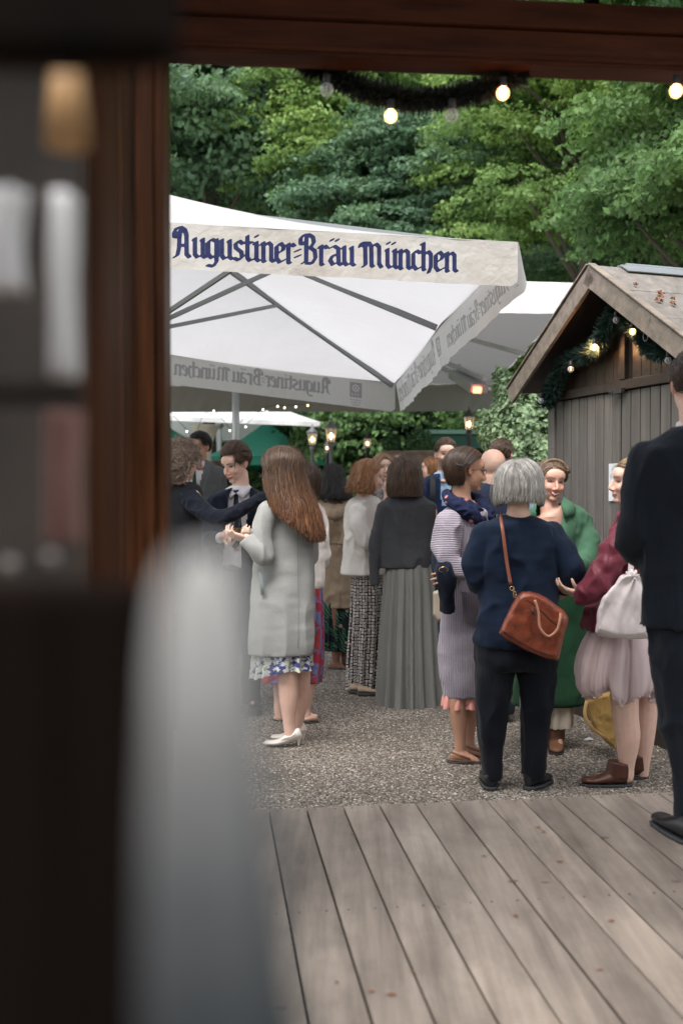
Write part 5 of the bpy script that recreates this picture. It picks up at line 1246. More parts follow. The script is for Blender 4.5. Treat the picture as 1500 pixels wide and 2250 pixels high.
C_green = cloth('green_coat', srgb(62, 98, 76), var=.08, wr=.5, wscale=5, rough=.8); C_green2 = cloth('green_coat_skirt', srgb(34, 72, 48), var=.18, wr=.4, wscale=7, rough=.85); C_cream = cloth('cream_dress', srgb(208, 198, 182), wr=.35)
C_burg = cloth('burgundy_shell', srgb(106, 42, 56), rough=.45, wr=.9, wscale=8, stretch=(1, 1, .6), weave=200); C_tote = cloth('white_tote', srgb(216, 206, 206), wr=.6, wscale=7, rough=.6); C_pink = cloth('salmon_skirt', srgb(214, 148, 140), wr=.3)
C_blacktr = cloth('black_trousers', srgb(18, 19, 26), wr=.5, stretch=(1, 1, .3)); C_black = plain('black_leather', (.012, .012, .014), .35, .2, 20, .2); C_backpack = plain('backpack_black', (.015, .016, .018), .7)
C_wshoe = plain('white_leather', srgb(214, 206, 198), .35, .05, 20, .1); C_nude = plain('nude_leather', srgb(200, 160, 142), .45); C_tanshoe = plain('tan_leather', srgb(120, 84, 62), .5); C_boot = plain('brown_leather_boot', srgb(78, 44, 34), .38, .2, 12, .25); C_beigeshoe = plain('espadrille', srgb(168, 146, 126), .8)
def pattern(name, kind):
    t = NT(name); uv = t.co('UV'); ob = t.co('Object')
    if kind == 'squares':
        vo = t.node('ShaderNodeTexVoronoi', distance='CHEBYCHEV'); vo.inputs['Scale'].default_value = 42; vo.inputs['Randomness'].default_value = .22; t.L(uv, vo.inputs[0]); d = vo.outputs['Distance']
        c = t.ramp(d, [(0, (.03, .028, .03)), (.15, (.03, .028, .03)), (.18, (.62, .58, .54)), (.34, (.62, .58, .54)), (.37, (.02, .02, .022))], 'LINEAR')
    elif kind == 'geo':
        w1 = t.node('ShaderNodeTexChecker'); w1.inputs['Scale'].default_value = 9; mp = t.node('ShaderNodeMapping'); mp.inputs['Rotation'].default_value = (0, 0, .785); t.L(uv, mp.inputs[0]); t.L(mp.outputs[0], w1.inputs[0])
        w2 = t.node('ShaderNodeTexChecker'); w2.inputs['Scale'].default_value = 6.36; t.L(uv, w2.inputs[0]); x = t.math('ABSOLUTE', t.math('SUBTRACT', w1.outputs[1], w2.outputs[1]))
        c = t.mix(srgb(104, 108, 148), srgb(150, 62, 64), x); vo = t.node('ShaderNodeTexVoronoi'); vo.inputs['Scale'].default_value = 7; t.L(uv, vo.inputs[0])
        c = t.mix(c, srgb(150, 50, 60), t.ramp(vo.outputs[0], [(.22, 1), (.24, 0)])); c = t.mix(c, srgb(70, 60, 110), t.ramp(t.noise(40, uv, 2), [(.5, 0), (.75, .5)]))
    elif kind == 'jungle':
        n = t.noise(9, uv, 2); wv = t.node('ShaderNodeTexWave', wave_type='BANDS', bands_direction='DIAGONAL'); wv.inputs['Scale'].default_value = 20; wv.inputs['Distortion'].default_value = 9; wv.inputs['Detail'].default_value = 1; t.L(uv, wv.inputs[0])
        k = t.math('MULTIPLY', t.ramp(wv.outputs[1], [(.62, 0), (.7, 1)]), t.ramp(n, [(.42, 0), (.5, 1)])); c = t.mix((.008, .012, .014), (.05, .15, .09), k)
        vo = t.node('ShaderNodeTexVoronoi'); vo.inputs['Scale'].default_value = 8; t.L(uv, vo.inputs[0]); c = t.mix(c, (.5, .3, .28), t.ramp(vo.outputs[0], [(.13, .8), (.16, 0)]))
    elif kind == 'floral':
        n = t.noise(26, uv, 3, .6); c = t.mix((.60, .62, .58), (.055, .06, .20), t.ramp(n, [(.50, 0), (.54, 1)])); c = t.mix(c, (.20, .26, .16), t.ramp(t.noise(34, ob, 2), [(.6, 0), (.63, .8)]))
    elif kind == 'scarf':
        vo = t.node('ShaderNodeTexVoronoi'); vo.inputs['Scale'].default_value = 26; t.L(ob, vo.inputs[0]); c = t.mix((.010, .015, .045), (.55, .2, .2), t.ramp(vo.outputs[0], [(.30, 1), (.36, 0)])); c = t.mix(c, (.6, .45, .42), t.ramp(vo.outputs[0], [(.10, .8), (.14, 0)]))
        c = t.mix((.010, .015, .045), c, t.ramp(t.noise(8, ob, 2), [(.45, 0), (.55, 1)]))
    elif kind == 'greyscarf':
        c = t.ramp(t.noise(18, ob, 3), [(.3, (.03, .03, .035)), (.7, (.3, .3, .32))])
    t.set(c, .85, t.bump(t.noise(8, ob, 3), .35, .02)); t.b.inputs['Specular IOR Level'].default_value = .2; return t.m
P_sq = pattern('square_print', 'squares'); P_geo = pattern('red_blue_print', 'geo'); P_jun = pattern('jungle_print', 'jungle'); P_flo = pattern('blue_floral', 'floral'); P_scarf = pattern('navy_floral_scarf', 'scarf'); P_gs = pattern('grey_scarf', 'greyscarf')
M_gold = plain('gold_metal', (.6, .42, .18), .25, .05, 5, 0, metal=1); M_frame = plain('glasses_frame', (.10, .02, .02), .3); M_silver = plain('silver_metal', (.6, .6, .62), .25, .05, 5, 0, metal=1)
def glasses(s, mat, dark=True):
    mb = MB(); k = s.hk
    for q in (-1, 1):
        P = [s.tf((q * .031 + .021 * math.cos(a), .094 - .05 * (q * .031 + .021 * math.cos(a)) ** 2 * 4, -.004 + .015 * math.sin(a))) for a in np.linspace(0, 2 * PI, 20)]; mb.tube(P, .0014 * k, 6)
        mb.tube([s.tf((q * .052, .09, .003)), s.tf((q * .073, .06, .004)), s.tf((q * .082, -.005, .0))], .0016 * k, 6)
    mb.tube([s.tf((-.010, .097, 0)), s.tf((.010, .097, 0))], .0016 * k, 6); build('glasses', mb, mat, s.root)
def ring_seam(s, name, mat, P, r=.0015, parent=None):
    mb = MB(); mb.tube(pull([s.w(*p) for p in P], 5 * len(P)), r, 6); return build(name, mb, mat, parent or s.root)

# ------------------------------------------------------------------ the guests
# curly-haired guest in dark suit, arm reaching to the right
p = Person(395, 1500, 6.3, 'person with curly greying hair in dark suit jacket beside the post, arm reaching right', .007)
p.head(401, 1018, .23, yaw=-38); p.neck((398, 1072, .0)); p.torso([(1070, 378, 422, .8), (1095, 355, 438, .5), (1200, 355, 432, .55), (1310, 355, 436, .6)])
p.limb([(425, 1088, -.05, .05), (478, 1142, -.16, .042), (545, 1108, -.16, .032), (585, 1090, -.12, .026)]); p.limb([(358, 1095, 0, .05), (350, 1180, .02, .042), (352, 1250, .05, .03), (352, 1262, .05, .026)])
p.hand((583, 1091, -.12), (606, 1082, -.08), (0, .4, -1), curl=.35, side=1); p.hand((352, 1258, .05), (352, 1290, .05), (1, 0, 0), curl=.5)
for x, d in ((380, 0), (418, .03)): p.limb([(x, 1310, d, .085), (x, 1440, d, .06), (x, 1565, d, .04)]); p.foot((x, 1590, d), (x + 12, 1585, d + .2))
p.finish(); p.hair(H_curly, 'curly', n=2400, length=.040, w=.0030, open_=50, lo=-.85, vol=.012, seed=3)
jk = p.garment('suit_jacket', C_suit1, [(1060, 380, 424, .8), (1071, 356, 442, .62), (1095, 343, 448, .55), (1180, 345, 442, .55), (1260, 342, 444, .58), (1345, 338, 448, .6)], [[(358, 1095, 0, .062), (346, 1180, .02, .055), (350, 1250, .05, .042)]], wr=.008, seed=1)
p.garment('sleeve', C_suitarm, None, [[(414, 1092, -.04, .066), (442, 1118, -.12, .059), (476, 1138, -.17, .053), (515, 1128, -.18, .046), (560, 1102, -.16, .039), (584, 1090, -.12, .036)]], wr=.006, tw=.005, wf=(16, 16, 20), seed=2, parent=jk)
p.garment('trousers', C_blacktr, [(1320, 345, 440, .6), (1380, 350, 438, .6)], [[(378, 1350, 0, .095), (380, 1460, 0, .075), (380, 1575, 0, .06)], [(418, 1350, .03, .095), (418, 1460, .03, .075), (418, 1575, .03, .06)]])
for x in (380, 418): p.shoe('shoe', C_black, (x, 0, -.08), (x + 10, 0, .2))

# far man in grey suit with green tie
p = Person(446, 1400, 8.2, 'dark-haired man in grey suit and green tie standing behind the curly-haired person', .008, TAN)
p.head(438, 986, .235, yaw=150, pitch=5); p.neck((436, 1022, 0)); p.torso([(1020, 425, 450, .8), (1035, 412, 470, .5), (1130, 412, 480, .5), (1220, 412, 480, .55)])
p.limb([(410, 1035, 0, .045), (405, 1120, 0, .04), (420, 1150, -.2, .03)]); p.limb([(474, 1035, 0, .045), (486, 1110, 0, .04), (470, 1150, -.15, .03)]); p.hand((470, 1148, -.15), (455, 1155, -.22), (0, 0, -1)); p.hand((420, 1148, -.2), (435, 1152, -.26), (0, 0, -1))
for x in (425, 465): p.limb([(x, 1210, 0, .08), (x, 1330, 0, .06), (x, 1455, 0, .04)]); p.foot((x, 1470, 0), (x, 1480, -.2))
p.finish(); p.hair(H_black, 'short', n=500, length=.05, w=.007, open_=50, top=.02, seed=4)
p.garment('shirt', C_shirt, [(1012, 424, 451, .8), (1028, 414, 468, .5), (1120, 412, 470, .5), (1180, 412, 470, .5)], voxel=.011)
p.garment('suit_jacket', C_greysuit, [(1010, 424, 454, .8), (1022, 408, 472, .6), (1060, 404, 488, .55), (1140, 406, 488, .55), (1230, 404, 490, .58)], [[(408, 1040, 0, .06), (402, 1120, 0, .055), (418, 1148, -.18, .042)], [(478, 1040, 0, .06), (488, 1112, 0, .055), (474, 1146, -.13, .042)]], voxel=.011, cut=[(419, 1005), (451, 1005), (447, 1030), (436, 1075), (420, 1100), (413, 1060)])
flatpoly(p, 'tie', [(422, 1020), (431, 1020), (430, 1030), (433, 1085), (427, 1095), (421, 1085), (424, 1030)], C_gtie, -.09)
p.garment('trousers', C_greysuit, [(1215, 412, 482, .6), (1260, 414, 482, .6)], [[(428, 1240, 0, .085), (426, 1350, 0, .07), (425, 1462, 0, .055)], [(466, 1240, 0, .085), (466, 1350, 0, .07), (465, 1462, 0, .055)]], voxel=.012)
for x in (425, 465): p.shoe('shoe', C_black, (x, 0, .08), (x, 0, -.2))

# woman with round glasses and blue jacket
p = Person(480, 1400, 8.4, 'woman with gold-rimmed glasses and smooth brown hair between the two suited men', .008)
p.head(474, 1046, .225, yaw=108, pitch=4); p.neck((480, 1082, 0)); p.torso([(1082, 468, 492, .8), (1098, 450, 508, .5), (1180, 452, 506, .5), (1260, 450, 508, .55)])
p.limb([(450, 1100, 0, .04), (445, 1170, 0, .035), (452, 1215, -.1, .026)]); p.limb([(510, 1100, 0, .04), (514, 1170, 0, .035), (508, 1215, -.1, .026)]); p.hand((452, 1213, -.1), (456, 1235, -.15), (1, 0, 0)); p.hand((508, 1213, -.1), (504, 1235, -.15), (-1, 0, 0))
for x in (466, 494): p.limb([(x, 1250, 0, .07), (x, 1350, 0, .05), (x, 1445, 0, .035)]); p.foot((x, 1465, 0), (x, 1475, -.18))
p.finish(); p.hair(H_brown, 'bob', n=380, length=.05, open_=78, w=.008, seed=5, vol=.012, tail_in=.03); glasses(p, M_gold)
p.garment('jacket', cloth('mid_blue_jacket', srgb(44, 62, 96)), [(1080, 468, 494, .8), (1092, 448, 512, .6), (1140, 442, 516, .55), (1250, 444, 514, .6)], [[(450, 1105, 0, .05), (443, 1170, 0, .045), (452, 1210, -.08, .036)], [(512, 1105, 0, .05), (517, 1170, 0, .045), (508, 1210, -.08, .036)]], voxel=.011)
p.garment('trousers', C_blacktr, [(1235, 450, 510, .6), (1280, 452, 508, .6)], [[(466, 1270, 0, .08), (466, 1350, 0, .06), (466, 1450, 0, .05)], [(494, 1270, 0, .08), (494, 1350, 0, .06), (494, 1450, 0, .05)]], voxel=.012)
for x in (466, 494): p.shoe('shoe', C_black, (x, 0, .06), (x, 0, -.18))

# young man in navy suit
p = Person(538, 1560, 6.82, 'young man in navy suit, white shirt and navy tie, looking down to the left', .005)
p.head(519, 1021, .246, yaw=140, pitch=18, roll=0, brow=(.07, .04, .025)); p.neck((527, 1092, .0), .058)
p.torso([(1092, 500, 556, .7), (1112, 472, 572, .45), (1180, 470, 570, .5), (1250, 476, 566, .5), (1300, 478, 568, .5)])
p.limb([(472, 1112, 0, .05), (462, 1178, -.06, .045), (486, 1180, -.24, .031), (492, 1178, -.27, .028)]); p.limb([(573, 1112, 0, .05), (580, 1185, -.08, .045), (540, 1170, -.28, .031), (532, 1167, -.30, .028)])
p.hand((487, 1180, -.25), (512, 1168, -.33), (.2, -.9, .3), curl=.55, side=-1); p.hand((536, 1169, -.29), (513, 1172, -.37), (-.2, -.8, -.4), curl=.55, side=1)
p.limb([(500, 1290, 0, .085), (498, 1420, 0, .06), (500, 1535, 0, .04)]); p.limb([(545, 1290, 0, .085), (551, 1420, 0, .06), (553, 1535, 0, .04)]); p.foot((500, 1560, 0), (495, 1575, -.2)); p.foot((553, 1550, 0), (560, 1568, -.2))
p.finish(); p.hair(H_brown, 'short', n=1300, length=.075, w=.007, open_=48, top=.030, seed=6, part=.45, vol=.010, fwd=.0)
sh = p.garment('shirt', C_shirt, [(1068, 506, 550, .85), (1080, 490, 560, .62), (1106, 474, 572, .5), (1180, 474, 566, .52), (1236, 480, 562, .54), (1246, 482, 560, .54)], voxel=.007, wr=.005)
flatpoly(p, 'collar', [(504, 1078, .02), (518, 1084, -.02), (506, 1094, -.03), (498, 1084, 0)], C_shirt, -.078, .006, sh); flatpoly(p, 'collar', [(519, 1083, -.02), (548, 1064, .04), (552, 1078, .02), (533, 1096, -.03)], C_shirt, -.078, .006, sh)
flatpoly(p, 'tie', [(513, 1076, .02), (525, 1076, .02), (522, 1087), (528, 1130, -.012), (526, 1196, -.012), (517, 1210, -.012), (508, 1198, -.012), (511, 1130, -.012), (515, 1087)], C_tie, -.094, .006, bend=.006)
p.garment('suit_jacket', C_navy, [(1070, 506, 552, .8), (1080, 482, 570, .62), (1100, 458, 584, .54), (1180, 456, 580, .52), (1240, 460, 576, .54), (1292, 456, 582, .56)],
          [[(466, 1116, 0, .066), (456, 1180, -.05, .060), (470, 1184, -.16, .050), (484, 1182, -.23, .042)], [(574, 1116, 0, .066), (584, 1186, -.07, .060), (562, 1180, -.20, .05), (546, 1172, -.26, .042)]], voxel=.008, wr=.008, cut=[(510, 1072), (552, 1064), (549, 1090), (547, 1120), (538, 1160), (529, 1212), (530, 1310), (497, 1310), (488, 1236), (499, 1150), (500, 1096)], seed=3)
flatpoly(p, 'lapel', [(503, 1080, .01), (499, 1100), (500, 1150), (494, 1175, .01), (484, 1130, .02), (490, 1092, .03)], C_navy, -.118, .006); flatpoly(p, 'lapel', [(552, 1070, .04), (560, 1090, .03), (562, 1130, .01), (540, 1180, 0), (547, 1120, -.01), (549, 1092)], C_navy, -.115, .006)
for (wx, wy, d1, ex, ey, d2) in ((484, 1182, -.23, 489, 1180, -.255), (546, 1172, -.26, 539, 1170, -.285)): p.garment('cuff', C_shirt, None, [[(wx, wy, d1, .038), (ex, ey, d2, .036)]], voxel=.006, wr=0)
bt = p.garment('belt', C_black, [(1240, 479, 563, .56), (1251, 479, 563, .56)], voxel=.006, wr=0); bk_ = MB(); bk_.tube([p.w(500 + dx, 1245 + dy_, -.088) for dx, dy_ in ((0, -5), (12, -5), (12, 5), (0, 5), (0, -5))], .0025, 6); build('buckle', bk_, M_gold, bt)
p.garment('trousers', C_blacktr, [(1250, 481, 562, .56), (1310, 476, 572, .56)], [[(503, 1290, 0, .095), (499, 1420, 0, .072), (500, 1545, 0, .056)], [(546, 1290, 0, .095), (552, 1420, 0, .072), (554, 1545, 0, .056)]], seed=4)
p.shoe('shoe', C_black, (500, 0, .06), (494, 0, -.22)); p.shoe('shoe', C_black, (553, 0, .06), (561, 0, -.22))
wine_glass(p.w(520, 1210, -.40), 'wine glass held by the young man in the navy suit', .21, .034)

# long-haired woman in mint-grey coat
p = Person(622, 1640, 5.84, 'woman with very long auburn hair, mint-grey wool coat and white heels', .0055)
p.head(617, 1035, .232, yaw=62, pitch=4); p.neck((625, 1112, 0)); p.torso([(1112, 600, 652, .7), (1135, 585, 672, .5), (1230, 580, 676, .6), (1330, 578, 678, .65), (1400, 590, 670, .65)])
p.limb([(584, 1128, -.08, .045), (579, 1175, -.12, .042), (586, 1220, -.13, .04), (556, 1196, -.16, .030), (541, 1182, -.14, .026)]); p.limb([(672, 1130, .06, .045), (672, 1225, .12, .04), (610, 1210, .18, .03), (560, 1185, .14, .026)])
p.hand((545, 1186, -.14), (518, 1178, -.16), (.1, .5, 1), curl=.75, side=-1); p.hand((565, 1187, .14), (545, 1178, .08), (-.2, -.2, 1), curl=.9, side=1)
p.limb([(630, 1390, -.03, .078), (631, 1478, -.03, .062), (634, 1535, -.03, .056), (635, 1585, -.03, .037), (638, 1618, -.03, .033)]); p.limb([(655, 1390, .08, .075), (662, 1470, .08, .056), (662, 1530, .09, .050), (656, 1580, .10, .034), (652, 1608, .11, .03)])

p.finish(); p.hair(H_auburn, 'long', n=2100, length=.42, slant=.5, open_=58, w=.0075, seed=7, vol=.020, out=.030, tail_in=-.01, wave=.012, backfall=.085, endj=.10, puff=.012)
ct = p.garment('coat', C_coat, [(1096, 604, 652, .8), (1106, 582, 672, .65), (1130, 568, 686, .56), (1180, 564, 689, .56), (1250, 560, 689, .60), (1336, 550, 689, .66), (1400, 544, 690, .70), (1436, 543, 686, .72)],
          [[(590, 1122, -.08, .060), (578, 1172, -.12, .057), (584, 1224, -.14, .054), (562, 1206, -.17, .046), (542, 1184, -.15, .040)], [(674, 1130, .05, .06), (676, 1225, .1, .055), (620, 1212, .18, .05), (575, 1190, .15, .042)]], voxel=.008, wr=.007, wf=(7, 7, 2.0), tw=.004, seed=5, dy=0)
ring_seam(p, 'seam', plain('seam_grey', srgb(112, 122, 124), .9), [(653, 1150, -.105), (654, 1240, -.112), (656, 1320, -.122), (655, 1425, -.128)], .0016, ct)  # coat seam in a darker grey
flatpoly(p, 'pocket', [(568, 1258), (575, 1258, -.01), (581, 1305, -.01), (573, 1308)], cloth('coat_pocket', srgb(128, 140, 141)), -.128, .01, ct)
p.skirt('dress', P_flo, [(1405, 556, 680, .7), (1440, 552, 686, .7), (1474, 549, 688, .72)], pleats=13, amp=.022, ruffle=.006, seed=8, hem=lambda a: .030 * np.cos(a) + .012 * np.sin(a * 3))
for (hx, tx, d) in ((660, 577, -.03), (670, 592, .11)):
    sh = p.shoe('shoe', C_wshoe, (hx, 0, d), (tx, 0, d), w=.038, h=.062, heelh=.045, toe_r=.3); strap(p, 'ankle_strap', [(648, 1612, d - .035), (640, 1618, d - .045), (626, 1622, d - .04), (614, 1630 , d - .03)] if d < 0 else [(650, 1600, d - .035), (634, 1608, d - .04), (618, 1618, d - .03)], .004, .002, C_wshoe, sh)

# woman with hair clip, white jacket and red-blue skirt
p = Person(672, 1590, 6.42, 'woman in white jacket and red and blue patterned skirt half hidden behind the long-haired woman', .006)
p.head(668, 1060, .228, yaw=25); p.neck((672, 1118, 0)); p.torso([(1118, 655, 690, .7), (1135, 645, 700, .5), (1240, 645, 702, .6), (1330, 640, 700, .65)])
p.limb([(650, 1130, .05, .042), (645, 1220, .1, .038), (640, 1200, .28, .028)]); p.limb([(694, 1130, 0, .042), (698, 1215, .0, .034), (680, 1250, .15, .028)]); p.hand((642, 1202, .27), (632, 1185, .35), (0, 0, 1)); p.hand((683, 1247, .14), (670, 1245, .2), (0, 0, 1))
p.limb([(675, 1350, 0, .08), (677, 1450, 0, .055), (677, 1510, -.01, .046), (673, 1555, 0, .031), (675, 1580, 0, .03)]); p.limb([(625, 1350, .05, .08), (618, 1480, .05, .05), (612, 1555, .05, .032), (614, 1575, .05, .03)]); p.foot((690, 1590, 0), (640, 1598, 0)); p.foot((635, 1580, .06), (590, 1588, .06))
p.finish(); p.hair(H_dkbrown, 'long', n=700, length=.10, open_=60, w=.009, seed=8, vol=.016, tail_in=.01, wave=.006)
hc = MB()
for i in range(7): c = p.w(665 + (i % 2) * 4 - 2 * (i > 4), 1036 + i * 3.4, -.10); hc.ell(c, (.012, .004, .007), 8, roty(.6 * (1 if i % 2 else -1)))
build('hair_clip', hc, plain('pearl', (.7, .68, .66), .3), p.root)
p.garment('jacket', C_white, [(1102, 658, 694, .8), (1112, 644, 706, .65), (1150, 638, 711, .6), (1245, 640, 712, .62), (1284, 644, 709, .62), (1294, 646, 706, .6)], [[(697, 1126, 0, .052), (707, 1190, -.01, .050), (705, 1235, .04, .045), (685, 1250, .14, .036)], [(648, 1130, .05, .05), (642, 1220, .1, .045), (640, 1204, .26, .036)]], seed=6)
p.skirt('skirt', P_geo, [(1285, 646, 708, .65), (1360, 636, 712, .7), (1440, 600, 712, .55), (1498, 572, 708, .48)], pleats=9, amp=.02, seed=3)
p.shoe('shoe', C_nude, (697, 0, 0), (640, 0, .0), w=.036, h=.045); p.shoe('shoe', C_tanshoe, (640, 0, .07), (598, 0, .07), w=.036, h=.045)

# woman with long black hair and beige parka
p = Person(738, 1470, 8.4, 'woman with straight black hair in beige hooded parka over a dark leaf-print skirt', .007, BROWN)
p.head(732, 1056, .228, yaw=12); p.neck((732, 1098, 0)); p.torso([(1104, 716, 752, .7), (1120, 702, 764, .5), (1220, 704, 764, .55), (1300, 706, 764, .55)])
p.limb([(702, 1125, 0, .042), (700, 1180, .02, .038), (715, 1190, .2, .028)]); p.limb([(762, 1125, -.03, .042), (764, 1180, -.06, .038), (745, 1192, .1, .028)]); p.hand((714, 1190, .19), (722, 1185, .28), (0, 0, 1)); p.hand((746, 1191, .1), (738, 1186, .2), (0, 0, 1))
p.limb([(738, 1330, -.02, .07), (738, 1420, -.02, .045), (738, 1452, -.02, .032), (739, 1464, -.02, .03)]); p.limb([(758, 1330, .04, .07), (758, 1420, .04, .045), (758, 1455, .04, .032)]); p.foot((726, 0, 0), (758, 0, -.05), .034, bare=True); p.foot((755, 1466, .04), (770, 1460, .12))
p.finish(); p.hair(H_black, 'long', n=800, length=.17, open_=60, w=.010, seed=9, vol=.018, tail_in=-.03, wave=.006, out=.02)
pk = p.garment('parka', C_parka, [(1102, 714, 754, .8), (1112, 698, 766, .65), (1140, 690, 774, .6), (1180, 700, 774, .58), (1196, 706, 772, .56), (1210, 703, 776, .6), (1270, 706, 780, .64), (1334, 711, 781, .66)], [[(757, 1126, -.06, .055), (766, 1165, -.1, .056), (760, 1194, -.10, .052), (740, 1192, .05, .045)], [(702, 1128, 0, .05), (698, 1182, .02, .046), (712, 1190, .17, .038)]], voxel=.009, wr=.010, tw=.008, seed=7)
p.garment('hood', C_parka, None, [[(706, 1104, -.06, .030), (716, 1120, -.13, .040), (735, 1130, -.17, .048), (752, 1120, -.13, .040), (762, 1104, -.06, .030)], [(722, 1112, -.11, .035), (735, 1118, -.13, .04), (748, 1112, -.11, .035)]], wr=.010, parent=pk, seed=3)
ring_seam(p, 'drawstring', plain('cord_beige', srgb(105, 90, 74), .8), [(704, 1196, -.06), (715, 1197, -.14), (735, 1195, -.165), (758, 1197, -.14), (772, 1195, -.06)], .006, pk)
p.skirt('skirt', P_jun, [(1320, 710, 778, .65), (1380, 708, 778, .7), (1428, 708, 776, .72)], pleats=11, amp=.022, seed=4)
p.shoe('sandal', C_tanshoe, (722, 0, .0), (760, 0, -.05), w=.034, h=.012); strap(p, 'ankle_strap', [(728, 1454, -.04), (738, 1458, -.07), (748, 1453, -.05)], .004, .002, C_tanshoe); p.shoe('sandal', C_tanshoe, (755, 0, .06), (770, 0, .2), w=.034, h=.012)

# strawberry-blonde woman in cream blazer
p = Person(800, 1520, 7.44, 'woman with wavy strawberry-blonde bob, cream blazer and black and white maxi skirt', .006)
p.head(811, 1050, .232, yaw=-68, pitch=6, brow=(.2, .11, .06)); p.neck((800, 1096, 0)); p.torso([(1100, 782, 820, .7), (1115, 772, 832, .5), (1220, 774, 832, .5), (1290, 780, 830, .5)])
p.limb([(788, 1120, -.13, .042), (798, 1185, -.16, .038), (845, 1186, -.12, .028), (852, 1184, -.1, .026)]); p.limb([(820, 1120, .12, .042), (826, 1185, .14, .038), (858, 1150, .1, .028)]); p.hand((848, 1185, -.12), (868, 1172, -.1), (0, 0, 1)); p.hand((856, 1152, .1), (868, 1132, .06), (.5, 0, .5))
for x, d in ((790, -.06), (815, .07)): p.limb([(804, 1290, d * .3, .05), (803, 1400, d * .5, .04), (x + 6, 1505, d * .7, .034)]); p.foot((x, 1518, d * .7), (x + 25, 1520, d * .7))
p.finish(); p.hair(H_straw, 'bob', n=800, length=.14, open_=92, w=.011, seed=10, vol=.016, tail_in=.01, wave=.014, out=.03, puff=.006, backfall=.01)
bz = p.garment('blazer', C_blazer, [(1090, 784, 824, .8), (1100, 768, 836, .7), (1130, 760, 842, .68), (1190, 758, 844, .66), (1231, 755, 845, .70), (1263, 751, 848, .74)], [[(786, 1120, -.12, .055), (790, 1160, -.16, .056), (806, 1192, -.16, .052), (830, 1190, -.14, .046), (846, 1186, -.12, .040)], [(820, 1118, .12, .05), (828, 1180, .14, .045), (852, 1156, .1, .038)]], voxel=.008, wr=.008, seed=8)
ring_seam(p, 'shoulder_seam', plain('seam_cream', srgb(150, 146, 140), .9), [(790, 1104, -.085), (779, 1122, -.09), (776, 1160, -.092)], .0016, bz)
p.skirt('maxi_skirt', P_sq, [(1255, 772, 840, .8), (1340, 770, 845, .85), (1430, 764, 842, .85), (1517, 760, 838, .9)], pleats=10, amp=.028, seed=5)
for x, d in ((768, -.08), (786, -.16)): p.shoe('shoe', C_beigeshoe, (x, 0, d), (x + 44, 0, d), w=.04, h=.05, sole=.025)

# woman drinking
p = Person(846, 1460, 8.6, 'fair-haired woman with grey scarf facing us and sipping from a glass', .006)
p.head(842, 1031, .236, yaw=192, pitch=-3, brow=(.25, .16, .10)); p.neck((840, 1072, 0)); p.torso([(1076, 826, 858, .7), (1090, 812, 872, .5), (1180, 812, 870, .5), (1260, 812, 870, .55)])
p.limb([(814, 1098, 0, .042), (806, 1150, -.05, .038), (840, 1120, -.2, .028), (850, 1085, -.2, .026)]); p.limb([(872, 1098, 0, .042), (876, 1165, 0, .038), (865, 1210, -.1, .028)]); p.hand((849, 1090, -.2), (852, 1068, -.22), (.3, 1, 0), curl=.6); p.hand((865, 1208, -.1), (862, 1228, -.12), (-1, 0, 0))
for x in (828, 856): p.limb([(x, 1250, 0, .075), (x, 1350, 0, .055), (x, 1440, 0, .035)]); p.foot((x, 1455, 0), (x, 1465, -.2))
p.finish(); p.hair(H_blond, 'long', n=420, length=.14, open_=50, w=.009, seed=11, vol=.014)
p.garment('coat', cloth('taupe_coat', srgb(150, 136, 124)), [(1076, 824, 862, .8), (1088, 808, 878, .6), (1150, 804, 880, .55), (1260, 806, 878, .6), (1340, 802, 882, .6)], [[(814, 1100, 0, .052), (804, 1150, -.05, .048), (830, 1128, -.15, .042), (846, 1098, -.19, .036)], [(872, 1100, 0, .052), (878, 1165, 0, .048), (866, 1205, -.08, .036)]], voxel=.010)
p.garment('scarf', P_gs, None, [[(822, 1062, -.02, .04), (828, 1082, -.09, .05), (842, 1094, -.12, .05), (858, 1082, -.08, .045), (862, 1064, -.0, .04)]], voxel=.009, wr=.014)
p.garment('trousers', C_blacktr, [(1300, 810, 874, .6), (1340, 810, 874, .6)], [[(828, 1320, 0, .07), (828, 1440, 0, .05)], [(856, 1320, 0, .07), (856, 1440, 0, .05)]], voxel=.012)
for x in (828, 856): p.shoe('shoe', C_black, (x, 0, .05), (x, 0, -.2))
wine_glass(p.w(856, 1074, -.28), 'glass at the lips of the fair-haired drinking woman', .17, .032, (.5, .2))

# woman in sage skirt and grey cropped jacket
p = Person(892, 1550, 6.97, 'woman with smooth brown bob, charcoal jacket over her shoulders and long sage skirt', .006)
p.head(889, 1053, .232, yaw=-4); p.neck((890, 1098, 0)); p.torso([(1098, 872, 910, .7), (1112, 858, 924, .5), (1220, 856, 930, .5), (1300, 856, 932, .55)])
p.limb([(858, 1115, .02, .042), (846, 1185, .05, .038), (865, 1190, .25, .028)]); p.limb([(926, 1115, .02, .042), (936, 1185, .05, .038), (915, 1190, .25, .028)]); p.hand((863, 1190, .24), (880, 1182, .3), (0, 0, 1)); p.hand((917, 1190, .24), (900, 1182, .3), (0, 0, 1))
for x in (875, 915): p.limb([(x, 1290, 0, .08), (x, 1410, 0, .055), (x, 1525, 0, .034)]); p.foot((x, 1545, 0), (x, 1530, .2))
p.finish(); p.hair(H_brown, 'bob', n=1100, length=.13, open_=62, w=.0085, seed=12, vol=.022, tail_in=.012, wave=.006, out=.012, puff=.012)
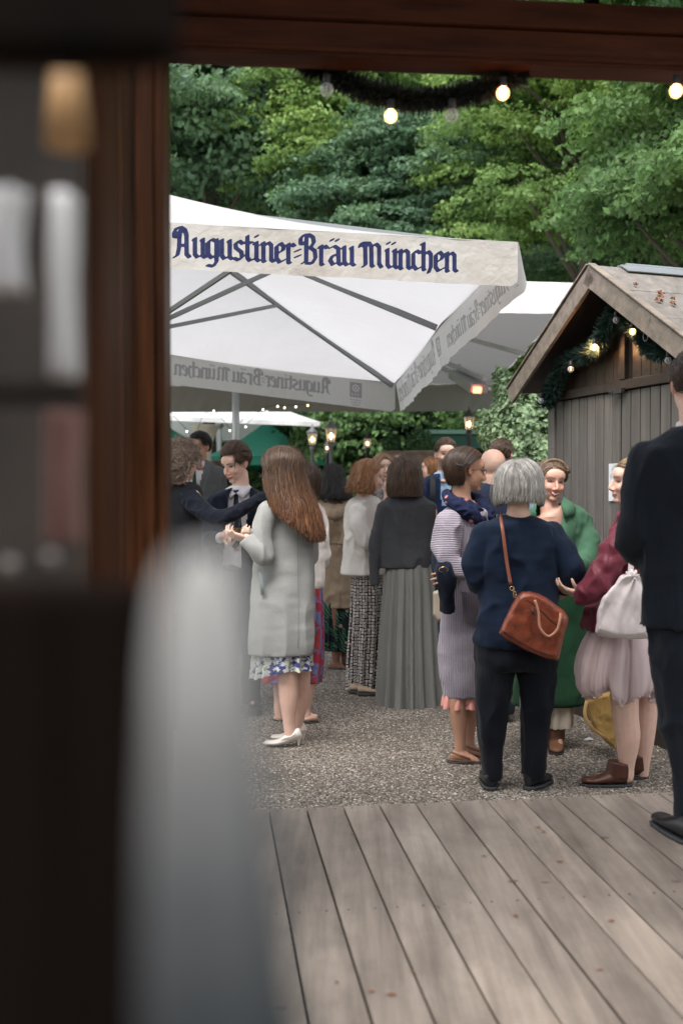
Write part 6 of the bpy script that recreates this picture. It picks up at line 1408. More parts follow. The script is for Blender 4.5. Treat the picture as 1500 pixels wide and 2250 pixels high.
jk = p.garment('draped_jacket', C_greyj, [(1084, 866, 918, .8), (1094, 850, 934, .62), (1114, 839, 950, .56), (1160, 838, 950, .56), (1220, 836, 944, .60), (1244, 835, 941, .62), (1248, 836, 940, .60)], [[(842, 1114, -.02, .040), (829, 1170, -.02, .040), (823, 1230, -.02, .037), (823, 1286, -.02, .034)], [(944, 1114, .0, .045), (954, 1170, .02, .040), (958, 1236, .04, .034)]], voxel=.008, wr=.007, wf=(9, 9, 2.5), seed=9)
p.skirt('pleated_skirt', C_sage, [(1240, 848, 946, .66), (1290, 842, 954, .68), (1400, 834, 962, .70), (1500, 829, 969, .74), (1554, 826, 974, .76)], pleats=17, amp=.040, seed=6, na=320, fine=.004, vary=.55, irregular=.6)
for x in (868, 920): p.shoe('shoe', C_black, (x, 0, 0), (x, 0, .2))

# far guests
p = Person(874, 1400, 10.0, 'far guest with dark hair seen from behind between the stone urns', .010)
p.head(874, 1020, .235, yaw=0); p.neck((874, 1050, 0)); p.torso([(1052, 862, 886, .7), (1065, 850, 898, .5), (1180, 852, 896, .5)]); p.limb([(850, 1070, 0, .045), (846, 1130, 0, .04), (848, 1180, 0, .03)]); p.limb([(898, 1070, 0, .045), (902, 1130, 0, .04), (900, 1180, 0, .03)]); p.hand((848, 1178, 0), (848, 1195, 0), (1, 0, 0)); p.hand((900, 1178, 0), (900, 1195, 0), (-1, 0, 0))
for x in (864, 884): p.limb([(x, 1180, 0, .08), (x, 1290, 0, .06), (x, 1390, 0, .04)]); p.foot((x, 1405, 0), (x, 1400, .2))
p.finish(); p.hair(H_dkbrown, 'short', n=300, length=.04, w=.01, open_=50)
p.garment('coat', C_suit1, [(1050, 860, 888, .8), (1058, 846, 902, .6), (1150, 848, 900, .55), (1290, 846, 902, .55)], [[(850, 1072, 0, .05), (845, 1130, 0, .048), (848, 1175, 0, .04)], [(898, 1072, 0, .05), (903, 1130, 0, .048), (900, 1175, 0, .04)]], voxel=.013)
for x in (864, 884): p.shoe('shoe', C_black, (x, 0, 0), (x, 0, .22))
p = Person(946, 1380, 10.5, 'far reddish-blond guest in side view behind the man with the backpack', .010)
p.head(945, 1030, .22, yaw=80); p.neck((948, 1058, 0)); p.torso([(1060, 938, 958, .7), (1072, 928, 968, .5), (1170, 928, 968, .5)]); p.limb([(928, 1075, 0, .04), (925, 1130, 0, .035), (926, 1170, 0, .026)]); p.limb([(968, 1075, 0, .04), (970, 1130, 0, .035), (969, 1170, 0, .026)]); p.hand((926, 1168, 0), (926, 1185, 0), (1, 0, 0)); p.hand((969, 1168, 0), (969, 1185, 0), (-1, 0, 0))
for x in (940, 956): p.limb([(x, 1170, 0, .07), (x, 1280, 0, .05), (x, 1375, 0, .035)]); p.foot((x, 1390, 0), (x - 15, 1390, 0))
p.finish(); p.hair(H_straw, 'bob', n=260, length=.08, w=.012, open_=70)
p.garment('dress', cloth('rust_dress', srgb(110, 62, 46)), [(1060, 936, 960, .8), (1070, 926, 970, .6), (1160, 928, 968, .6), (1320, 918, 978, .7)], [[(928, 1078, 0, .045), (924, 1130, 0, .04), (926, 1165, 0, .03)]], voxel=.013)
for x in (940, 958): p.shoe('shoe', C_black, (x, 0, 0), (x - 20, 0, 0))

# bearded man with backpack
p = Person(978, 1480, 8.0, 'bearded man in blue suit and light blue shirt with a black backpack strap', .006)
p.head(979, 1001, .24, yaw=184, beard=(.10, .055, .035)); p.neck((976, 1052, 0), .06); p.torso([(1052, 958, 996, .7), (1066, 940, 1014, .5), (1180, 940, 1014, .5), (1250, 942, 1010, .55)])
p.limb([(940, 1070, 0, .05), (930, 1140, 0, .045), (945, 1190, -.1, .03)]); p.limb([(1014, 1070, 0, .05), (1022, 1140, 0, .045), (1010, 1190, -.1, .03)]); p.hand((945, 1188, -.1), (950, 1206, -.15), (1, 0, 0)); p.hand((1010, 1188, -.1), (1006, 1206, -.15), (-1, 0, 0))
for x in (958, 998): p.limb([(x, 1250, 0, .085), (x, 1370, 0, .06), (x, 1470, 0, .04)]); p.foot((x, 1488, 0), (x, 1500, -.2))
p.finish(); p.hair(H_brown, 'short', n=800, length=.032, w=.007, open_=48, top=.015, seed=13, lo=-.45)
p.garment('shirt', C_blueshirt, [(1036, 960, 994, .8), (1050, 946, 1008, .55), (1100, 942, 1010, .5), (1240, 944, 1008, .5)], voxel=.009)
p.garment('suit_jacket', C_navy2, [(1040, 956, 998, .8), (1050, 936, 1018, .62), (1080, 927, 1026, .55), (1160, 928, 1024, .55), (1260, 926, 1026, .58)], [[(940, 1078, 0, .062), (928, 1140, 0, .055), (944, 1185, -.08, .042)], [(1014, 1078, 0, .062), (1024, 1140, 0, .055), (1011, 1185, -.08, .042)]], voxel=.010, cut=[(966, 1028), (994, 1034), (992, 1060), (990, 1110), (970, 1110), (966, 1070)])
strap(p, 'backpack_strap', [(953, 1042, .0), (950, 1056, -.12), (950, 1090, -.17), (946, 1125, -.12)], .024, .005, C_backpack)
p.garment('backpack', C_backpack, [(1050, 948, 1008, .4), (1070, 942, 1014, .5), (1150, 942, 1014, .5), (1165, 950, 1006, .4)], dy=.28, voxel=.012)
p.garment('trousers', C_navy2, [(1240, 940, 1012, .55), (1290, 942, 1012, .55)], [[(960, 1270, 0, .09), (958, 1370, 0, .07), (958, 1475, 0, .055)], [(996, 1270, 0, .09), (998, 1370, 0, .07), (998, 1475, 0, .055)]], voxel=.012)
for x in (958, 998): p.shoe('shoe', C_black, (x, 0, .06), (x, 0, -.22))

# man with brown hair and beard behind the bald man
p = Person(1108, 1500, 7.6, 'brown-haired bearded man behind the bald man, turned away to the right', .007)
p.head(1103, 1004, .24, yaw=-35, beard=(.05, .03, .02)); p.neck((1108, 1055, 0), .06); p.torso([(1058, 1088, 1130, .7), (1075, 1070, 1148, .5), (1200, 1072, 1148, .5), (1280, 1074, 1146, .55)])
p.limb([(1072, 1080, 0, .05), (1062, 1160, 0, .045), (1070, 1215, .1, .03)]); p.limb([(1148, 1080, 0, .05), (1156, 1160, 0, .045), (1150, 1215, .1, .03)]); p.hand((1070, 1213, .1), (1074, 1232, .12), (1, 0, 0)); p.hand((1150, 1213, .1), (1148, 1232, .12), (-1, 0, 0))
for x in (1092, 1128): p.limb([(x, 1280, 0, .085), (x, 1400, 0, .06), (x, 1500, 0, .04)]); p.foot((x, 1515, 0), (x + 10, 1505, .2))
p.finish(); p.hair(H_brown, 'short', n=700, length=.035, w=.007, open_=50, top=.012, seed=14, lo=-.6)
p.garment('shirt', C_blueshirt, [(1042, 1088, 1132, .8), (1058, 1072, 1146, .6), (1100, 1064, 1154, .55), (1290, 1066, 1152, .55)], [[(1072, 1085, 0, .06), (1060, 1160, 0, .052), (1070, 1212, .09, .04)], [(1148, 1085, 0, .06), (1158, 1160, 0, .052), (1150, 1212, .09, .04)]], voxel=.010)
p.garment('trousers', C_blacktr, [(1270, 1072, 1148, .55), (1320, 1074, 1148, .55)], [[(1092, 1300, 0, .09), (1092, 1400, 0, .07), (1092, 1500, 0, .055)], [(1128, 1300, 0, .09), (1128, 1400, 0, .07), (1128, 1500, 0, .055)]], voxel=.012)
for x in (1092, 1128): p.shoe('shoe', C_black, (x, 0, -.05), (x + 8, 0, .22))

# bald man
p = Person(1086, 1590, 6.45, 'bald man in slate-navy suit with white collar, seen from behind', .006)
p.head(1080, 1028, .238, yaw=14); p.neck((1084, 1082, 0), .062); p.torso([(1082, 1062, 1108, .7), (1095, 1046, 1128, .5), (1220, 1046, 1128, .5), (1300, 1048, 1124, .55)])
p.limb([(1046, 1100, 0, .05), (1036, 1185, 0, .045), (1050, 1230, .15, .03)]); p.limb([(1130, 1100, 0, .05), (1140, 1185, 0, .045), (1125, 1230, .15, .03)]); p.hand((1050, 1228, .15), (1060, 1240, .22), (1, 0, 0)); p.hand((1125, 1228, .15), (1118, 1240, .22), (-1, 0, 0))
for x in (1068, 1108): p.limb([(x, 1300, 0, .085), (x, 1440, 0, .06), (x, 1560, 0, .04)]); p.foot((x, 1588, 0), (x, 1575, .2))
p.finish()
p.garment('shirt', C_shirt, [(1052, 1063, 1107, .85), (1060, 1062, 1108, .85), (1075, 1056, 1116, .6)], voxel=.008, wr=0)
p.garment('suit_jacket', C_navy3, [(1060, 1062, 1108, .82), (1070, 1046, 1124, .65), (1090, 1030, 1142, .56), (1160, 1028, 1144, .55), (1240, 1034, 1138, .56), (1330, 1030, 1142, .6)], [[(1042, 1106, 0, .066), (1032, 1185, 0, .058), (1046, 1226, .12, .044)], [(1132, 1106, 0, .066), (1144, 1185, 0, .058), (1128, 1226, .12, .044)]])
p.garment('trousers', C_navy3, [(1310, 1044, 1130, .55), (1360, 1046, 1128, .55)], [[(1068, 1340, 0, .092), (1068, 1440, 0, .072), (1068, 1568, 0, .056)], [(1108, 1340, 0, .092), (1108, 1440, 0, .072), (1108, 1568, 0, .056)]])
for x in (1068, 1108): p.shoe('shoe', C_black, (x, 0, -.06), (x, 0, .22))

# woman in lilac cardigan
p = Person(1020, 1672, 5.5, 'woman in profile with glasses, navy floral scarf and long lilac cardigan over salmon skirt', .005, TAN)
p.head(1025, 1037, .232, yaw=-76, pitch=4, brow=(.04, .025, .018)); p.neck((1014, 1108, 0), .052); p.torso([(1115, 990, 1045, .7), (1135, 982, 1062, .55), (1250, 978, 1064, .6), (1340, 980, 1058, .65), (1400, 985, 1050, .65)])
p.limb([(992, 1150, -.14, .045), (985, 1235, -.19, .042), (1040, 1250, -.2, .03), (1052, 1246, -.16, .026)]); p.limb([(1040, 1150, .14, .045), (1045, 1235, .18, .042), (1010, 1262, -.02, .03), (1000, 1268, -.12, .026)]); p.hand((1050, 1246, -.18), (1075, 1240, -.12), (0, 1, 0)); p.hand((1004, 1262, -.16), (985, 1268, -.20), (.2, .6, 0), curl=.5)
p.limb([(1010, 1400, -.0, .060), (1005, 1500, -.03, .05), (1005, 1560, -.03, .050), (1010, 1620, -.03, .034), (1010, 1650, -.03, .032)]); p.limb([(1030, 1400, .06, .06), (1032, 1500, .08, .05), (1032, 1560, .08, .048), (1030, 1610, .10, .033), (1030, 1640, .10, .031)])
p.foot((994, 0, -.03), (1056, 0, -.05), .036, bare=True); p.foot((1018, 0, .1), (1072, 0, .08), .036, bare=True)
p.finish(); p.hair(H_dkbrown, 'bob', n=900, length=.09, open_=112, w=.0085, seed=15, vol=.013, tail_in=.03, wave=.004, puff=.006); glasses(p, M_frame)
hp_ = MB(); hp_.tube([p.w(1000, 1019, -.115), p.w(1008, 1022, -.12), p.w(1018, 1026, -.115)], .004, 8); hp_.ell(p.w(1012, 1024, -.117), (.012, .004, .005), 8); build('hair_grip', hp_, M_iron, p.root)
cd = p.garment('cardigan', C_lilac, [(1112, 990, 1050, .85), (1122, 974, 1064, .78), (1150, 962, 1074, .72), (1200, 958, 1078, .72), (1240, 964, 1074, .72), (1275, 974, 1070, .7), (1320, 970, 1074, .74), (1417, 963, 1070, .80), (1480, 966, 1064, .80), (1530, 972, 1058, .78)], None or (), voxel=.008, wr=.008, wf=(8, 8, 2.2), seed=10)
p.garment('sleeve', C_lilac2, None, [[(986, 1146, -.12, .066), (978, 1200, -.17, .066), (990, 1238, -.20, .062), (1022, 1252, -.22, .053), (1048, 1248, -.20, .048)]], voxel=.008, wr=.010, tw=.008, seed=11, parent=cd)
flatpoly(p, 'pocket', [(1012, 1300), (1050, 1308, .02), (1056, 1380, .03), (1022, 1366)], C_lilac, -.125, .012, cd)
p.garment('scarf', P_scarf, None, [[(982, 1084, .05, .024), (990, 1098, -.06, .032), (1010, 1113, -.10, .040), (1036, 1132, -.10, .042), (1058, 1146, -.05, .03)], [(996, 1082, .10, .026), (1036, 1092, .10, .03), (1056, 1104, .04, .034), (1068, 1126, .0, .036), (1072, 1144, -.02, .028)], [(1008, 1100, -.06, .025), (1030, 1112, -.07, .032), (1052, 1128, -.06, .034)]], voxel=.006, wr=.006, tw=.007, wf=(20, 20, 24), smooth=3, seed=12)
p.skirt('skirt', C_pink, [(1495, 976, 1056, .7), (1525, 972, 1058, .72), (1552, 968, 1062, .74)], pleats=8, amp=.022, seed=7)
p.garment('folded_coat', C_navy, None, [[(966, 1216, -.14, .03), (972, 1250, -.22, .048), (980, 1300, -.18, .050), (984, 1345, -.14, .036)]], wr=.010)
br_ = MB(); br_.tube([p.w(974 + 10 * math.cos(q), 1252 + 6 * math.sin(q), -.28 + .02 * math.sin(q)) for q in np.linspace(0, 2 * PI, 16)], .003, 6); build('bracelet', br_, M_gold, p.root)
for (hx, tx, d) in ((988, 1062, -.03), (1012, 1078, .1)):
    s_ = p.shoe('sandal', C_tanshoe, (hx, 0, d), (tx, 0, d - .02), w=.036, h=.012)
    strap(p, 'sandal_strap', [(hx + 2, 1652 if d < 0 else 1636, d - .035), (hx + 22, 1660 if d < 0 else 1644, d - .065), (hx + 44, 1668 if d < 0 else 1652, d - .055)], .007, .003, C_tanshoe, s_)

# woman in green coat
p = Person(1215, 1645, 5.79, 'smiling woman with braided fair-brown hair in green coat in front of the hut', .0045, (.60, .36, .28))
p.head(1210, 1059, .236, yaw=188, pitch=6, roll=-4, smile=1, brow=(.22, .12, .07)); p.neck((1208, 1125, .0), .05)
p.torso([(1118, 1186, 1238, .7), (1132, 1166, 1268, .5), (1180, 1168, 1264, .50), (1260, 1172, 1260, .48), (1350, 1172, 1258, .5)], sh=1.0)
p.limb([(1276, 1145, 0, .045), (1286, 1222, -.08, .042), (1262, 1245, -.22, .03), (1252, 1250, -.25, .026)]); p.limb([(1162, 1145, 0, .045), (1155, 1225, -.06, .042), (1185, 1245, -.2, .03)]); p.hand((1256, 1248, -.24), (1240, 1256, -.30), (-.2, .2, 1), curl=.6); p.hand((1184, 1245, -.2), (1202, 1248, -.26), (0, 0, 1), curl=.6)
p.limb([(1190, 1340, 0, .08), (1180, 1460, 0, .055), (1175, 1590, 0, .035)]); p.limb([(1228, 1340, 0, .08), (1230, 1460, 0, .055), (1228, 1600, 0, .036), (1228, 1630, 0, .034)]); p.foot((1175, 1640, 0), (1170, 1655, -.18)); p.foot((1228, 1632, .03), (1228, 1655, -.18))
p.finish(); p.hair(H_ash, 'bob', n=800, length=.012, w=.0075, open_=72, seed=16, vol=.007, puff=.004, tail_in=.02, wave=.002, part=.25)
bd_ = MB(); fp = s_ = None
for st in (0, 1, 2):
    P = []
    for t in np.linspace(0, 1, 40):
        a = math.radians(-70 + 150 * t); P.append(p.tf((math.sin(a) * .080 + .007 * math.sin(t * 34 + st * 2.1), .052 - .045 * t + .006 * math.cos(t * 34 + st * 2.1), .026 + math.cos(a) * .088 + .006 * math.cos(t * 34 + st * 2.1))))
    bd_.tube(P, .0085, 8)
build('braid', bd_, H_ash, p.root)
p.garment('dress_top', C_cream, [(1146, 1176, 1262, .52), (1160, 1168, 1266, .52), (1250, 1168, 1266, .52)], voxel=.008, wr=0)
ct = p.garment('coat', C_green, [(1106, 1182, 1252, .78), (1114, 1168, 1276, .64), (1136, 1156, 1292, .56), (1180, 1152, 1292, .56), (1250, 1155, 1288, .58), (1300, 1155, 1284, .62)], [[(1276, 1146, -.0, .062), (1288, 1190, -.04, .066), (1286, 1228, -.10, .060), (1266, 1240, -.20, .050)], [(1164, 1146, 0, .062), (1152, 1225, -.05, .055), (1180, 1243, -.17, .045)]], voxel=.008, wr=.006, cut=[(1178, 1085), (1242, 1085), (1244, 1120), (1236, 1160), (1222, 1205), (1214, 1260), (1190, 1260), (1180, 1180), (1176, 1130)], seed=13, wf=(9, 9, 9))
flatpoly(p, 'collar', [(1236, 1090, .05), (1262, 1108, .02), (1264, 1126, -.02), (1240, 1140, -.04), (1232, 1112, -.03)], C_green, -.10, .008, ct); flatpoly(p, 'lapel', [(1238, 1122, 0), (1264, 1150, .01), (1262, 1196, 0), (1240, 1210, -.02), (1228, 1180, -.02)], C_green, -.118, .008, ct)
p.garment('coat_skirt', C_green2, [(1290, 1155, 1284, .62), (1340, 1148, 1284, .62), (1440, 1136, 1282, .56), (1548, 1120, 1282, .56)], voxel=.009, wr=.007, wf=(7, 7, 1.5), seed=14, parent=ct)
p.skirt('dress', C_cream, [(1500, 1192, 1262, .9, -.02), (1596, 1196, 1259, .9, -.02)], pleats=6, amp=.012, seed=9)
p.shoe('boot', C_tanshoe, (1228, 0, .06), (1228, 0, -.18), ankle=.15, h=.07); p.shoe('boot', C_tanshoe, (1176, 0, .06), (1168, 0, -.18), ankle=.15, h=.07)

# grey-haired woman in navy
p = Person(1130, 1735, 4.99, 'woman with silver-grey bob in navy knit sweater and navy trousers', .0055)
p.head(1140, 1075, .226, yaw=-14, pitch=8); p.neck((1137, 1136, .0), .055); p.torso([(1140, 1112, 1162, .7), (1158, 1070, 1205, .5), (1260, 1068, 1206, .5), (1360, 1066, 1206, .55), (1440, 1066, 1204, .55)])
p.limb([(1062, 1172, .0, .05), (1050, 1275, .02, .044), (1090, 1260, .22, .032), (1098, 1215, .3, .028)]); p.limb([(1216, 1172, 0, .05), (1240, 1265, .0, .044), (1222, 1292, .16, .032), (1210, 1290, .24, .028)])
p.hand((1098, 1222, .29), (1100, 1186, .31), (0, -1, .2), curl=.8); p.hand((1212, 1290, .22), (1195, 1284, .30), (0, 0, 1), curl=.5)
p.limb([(1088, 1440, 0, .075), (1082, 1570, 0, .060), (1082, 1700, 0, .038)]); p.limb([(1178, 1440, 0, .075), (1176, 1570, 0, .060), (1175, 1700, 0, .038)]); p.foot((1080, 1735, 0), (1074, 1715, .2)); p.foot((1168, 1738, 0), (1205, 1725, .14))
p.finish(); p.hair(H_grey, 'bob', n=1300, length=.095, open_=64, w=.0085, seed=17, vol=.024, tail_in=.012, wave=.004, out=.012, puff=.014, part=-.15)
sw_ = p.garment('sweater', C_knit, [(1132, 1112, 1166, .85), (1142, 1082, 1192, .66), (1158, 1056, 1216, .56), (1200, 1052, 1222, .54), (1290, 1056, 1220, .54), (1350, 1050, 1221, .58), (1412, 1046, 1221, .62), (1420, 1050, 1218, .60)],
          [[(1066, 1172, .0, .062), (1044, 1225, -.0, .060), (1050, 1282, .04, .054), (1085, 1262, .21, .042)], [(1212, 1172, 0, .064), (1238, 1222, -.01, .062), (1252, 1262, .0, .056), (1236, 1290, .08, .048), (1224, 1294, .14, .044)]], voxel=.008, wr=.008, tw=.009, wf=(10, 10, 5), seed=15)
p.garment('cuff', C_pinkcuff, None, [[(1230, 1298, .09, .046), (1222, 1300, .13, .042)]], voxel=.007, wr=0, parent=sw_)
p.garment('blouse_hem', cloth('patterned_hem', srgb(190, 186, 170)), [(1406, 1046, 1180, .62), (1430, 1045, 1160, .62)], voxel=.007, wr=.004)
p.garment('trousers', C_trous, [(1402, 1050, 1217, .60), (1450, 1046, 1220, .62), (1470, 1050, 1216, .58)], [[(1088, 1450, 0, .094), (1083, 1510, 0, .084), (1081, 1570, 0, .070), (1081, 1640, 0, .058), (1082, 1712, 0, .048)], [(1178, 1450, 0, .094), (1178, 1510, 0, .084), (1177, 1570, 0, .072), (1176, 1640, 0, .060), (1174, 1712, 0, .050)]], voxel=.008, wr=.008, tw=.006, wf=(10, 10, 3), seed=16)
p.shoe('shoe', C_black, (1082, 0, -.05), (1072, 0, .20), w=.042, h=.075, sole=.02); p.shoe('shoe', C_black, (1164, 0, -.04), (1212, 0, .12), w=.042, h=.075, sole=.02)
wine_glass(p.w(1098, 1212, .32), 'glass of white wine held up beside the grey bob', .20, .036)
# brown satchel
P17 = p; bagc = p.w(1170, 1380, -.20)
bag = empty('leather_bag', bagc, 'brown leather handbag hanging at the hip of the woman in the navy sweater', 'handbag')
M_leather = NT('brown_leather'); v = M_leather.co(); M_leather = M_leather.set(M_leather.mix(srgb(88, 38, 24), srgb(152, 76, 50), M_leather.ramp(M_leather.noise(14, v, 4), [(.3, 0), (.7, 1)])), .30, M_leather.bump(M_leather.noise(12, v, 4), .45, .02, M_leather.bump(M_leather.noise(220, v, 2), .2, .001)))
M_leather2 = plain('pale_leather', srgb(178, 128, 106), .4); M_leatherd = plain('dark_leather_edge', srgb(66, 30, 20), .4)
def slab(px, dy0, dy1, n=3, inset=.0):
    mb = MB(); c = np.mean([p_[:2] for p_ in px], 0); L = []
    for dy, s in ((dy0, .86), (dy0 + .02, .97), ((dy0 + dy1) / 2, 1.0), (dy1 - .02, .97), (dy1, .86)): L.append([P17.w(c[0] + (q[0] - c[0]) * s, c[1] + (q[1] - c[1]) * s, dy) for q in px])
    m = len(px); mb.grid(L, closed=True); mb.f += [tuple(range(m))[::-1], tuple(4 * m + i for i in range(m))]; mb.mi += [0, 0]; return mb
outl = [(1134, 1310), (1146, 1301), (1164, 1299), (1182, 1304), (1212, 1322), (1238, 1342), (1249, 1358), (1248, 1374), (1242, 1388), (1236, 1410), (1230, 1434), (1226, 1452), (1200, 1448), (1160, 1432), (1122, 1411), (1094, 1393), (1104, 1366), (1118, 1338)]
mb = slab(outl, -.275, -.155); V, Fc, N = remesh(mb, .005, 4); V = V + N * ((fbm(V * 14, 5) - .45) * .014)[:, None]; build('bag_body', (V, Fc), M_leather, bag)
sm_ = MB(); sm_.tube(pull([P17.w(*q) for q in ((1100, 1384, -.272), (1128, 1402, -.278), (1165, 1424, -.280), (1200, 1438, -.278), (1224, 1442, -.265))], 20), .0030, 8); sm_.tube(pull([P17.w(*q) for q in ((1138, 1314, -.262), (1162, 1322, -.272), (1190, 1344, -.276), (1215, 1368, -.276), (1238, 1382, -.262))], 20), .0030, 8); build('seam', sm_, M_leatherd, bag)
for Pq in ([(1174, 1318, -.278), (1182, 1345, -.285), (1185, 1378, -.290), (1203, 1398, -.292), (1222, 1385, -.290), (1229, 1362, -.285), (1230, 1348, -.272)],): 
    m = MB(); m.tube(pull([P17.w(*q) for q in Pq], 30), .0065, 10); build('handle', m, M_leather2, bag)
m = MB(); m.tube(pull([P17.w(*q) for q in ((1183, 1304, -.17), (1205, 1300, -.19), (1228, 1320, -.19), (1238, 1342, -.17))], 20), .006, 10)
m = MB(); m.tube(pull([P17.w(*q) for q in ((1101, 1130, .0), (1100, 1140, -.08), (1104, 1168, -.135), (1112, 1230, -.15), (1121, 1284, -.165))], 30), [(.0085, .002)] * 30, 8, flat=(0, -1, 0)); build('strap', m, plain('strap_leather', srgb(132, 74, 54), .45), bag)
m = MB(); cR = P17.w(1124, 1293, -.17); m.tube([cR + np.array([math.cos(q) * .010, 0, math.sin(q) * .010]) for q in np.linspace(0, 2 * PI, 16)], .0024, 6); cR = P17.w(1130, 1306, -.175); m.tube([cR + np.array([math.cos(q) * .006, 0, math.sin(q) * .016]) for q in np.linspace(0, 2 * PI, 16)], .0022, 6); build('buckle', m, M_gold, bag)
m = MB(); m.tube([P17.w(1168, 1338, -.276), P17.w(1172, 1350, -.282)], [.003, .006], 8); build('zip_pull', m, M_iron, bag)
um = empty('folded_umbrella', (P17.w(1146, 1700, .12)[0], P17.Y + .12, 0), 'folded pale grey umbrella with dark tip hanging between the navy trouser legs', 'umbrella')
m = MB(); m.tube([P17.w(1150, 1520, .12), P17.w(1148, 1600, .12), P17.w(1147, 1672, .12)], [.022, .018, .008], 12); build('fabric', m, cloth('umbrella_grey', srgb(150, 150, 150)), um); m = MB(); m.tube([P17.w(1147, 1672, .12), P17.w(1146, 1700, .12)], [.006, .005], 8); build('tip', m, M_iron, um); m = MB(); m.tube([P17.w(1151, 1470, .12), P17.w(1150, 1520, .12)], .008, 8); build('handle', m, M_iron, um)

# woman in burgundy jacket
p = Person(1380, 1725, 5.07, 'woman in burgundy jacket and pink tulle skirt with brown ankle boots beside the hut', .0055)
p.head(1386, 1062, .232, yaw=88, pitch=-2, smile=2, brow=(.25, .16, .1)); p.neck((1398, 1126, 0), .052); p.torso([(1130, 1374, 1422, .7), (1150, 1360, 1436, .55), (1260, 1340, 1428, .6), (1360, 1325, 1425, .65), (1440, 1325, 1425, .65)])
p.limb([(1378, 1165, -.12, .048), (1335, 1262, -.18, .044), (1290, 1305, -.14, .032), (1272, 1310, -.12, .028)]); p.limb([(1410, 1165, .14, .048), (1375, 1260, .18, .044), (1290, 1290, .1, .032), (1272, 1296, .08, .028)]); p.hand((1276, 1308, -.12), (1250, 1300, -.12), (-.1, .3, 1), curl=.6); p.hand((1276, 1294, .08), (1255, 1285, .06), (0, 0, 1), curl=.6)
p.limb([(1370, 1440, -.05, .095), (1371, 1500, -.05, .076), (1373, 1570, -.05, .066), (1378, 1620, -.05, .062), (1376, 1680, -.04, .040), (1376, 1705, -.04, .036)]); p.limb([(1412, 1440, .10, .09), (1416, 1500, .10, .07), (1417, 1570, .10, .060), (1413, 1620, .1, .056), (1410, 1680, .1, .038), (1410, 1700, .1, .034)])
p.foot((1385, 1725, -.04), (1300, 1728, -.04)); p.foot((1420, 1718, .1), (1350, 1718, .1))
p.finish(); p.hair(H_blond, 'short', n=900, length=.11, w=.006, open_=66, seed=18, top=.006, vol=.010, lo=-.6)
kn = MB(); 
for q in range(60): c = p.tf((random.gauss(0, .014), -.10 + random.gauss(0, .01), .05 + random.gauss(0, .014))); a = random.random() * 6; kn.tube([c + np.array([math.cos(a + t) * .022, math.sin(a + t) * .015, math.sin(a * 2 + t) * .022]) for t in np.linspace(0, 3, 6)], .003, 5)
build('bun', kn, H_blond, p.root)
jb = p.garment('jacket', C_burg, [(1116, 1376, 1424, .85), (1128, 1360, 1440, .72), (1170, 1346, 1444, .66), (1250, 1322, 1440, .66), (1320, 1296, 1438, .68), (1372, 1284, 1434, .70), (1386, 1286, 1430, .68)], [[(1382, 1160, -.10, .066), (1352, 1215, -.17, .066), (1318, 1272, -.19, .060), (1288, 1306, -.16, .052), (1276, 1312, -.13, .046)], [(1412, 1165, .12, .06), (1375, 1258, .18, .055), (1295, 1292, .11, .042)]], voxel=.008, wr=.013, tw=.010, wf=(13, 13, 9), seed=17)
tu = NT('tulle'); v = tu.co(); tr = tu.node('ShaderNodeBsdfTransparent'); tu.set(srgb(228, 208, 208), .9, tu.bump(tu.noise(14, v, 3), .5, .02)); mx = tu.node('ShaderNodeMixShader'); mx.inputs[0].default_value = .52; tu.L(tr.outputs[0], mx.inputs[1]); tu.L(tu.b.outputs[0], mx.inputs[2]); tu.L(mx.outputs[0], tu.out.inputs[0])
for k_, (am, sd) in enumerate(((.040, 11), (.035, 12), (.03, 13))):
    p.skirt('tulle_layer', tu.m, [(1378, 1296 + 4 * k_, 1426 - 4 * k_, .75), (1420, 1276 + 4 * k_, 1440 - 4 * k_, .8), (1470, 1262 + 5 * k_, 1448 - 5 * k_, .82), (1504, 1262 + 6 * k_, 1450 - 6 * k_, .82), (1522 - 4 * k_, 1272 + 6 * k_, 1444 - 6 * k_, .80)], pleats=12 + k_ * 3, amp=am, seed=sd, thick=.001, fine=.010, ruffle=.010, irregular=.9, vary=.8, hem=lambda a: .025 * np.sin(a * 5) + .02 * np.sin(a * 9 + 1))
p.skirt('underskirt', cloth('blush_lining', srgb(206, 172, 172)), [(1380, 1312, 1424, .7), (1505, 1306, 1432, .72)], pleats=9, amp=.015, seed=14)
p.shoe('boot', C_boot, (1392, 0, -.04), (1284, 0, -.04), w=.043, h=.08, ankle=.125, sole=.015); p.shoe('boot', C_boot, (1430, 0, .10), (1352, 0, .12), w=.043, h=.08, ankle=.125, sole=.015)
tb = empty('tote_bag', p.w(1365, 1330, -.24), 'white tote bag with a pinched top tucked under the arm of the burgundy jacket', 'bag'); P17 = p
mb = slab([(1312, 1340), (1322, 1312), (1345, 1285), (1366, 1262), (1382, 1254), (1398, 1256), (1412, 1280), (1420, 1320), (1426, 1402), (1380, 1406), (1340, 1400), (1307, 1392)], -.30, -.20); V, Fc, N = remesh(mb, .006, 4); c = p.w(1368, 1312, -.25); dv = V - c; an = np.arctan2(dv[:, 2], dv[:, 0]); top_ = p.w(1388, 1262, -.25); tv = V - top_; an = np.arctan2(tv[:, 0], -tv[:, 2]); V = V + N * (np.sin(an * 9 + 1.5 * np.sin(an * 4 + 1)) * .010 * np.exp(-np.hypot(tv[:, 0], tv[:, 2]) * 5) + (fbm(V * np.array([12, 12, 6]), 3) - .45) * .035)[:, None]; build('bag_body', (V, Fc), C_tote, tb)
m = MB(); m.tube(pull([p.w(1384, 1258, -.25), p.w(1388, 1215, -.24), p.w(1398, 1165, -.17), p.w(1404, 1135, -.04)], 20), [(.014, .003)] * 20, 8, flat=(0, -1, 0)); build('handle', m, C_tote, tb)

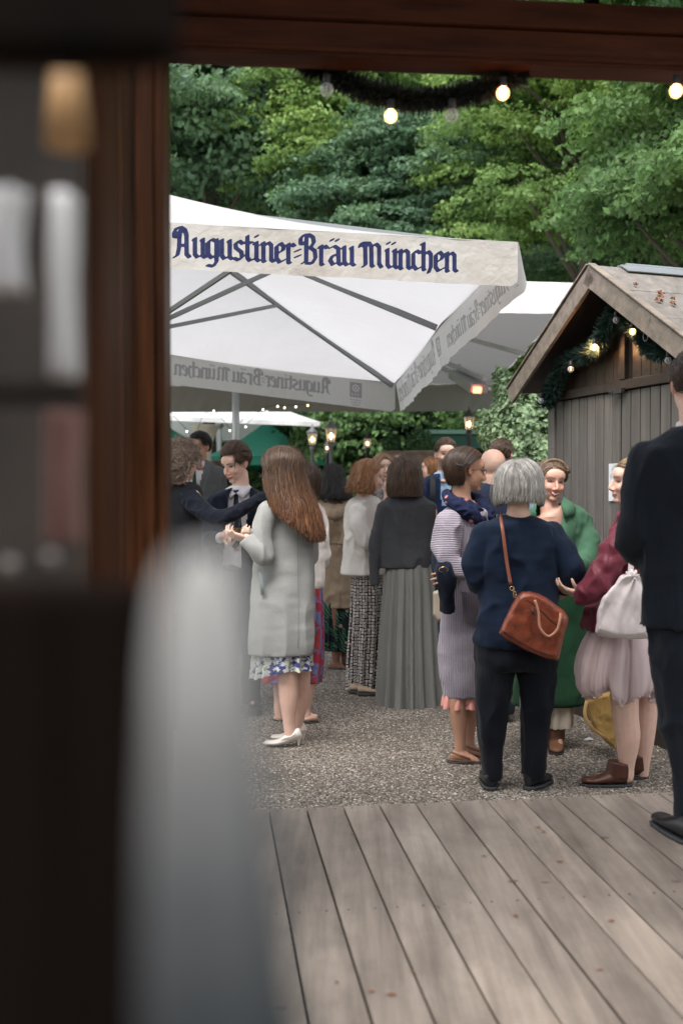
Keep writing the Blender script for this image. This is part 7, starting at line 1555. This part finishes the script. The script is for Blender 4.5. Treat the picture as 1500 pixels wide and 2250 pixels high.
# man in dark suit at the right edge, on the deck
p = Person(1530, 1850, 3.77, 'man in dark navy suit standing on the deck at the right edge', .006, z0=ZD)
p.head(1524, 852, .242, yaw=-6); p.neck((1528, 955, 0), .062); p.torso([(960, 1490, 1570, .7), (990, 1420, 1640, .45), (1180, 1425, 1640, .5), (1350, 1425, 1640, .5)])
p.limb([(1410, 1000, 0, .052), (1402, 1180, .02, .046), (1440, 1230, .22, .033)]); p.limb([(1655, 1000, 0, .052), (1668, 1180, .02, .046), (1640, 1280, .15, .033)]); p.hand((1438, 1228, .2), (1475, 1225, .3), (0, 0, 1)); p.hand((1640, 1278, .15), (1630, 1320, .2), (-1, 0, 0))
p.limb([(1495, 1400, 0, .10), (1510, 1606, 0, .062), (1518, 1790, 0, .042)]); p.limb([(1595, 1400, 0, .10), (1600, 1606, 0, .062), (1605, 1790, 0, .042)]); p.foot((1530, 1850, -.05), (1475, 1812, .15)); p.foot((1605, 1850, -.05), (1625, 1812, .15))
p.finish(); p.hair(H_dkbrown, 'short', n=1500, length=.045, w=.0055, open_=55, seed=19, top=.01, vol=.012, lo=-.62)
p.garment('shirt', C_shirt, [(925, 1486, 1566, .85), (945, 1484, 1570, .85), (970, 1470, 1590, .6)], voxel=.009, wr=0)
p.garment('suit_jacket', C_navy4, [(938, 1484, 1572, .85), (952, 1456, 1602, .68), (972, 1420, 1640, .58), (1000, 1388, 1672, .52), (1060, 1380, 1682, .50), (1180, 1404, 1662, .50), (1260, 1408, 1664, .52), (1368, 1403, 1682, .56), (1374, 1408, 1678, .54)], [[(1418, 1008, 0, .072), (1398, 1090, 0, .068), (1392, 1185, .02, .062), (1418, 1226, .14, .052), (1434, 1230, .2, .044)], [(1645, 1008, 0, .072), (1668, 1180, .02, .06), (1642, 1275, .14, .044)]], voxel=.009, wr=.010, tw=.006, wf=(8, 8, 3), seed=18)
p.garment('trousers', C_navy4, [(1350, 1424, 1662, .52), (1430, 1430, 1660, .52)], [[(1494, 1420, 0, .108), (1498, 1520, 0, .092), (1504, 1610, 0, .082), (1514, 1710, 0, .072), (1521, 1800, 0, .066)], [(1594, 1420, 0, .108), (1600, 1520, 0, .09), (1602, 1610, 0, .082), (1604, 1710, 0, .072), (1606, 1800, 0, .066)]], voxel=.009, wr=.009, seed=19)
p.shoe('shoe', C_black, (1538, 0, -.10), (1452, 0, .17), w=.048, h=.085, sole=.018); p.shoe('shoe', C_black, (1600, 0, -.08), (1630, 0, .22), w=.048, h=.085, sole=.018)

# loose things on the ground
yb = empty('yellow_bag', on_plane(1320, 1620, 0), 'mustard yellow cloth bag standing on the gravel behind the tulle skirt', 'bag')
P17 = Person.__new__(Person); P17.Y = 5.62
mb = slab([(1284, 1534), (1312, 1526), (1340, 1520), (1345, 1560), (1350, 1610), (1352, 1648), (1332, 1632), (1308, 1604), (1290, 1568)], -.09, .09); V, Fc, N = remesh(mb, .006, 3); V = V + N * ((fbm(V * 16, 8) - .45) * .03)[:, None]; V[:, 2] = np.maximum(V[:, 2], .004); build('bag_body', (V, Fc), cloth('mustard_cloth', srgb(176, 142, 84), wr=.6, rough=.6), yb)
m = MB(); m.tube(pull([P17.w(1288, 1540, -.10), P17.w(1284, 1570, -.13), P17.w(1300, 1600, -.14), P17.w(1330, 1622, -.12)], 16), [(.010, .003)] * 16, 8, flat=(0, -1, 0)); build('handle', m, plain('ochre_strap', srgb(184, 152, 96), .7), yb)
pc_ = MB(); c = on_plane(1292, 1626, .004); pc_.add([c + np.array(q) for q in ((-.03, -.012, 0), (.0, -.02, .006), (.035, .0, .002), (.01, .03, .012), (-.02, .02, .001))], [(0, 1, 2, 3, 4)]); tag(build('paper_scrap', pc_, plain('scrap_white', (.6, .62, .65), .7), smooth=False, base=c), 'small white paper scrap on the gravel beside the yellow bag', 'litter')
bb = empty('beige_bag', W(962, 1335, 6.3), 'small beige shoulder bag hanging between the sage skirt and the lilac cardigan', 'bag'); P17.Y = 6.3
mb = slab([(950, 1300), (966, 1294), (982, 1300), (986, 1340), (978, 1362), (962, 1368), (950, 1352)], -.04, .04); V, Fc, N = remesh(mb, .006, 3); build('bag_body', (V, Fc), plain('beige_leather', srgb(158, 148, 134), .5), bb)
m = MB(); m.tube([P17.w(968, 1296, 0), P17.w(962, 1200, .02), P17.w(958, 1120, .3)], .004, 6); build('strap', m, M_leather2, bb)
# leaves scattered on deck and gravel
for k in range(26):
    if k < 14: px, py, z = random.uniform(640, 1480), random.uniform(1800, 2200), ZD + .004
    else: px, py, z = random.uniform(700, 1400), random.uniform(1560, 1740), .010
    c = on_plane(px, py, z); r = random.uniform(.006, .012); a0 = random.random() * 6; m = MB()
    pts = [c + np.array([math.cos(q + a0) * r * (1.5 if i == 0 else 1) , math.sin(q + a0) * r * .6, random.uniform(.0, .003)]) for i, q in enumerate(np.linspace(0, 2 * PI, 7, endpoint=False))]
    m.add(pts, [tuple(range(7))]); tag(build('fallen_leaf', m, M_dleaf, smooth=False, base=c), 'tiny dry brown leaf lying on the deck boards' if k < 14 else 'tiny dry brown leaf lying on the gravel', 'leaf', 'dry leaves on the deck' if k < 14 else 'dry leaves on the gravel')
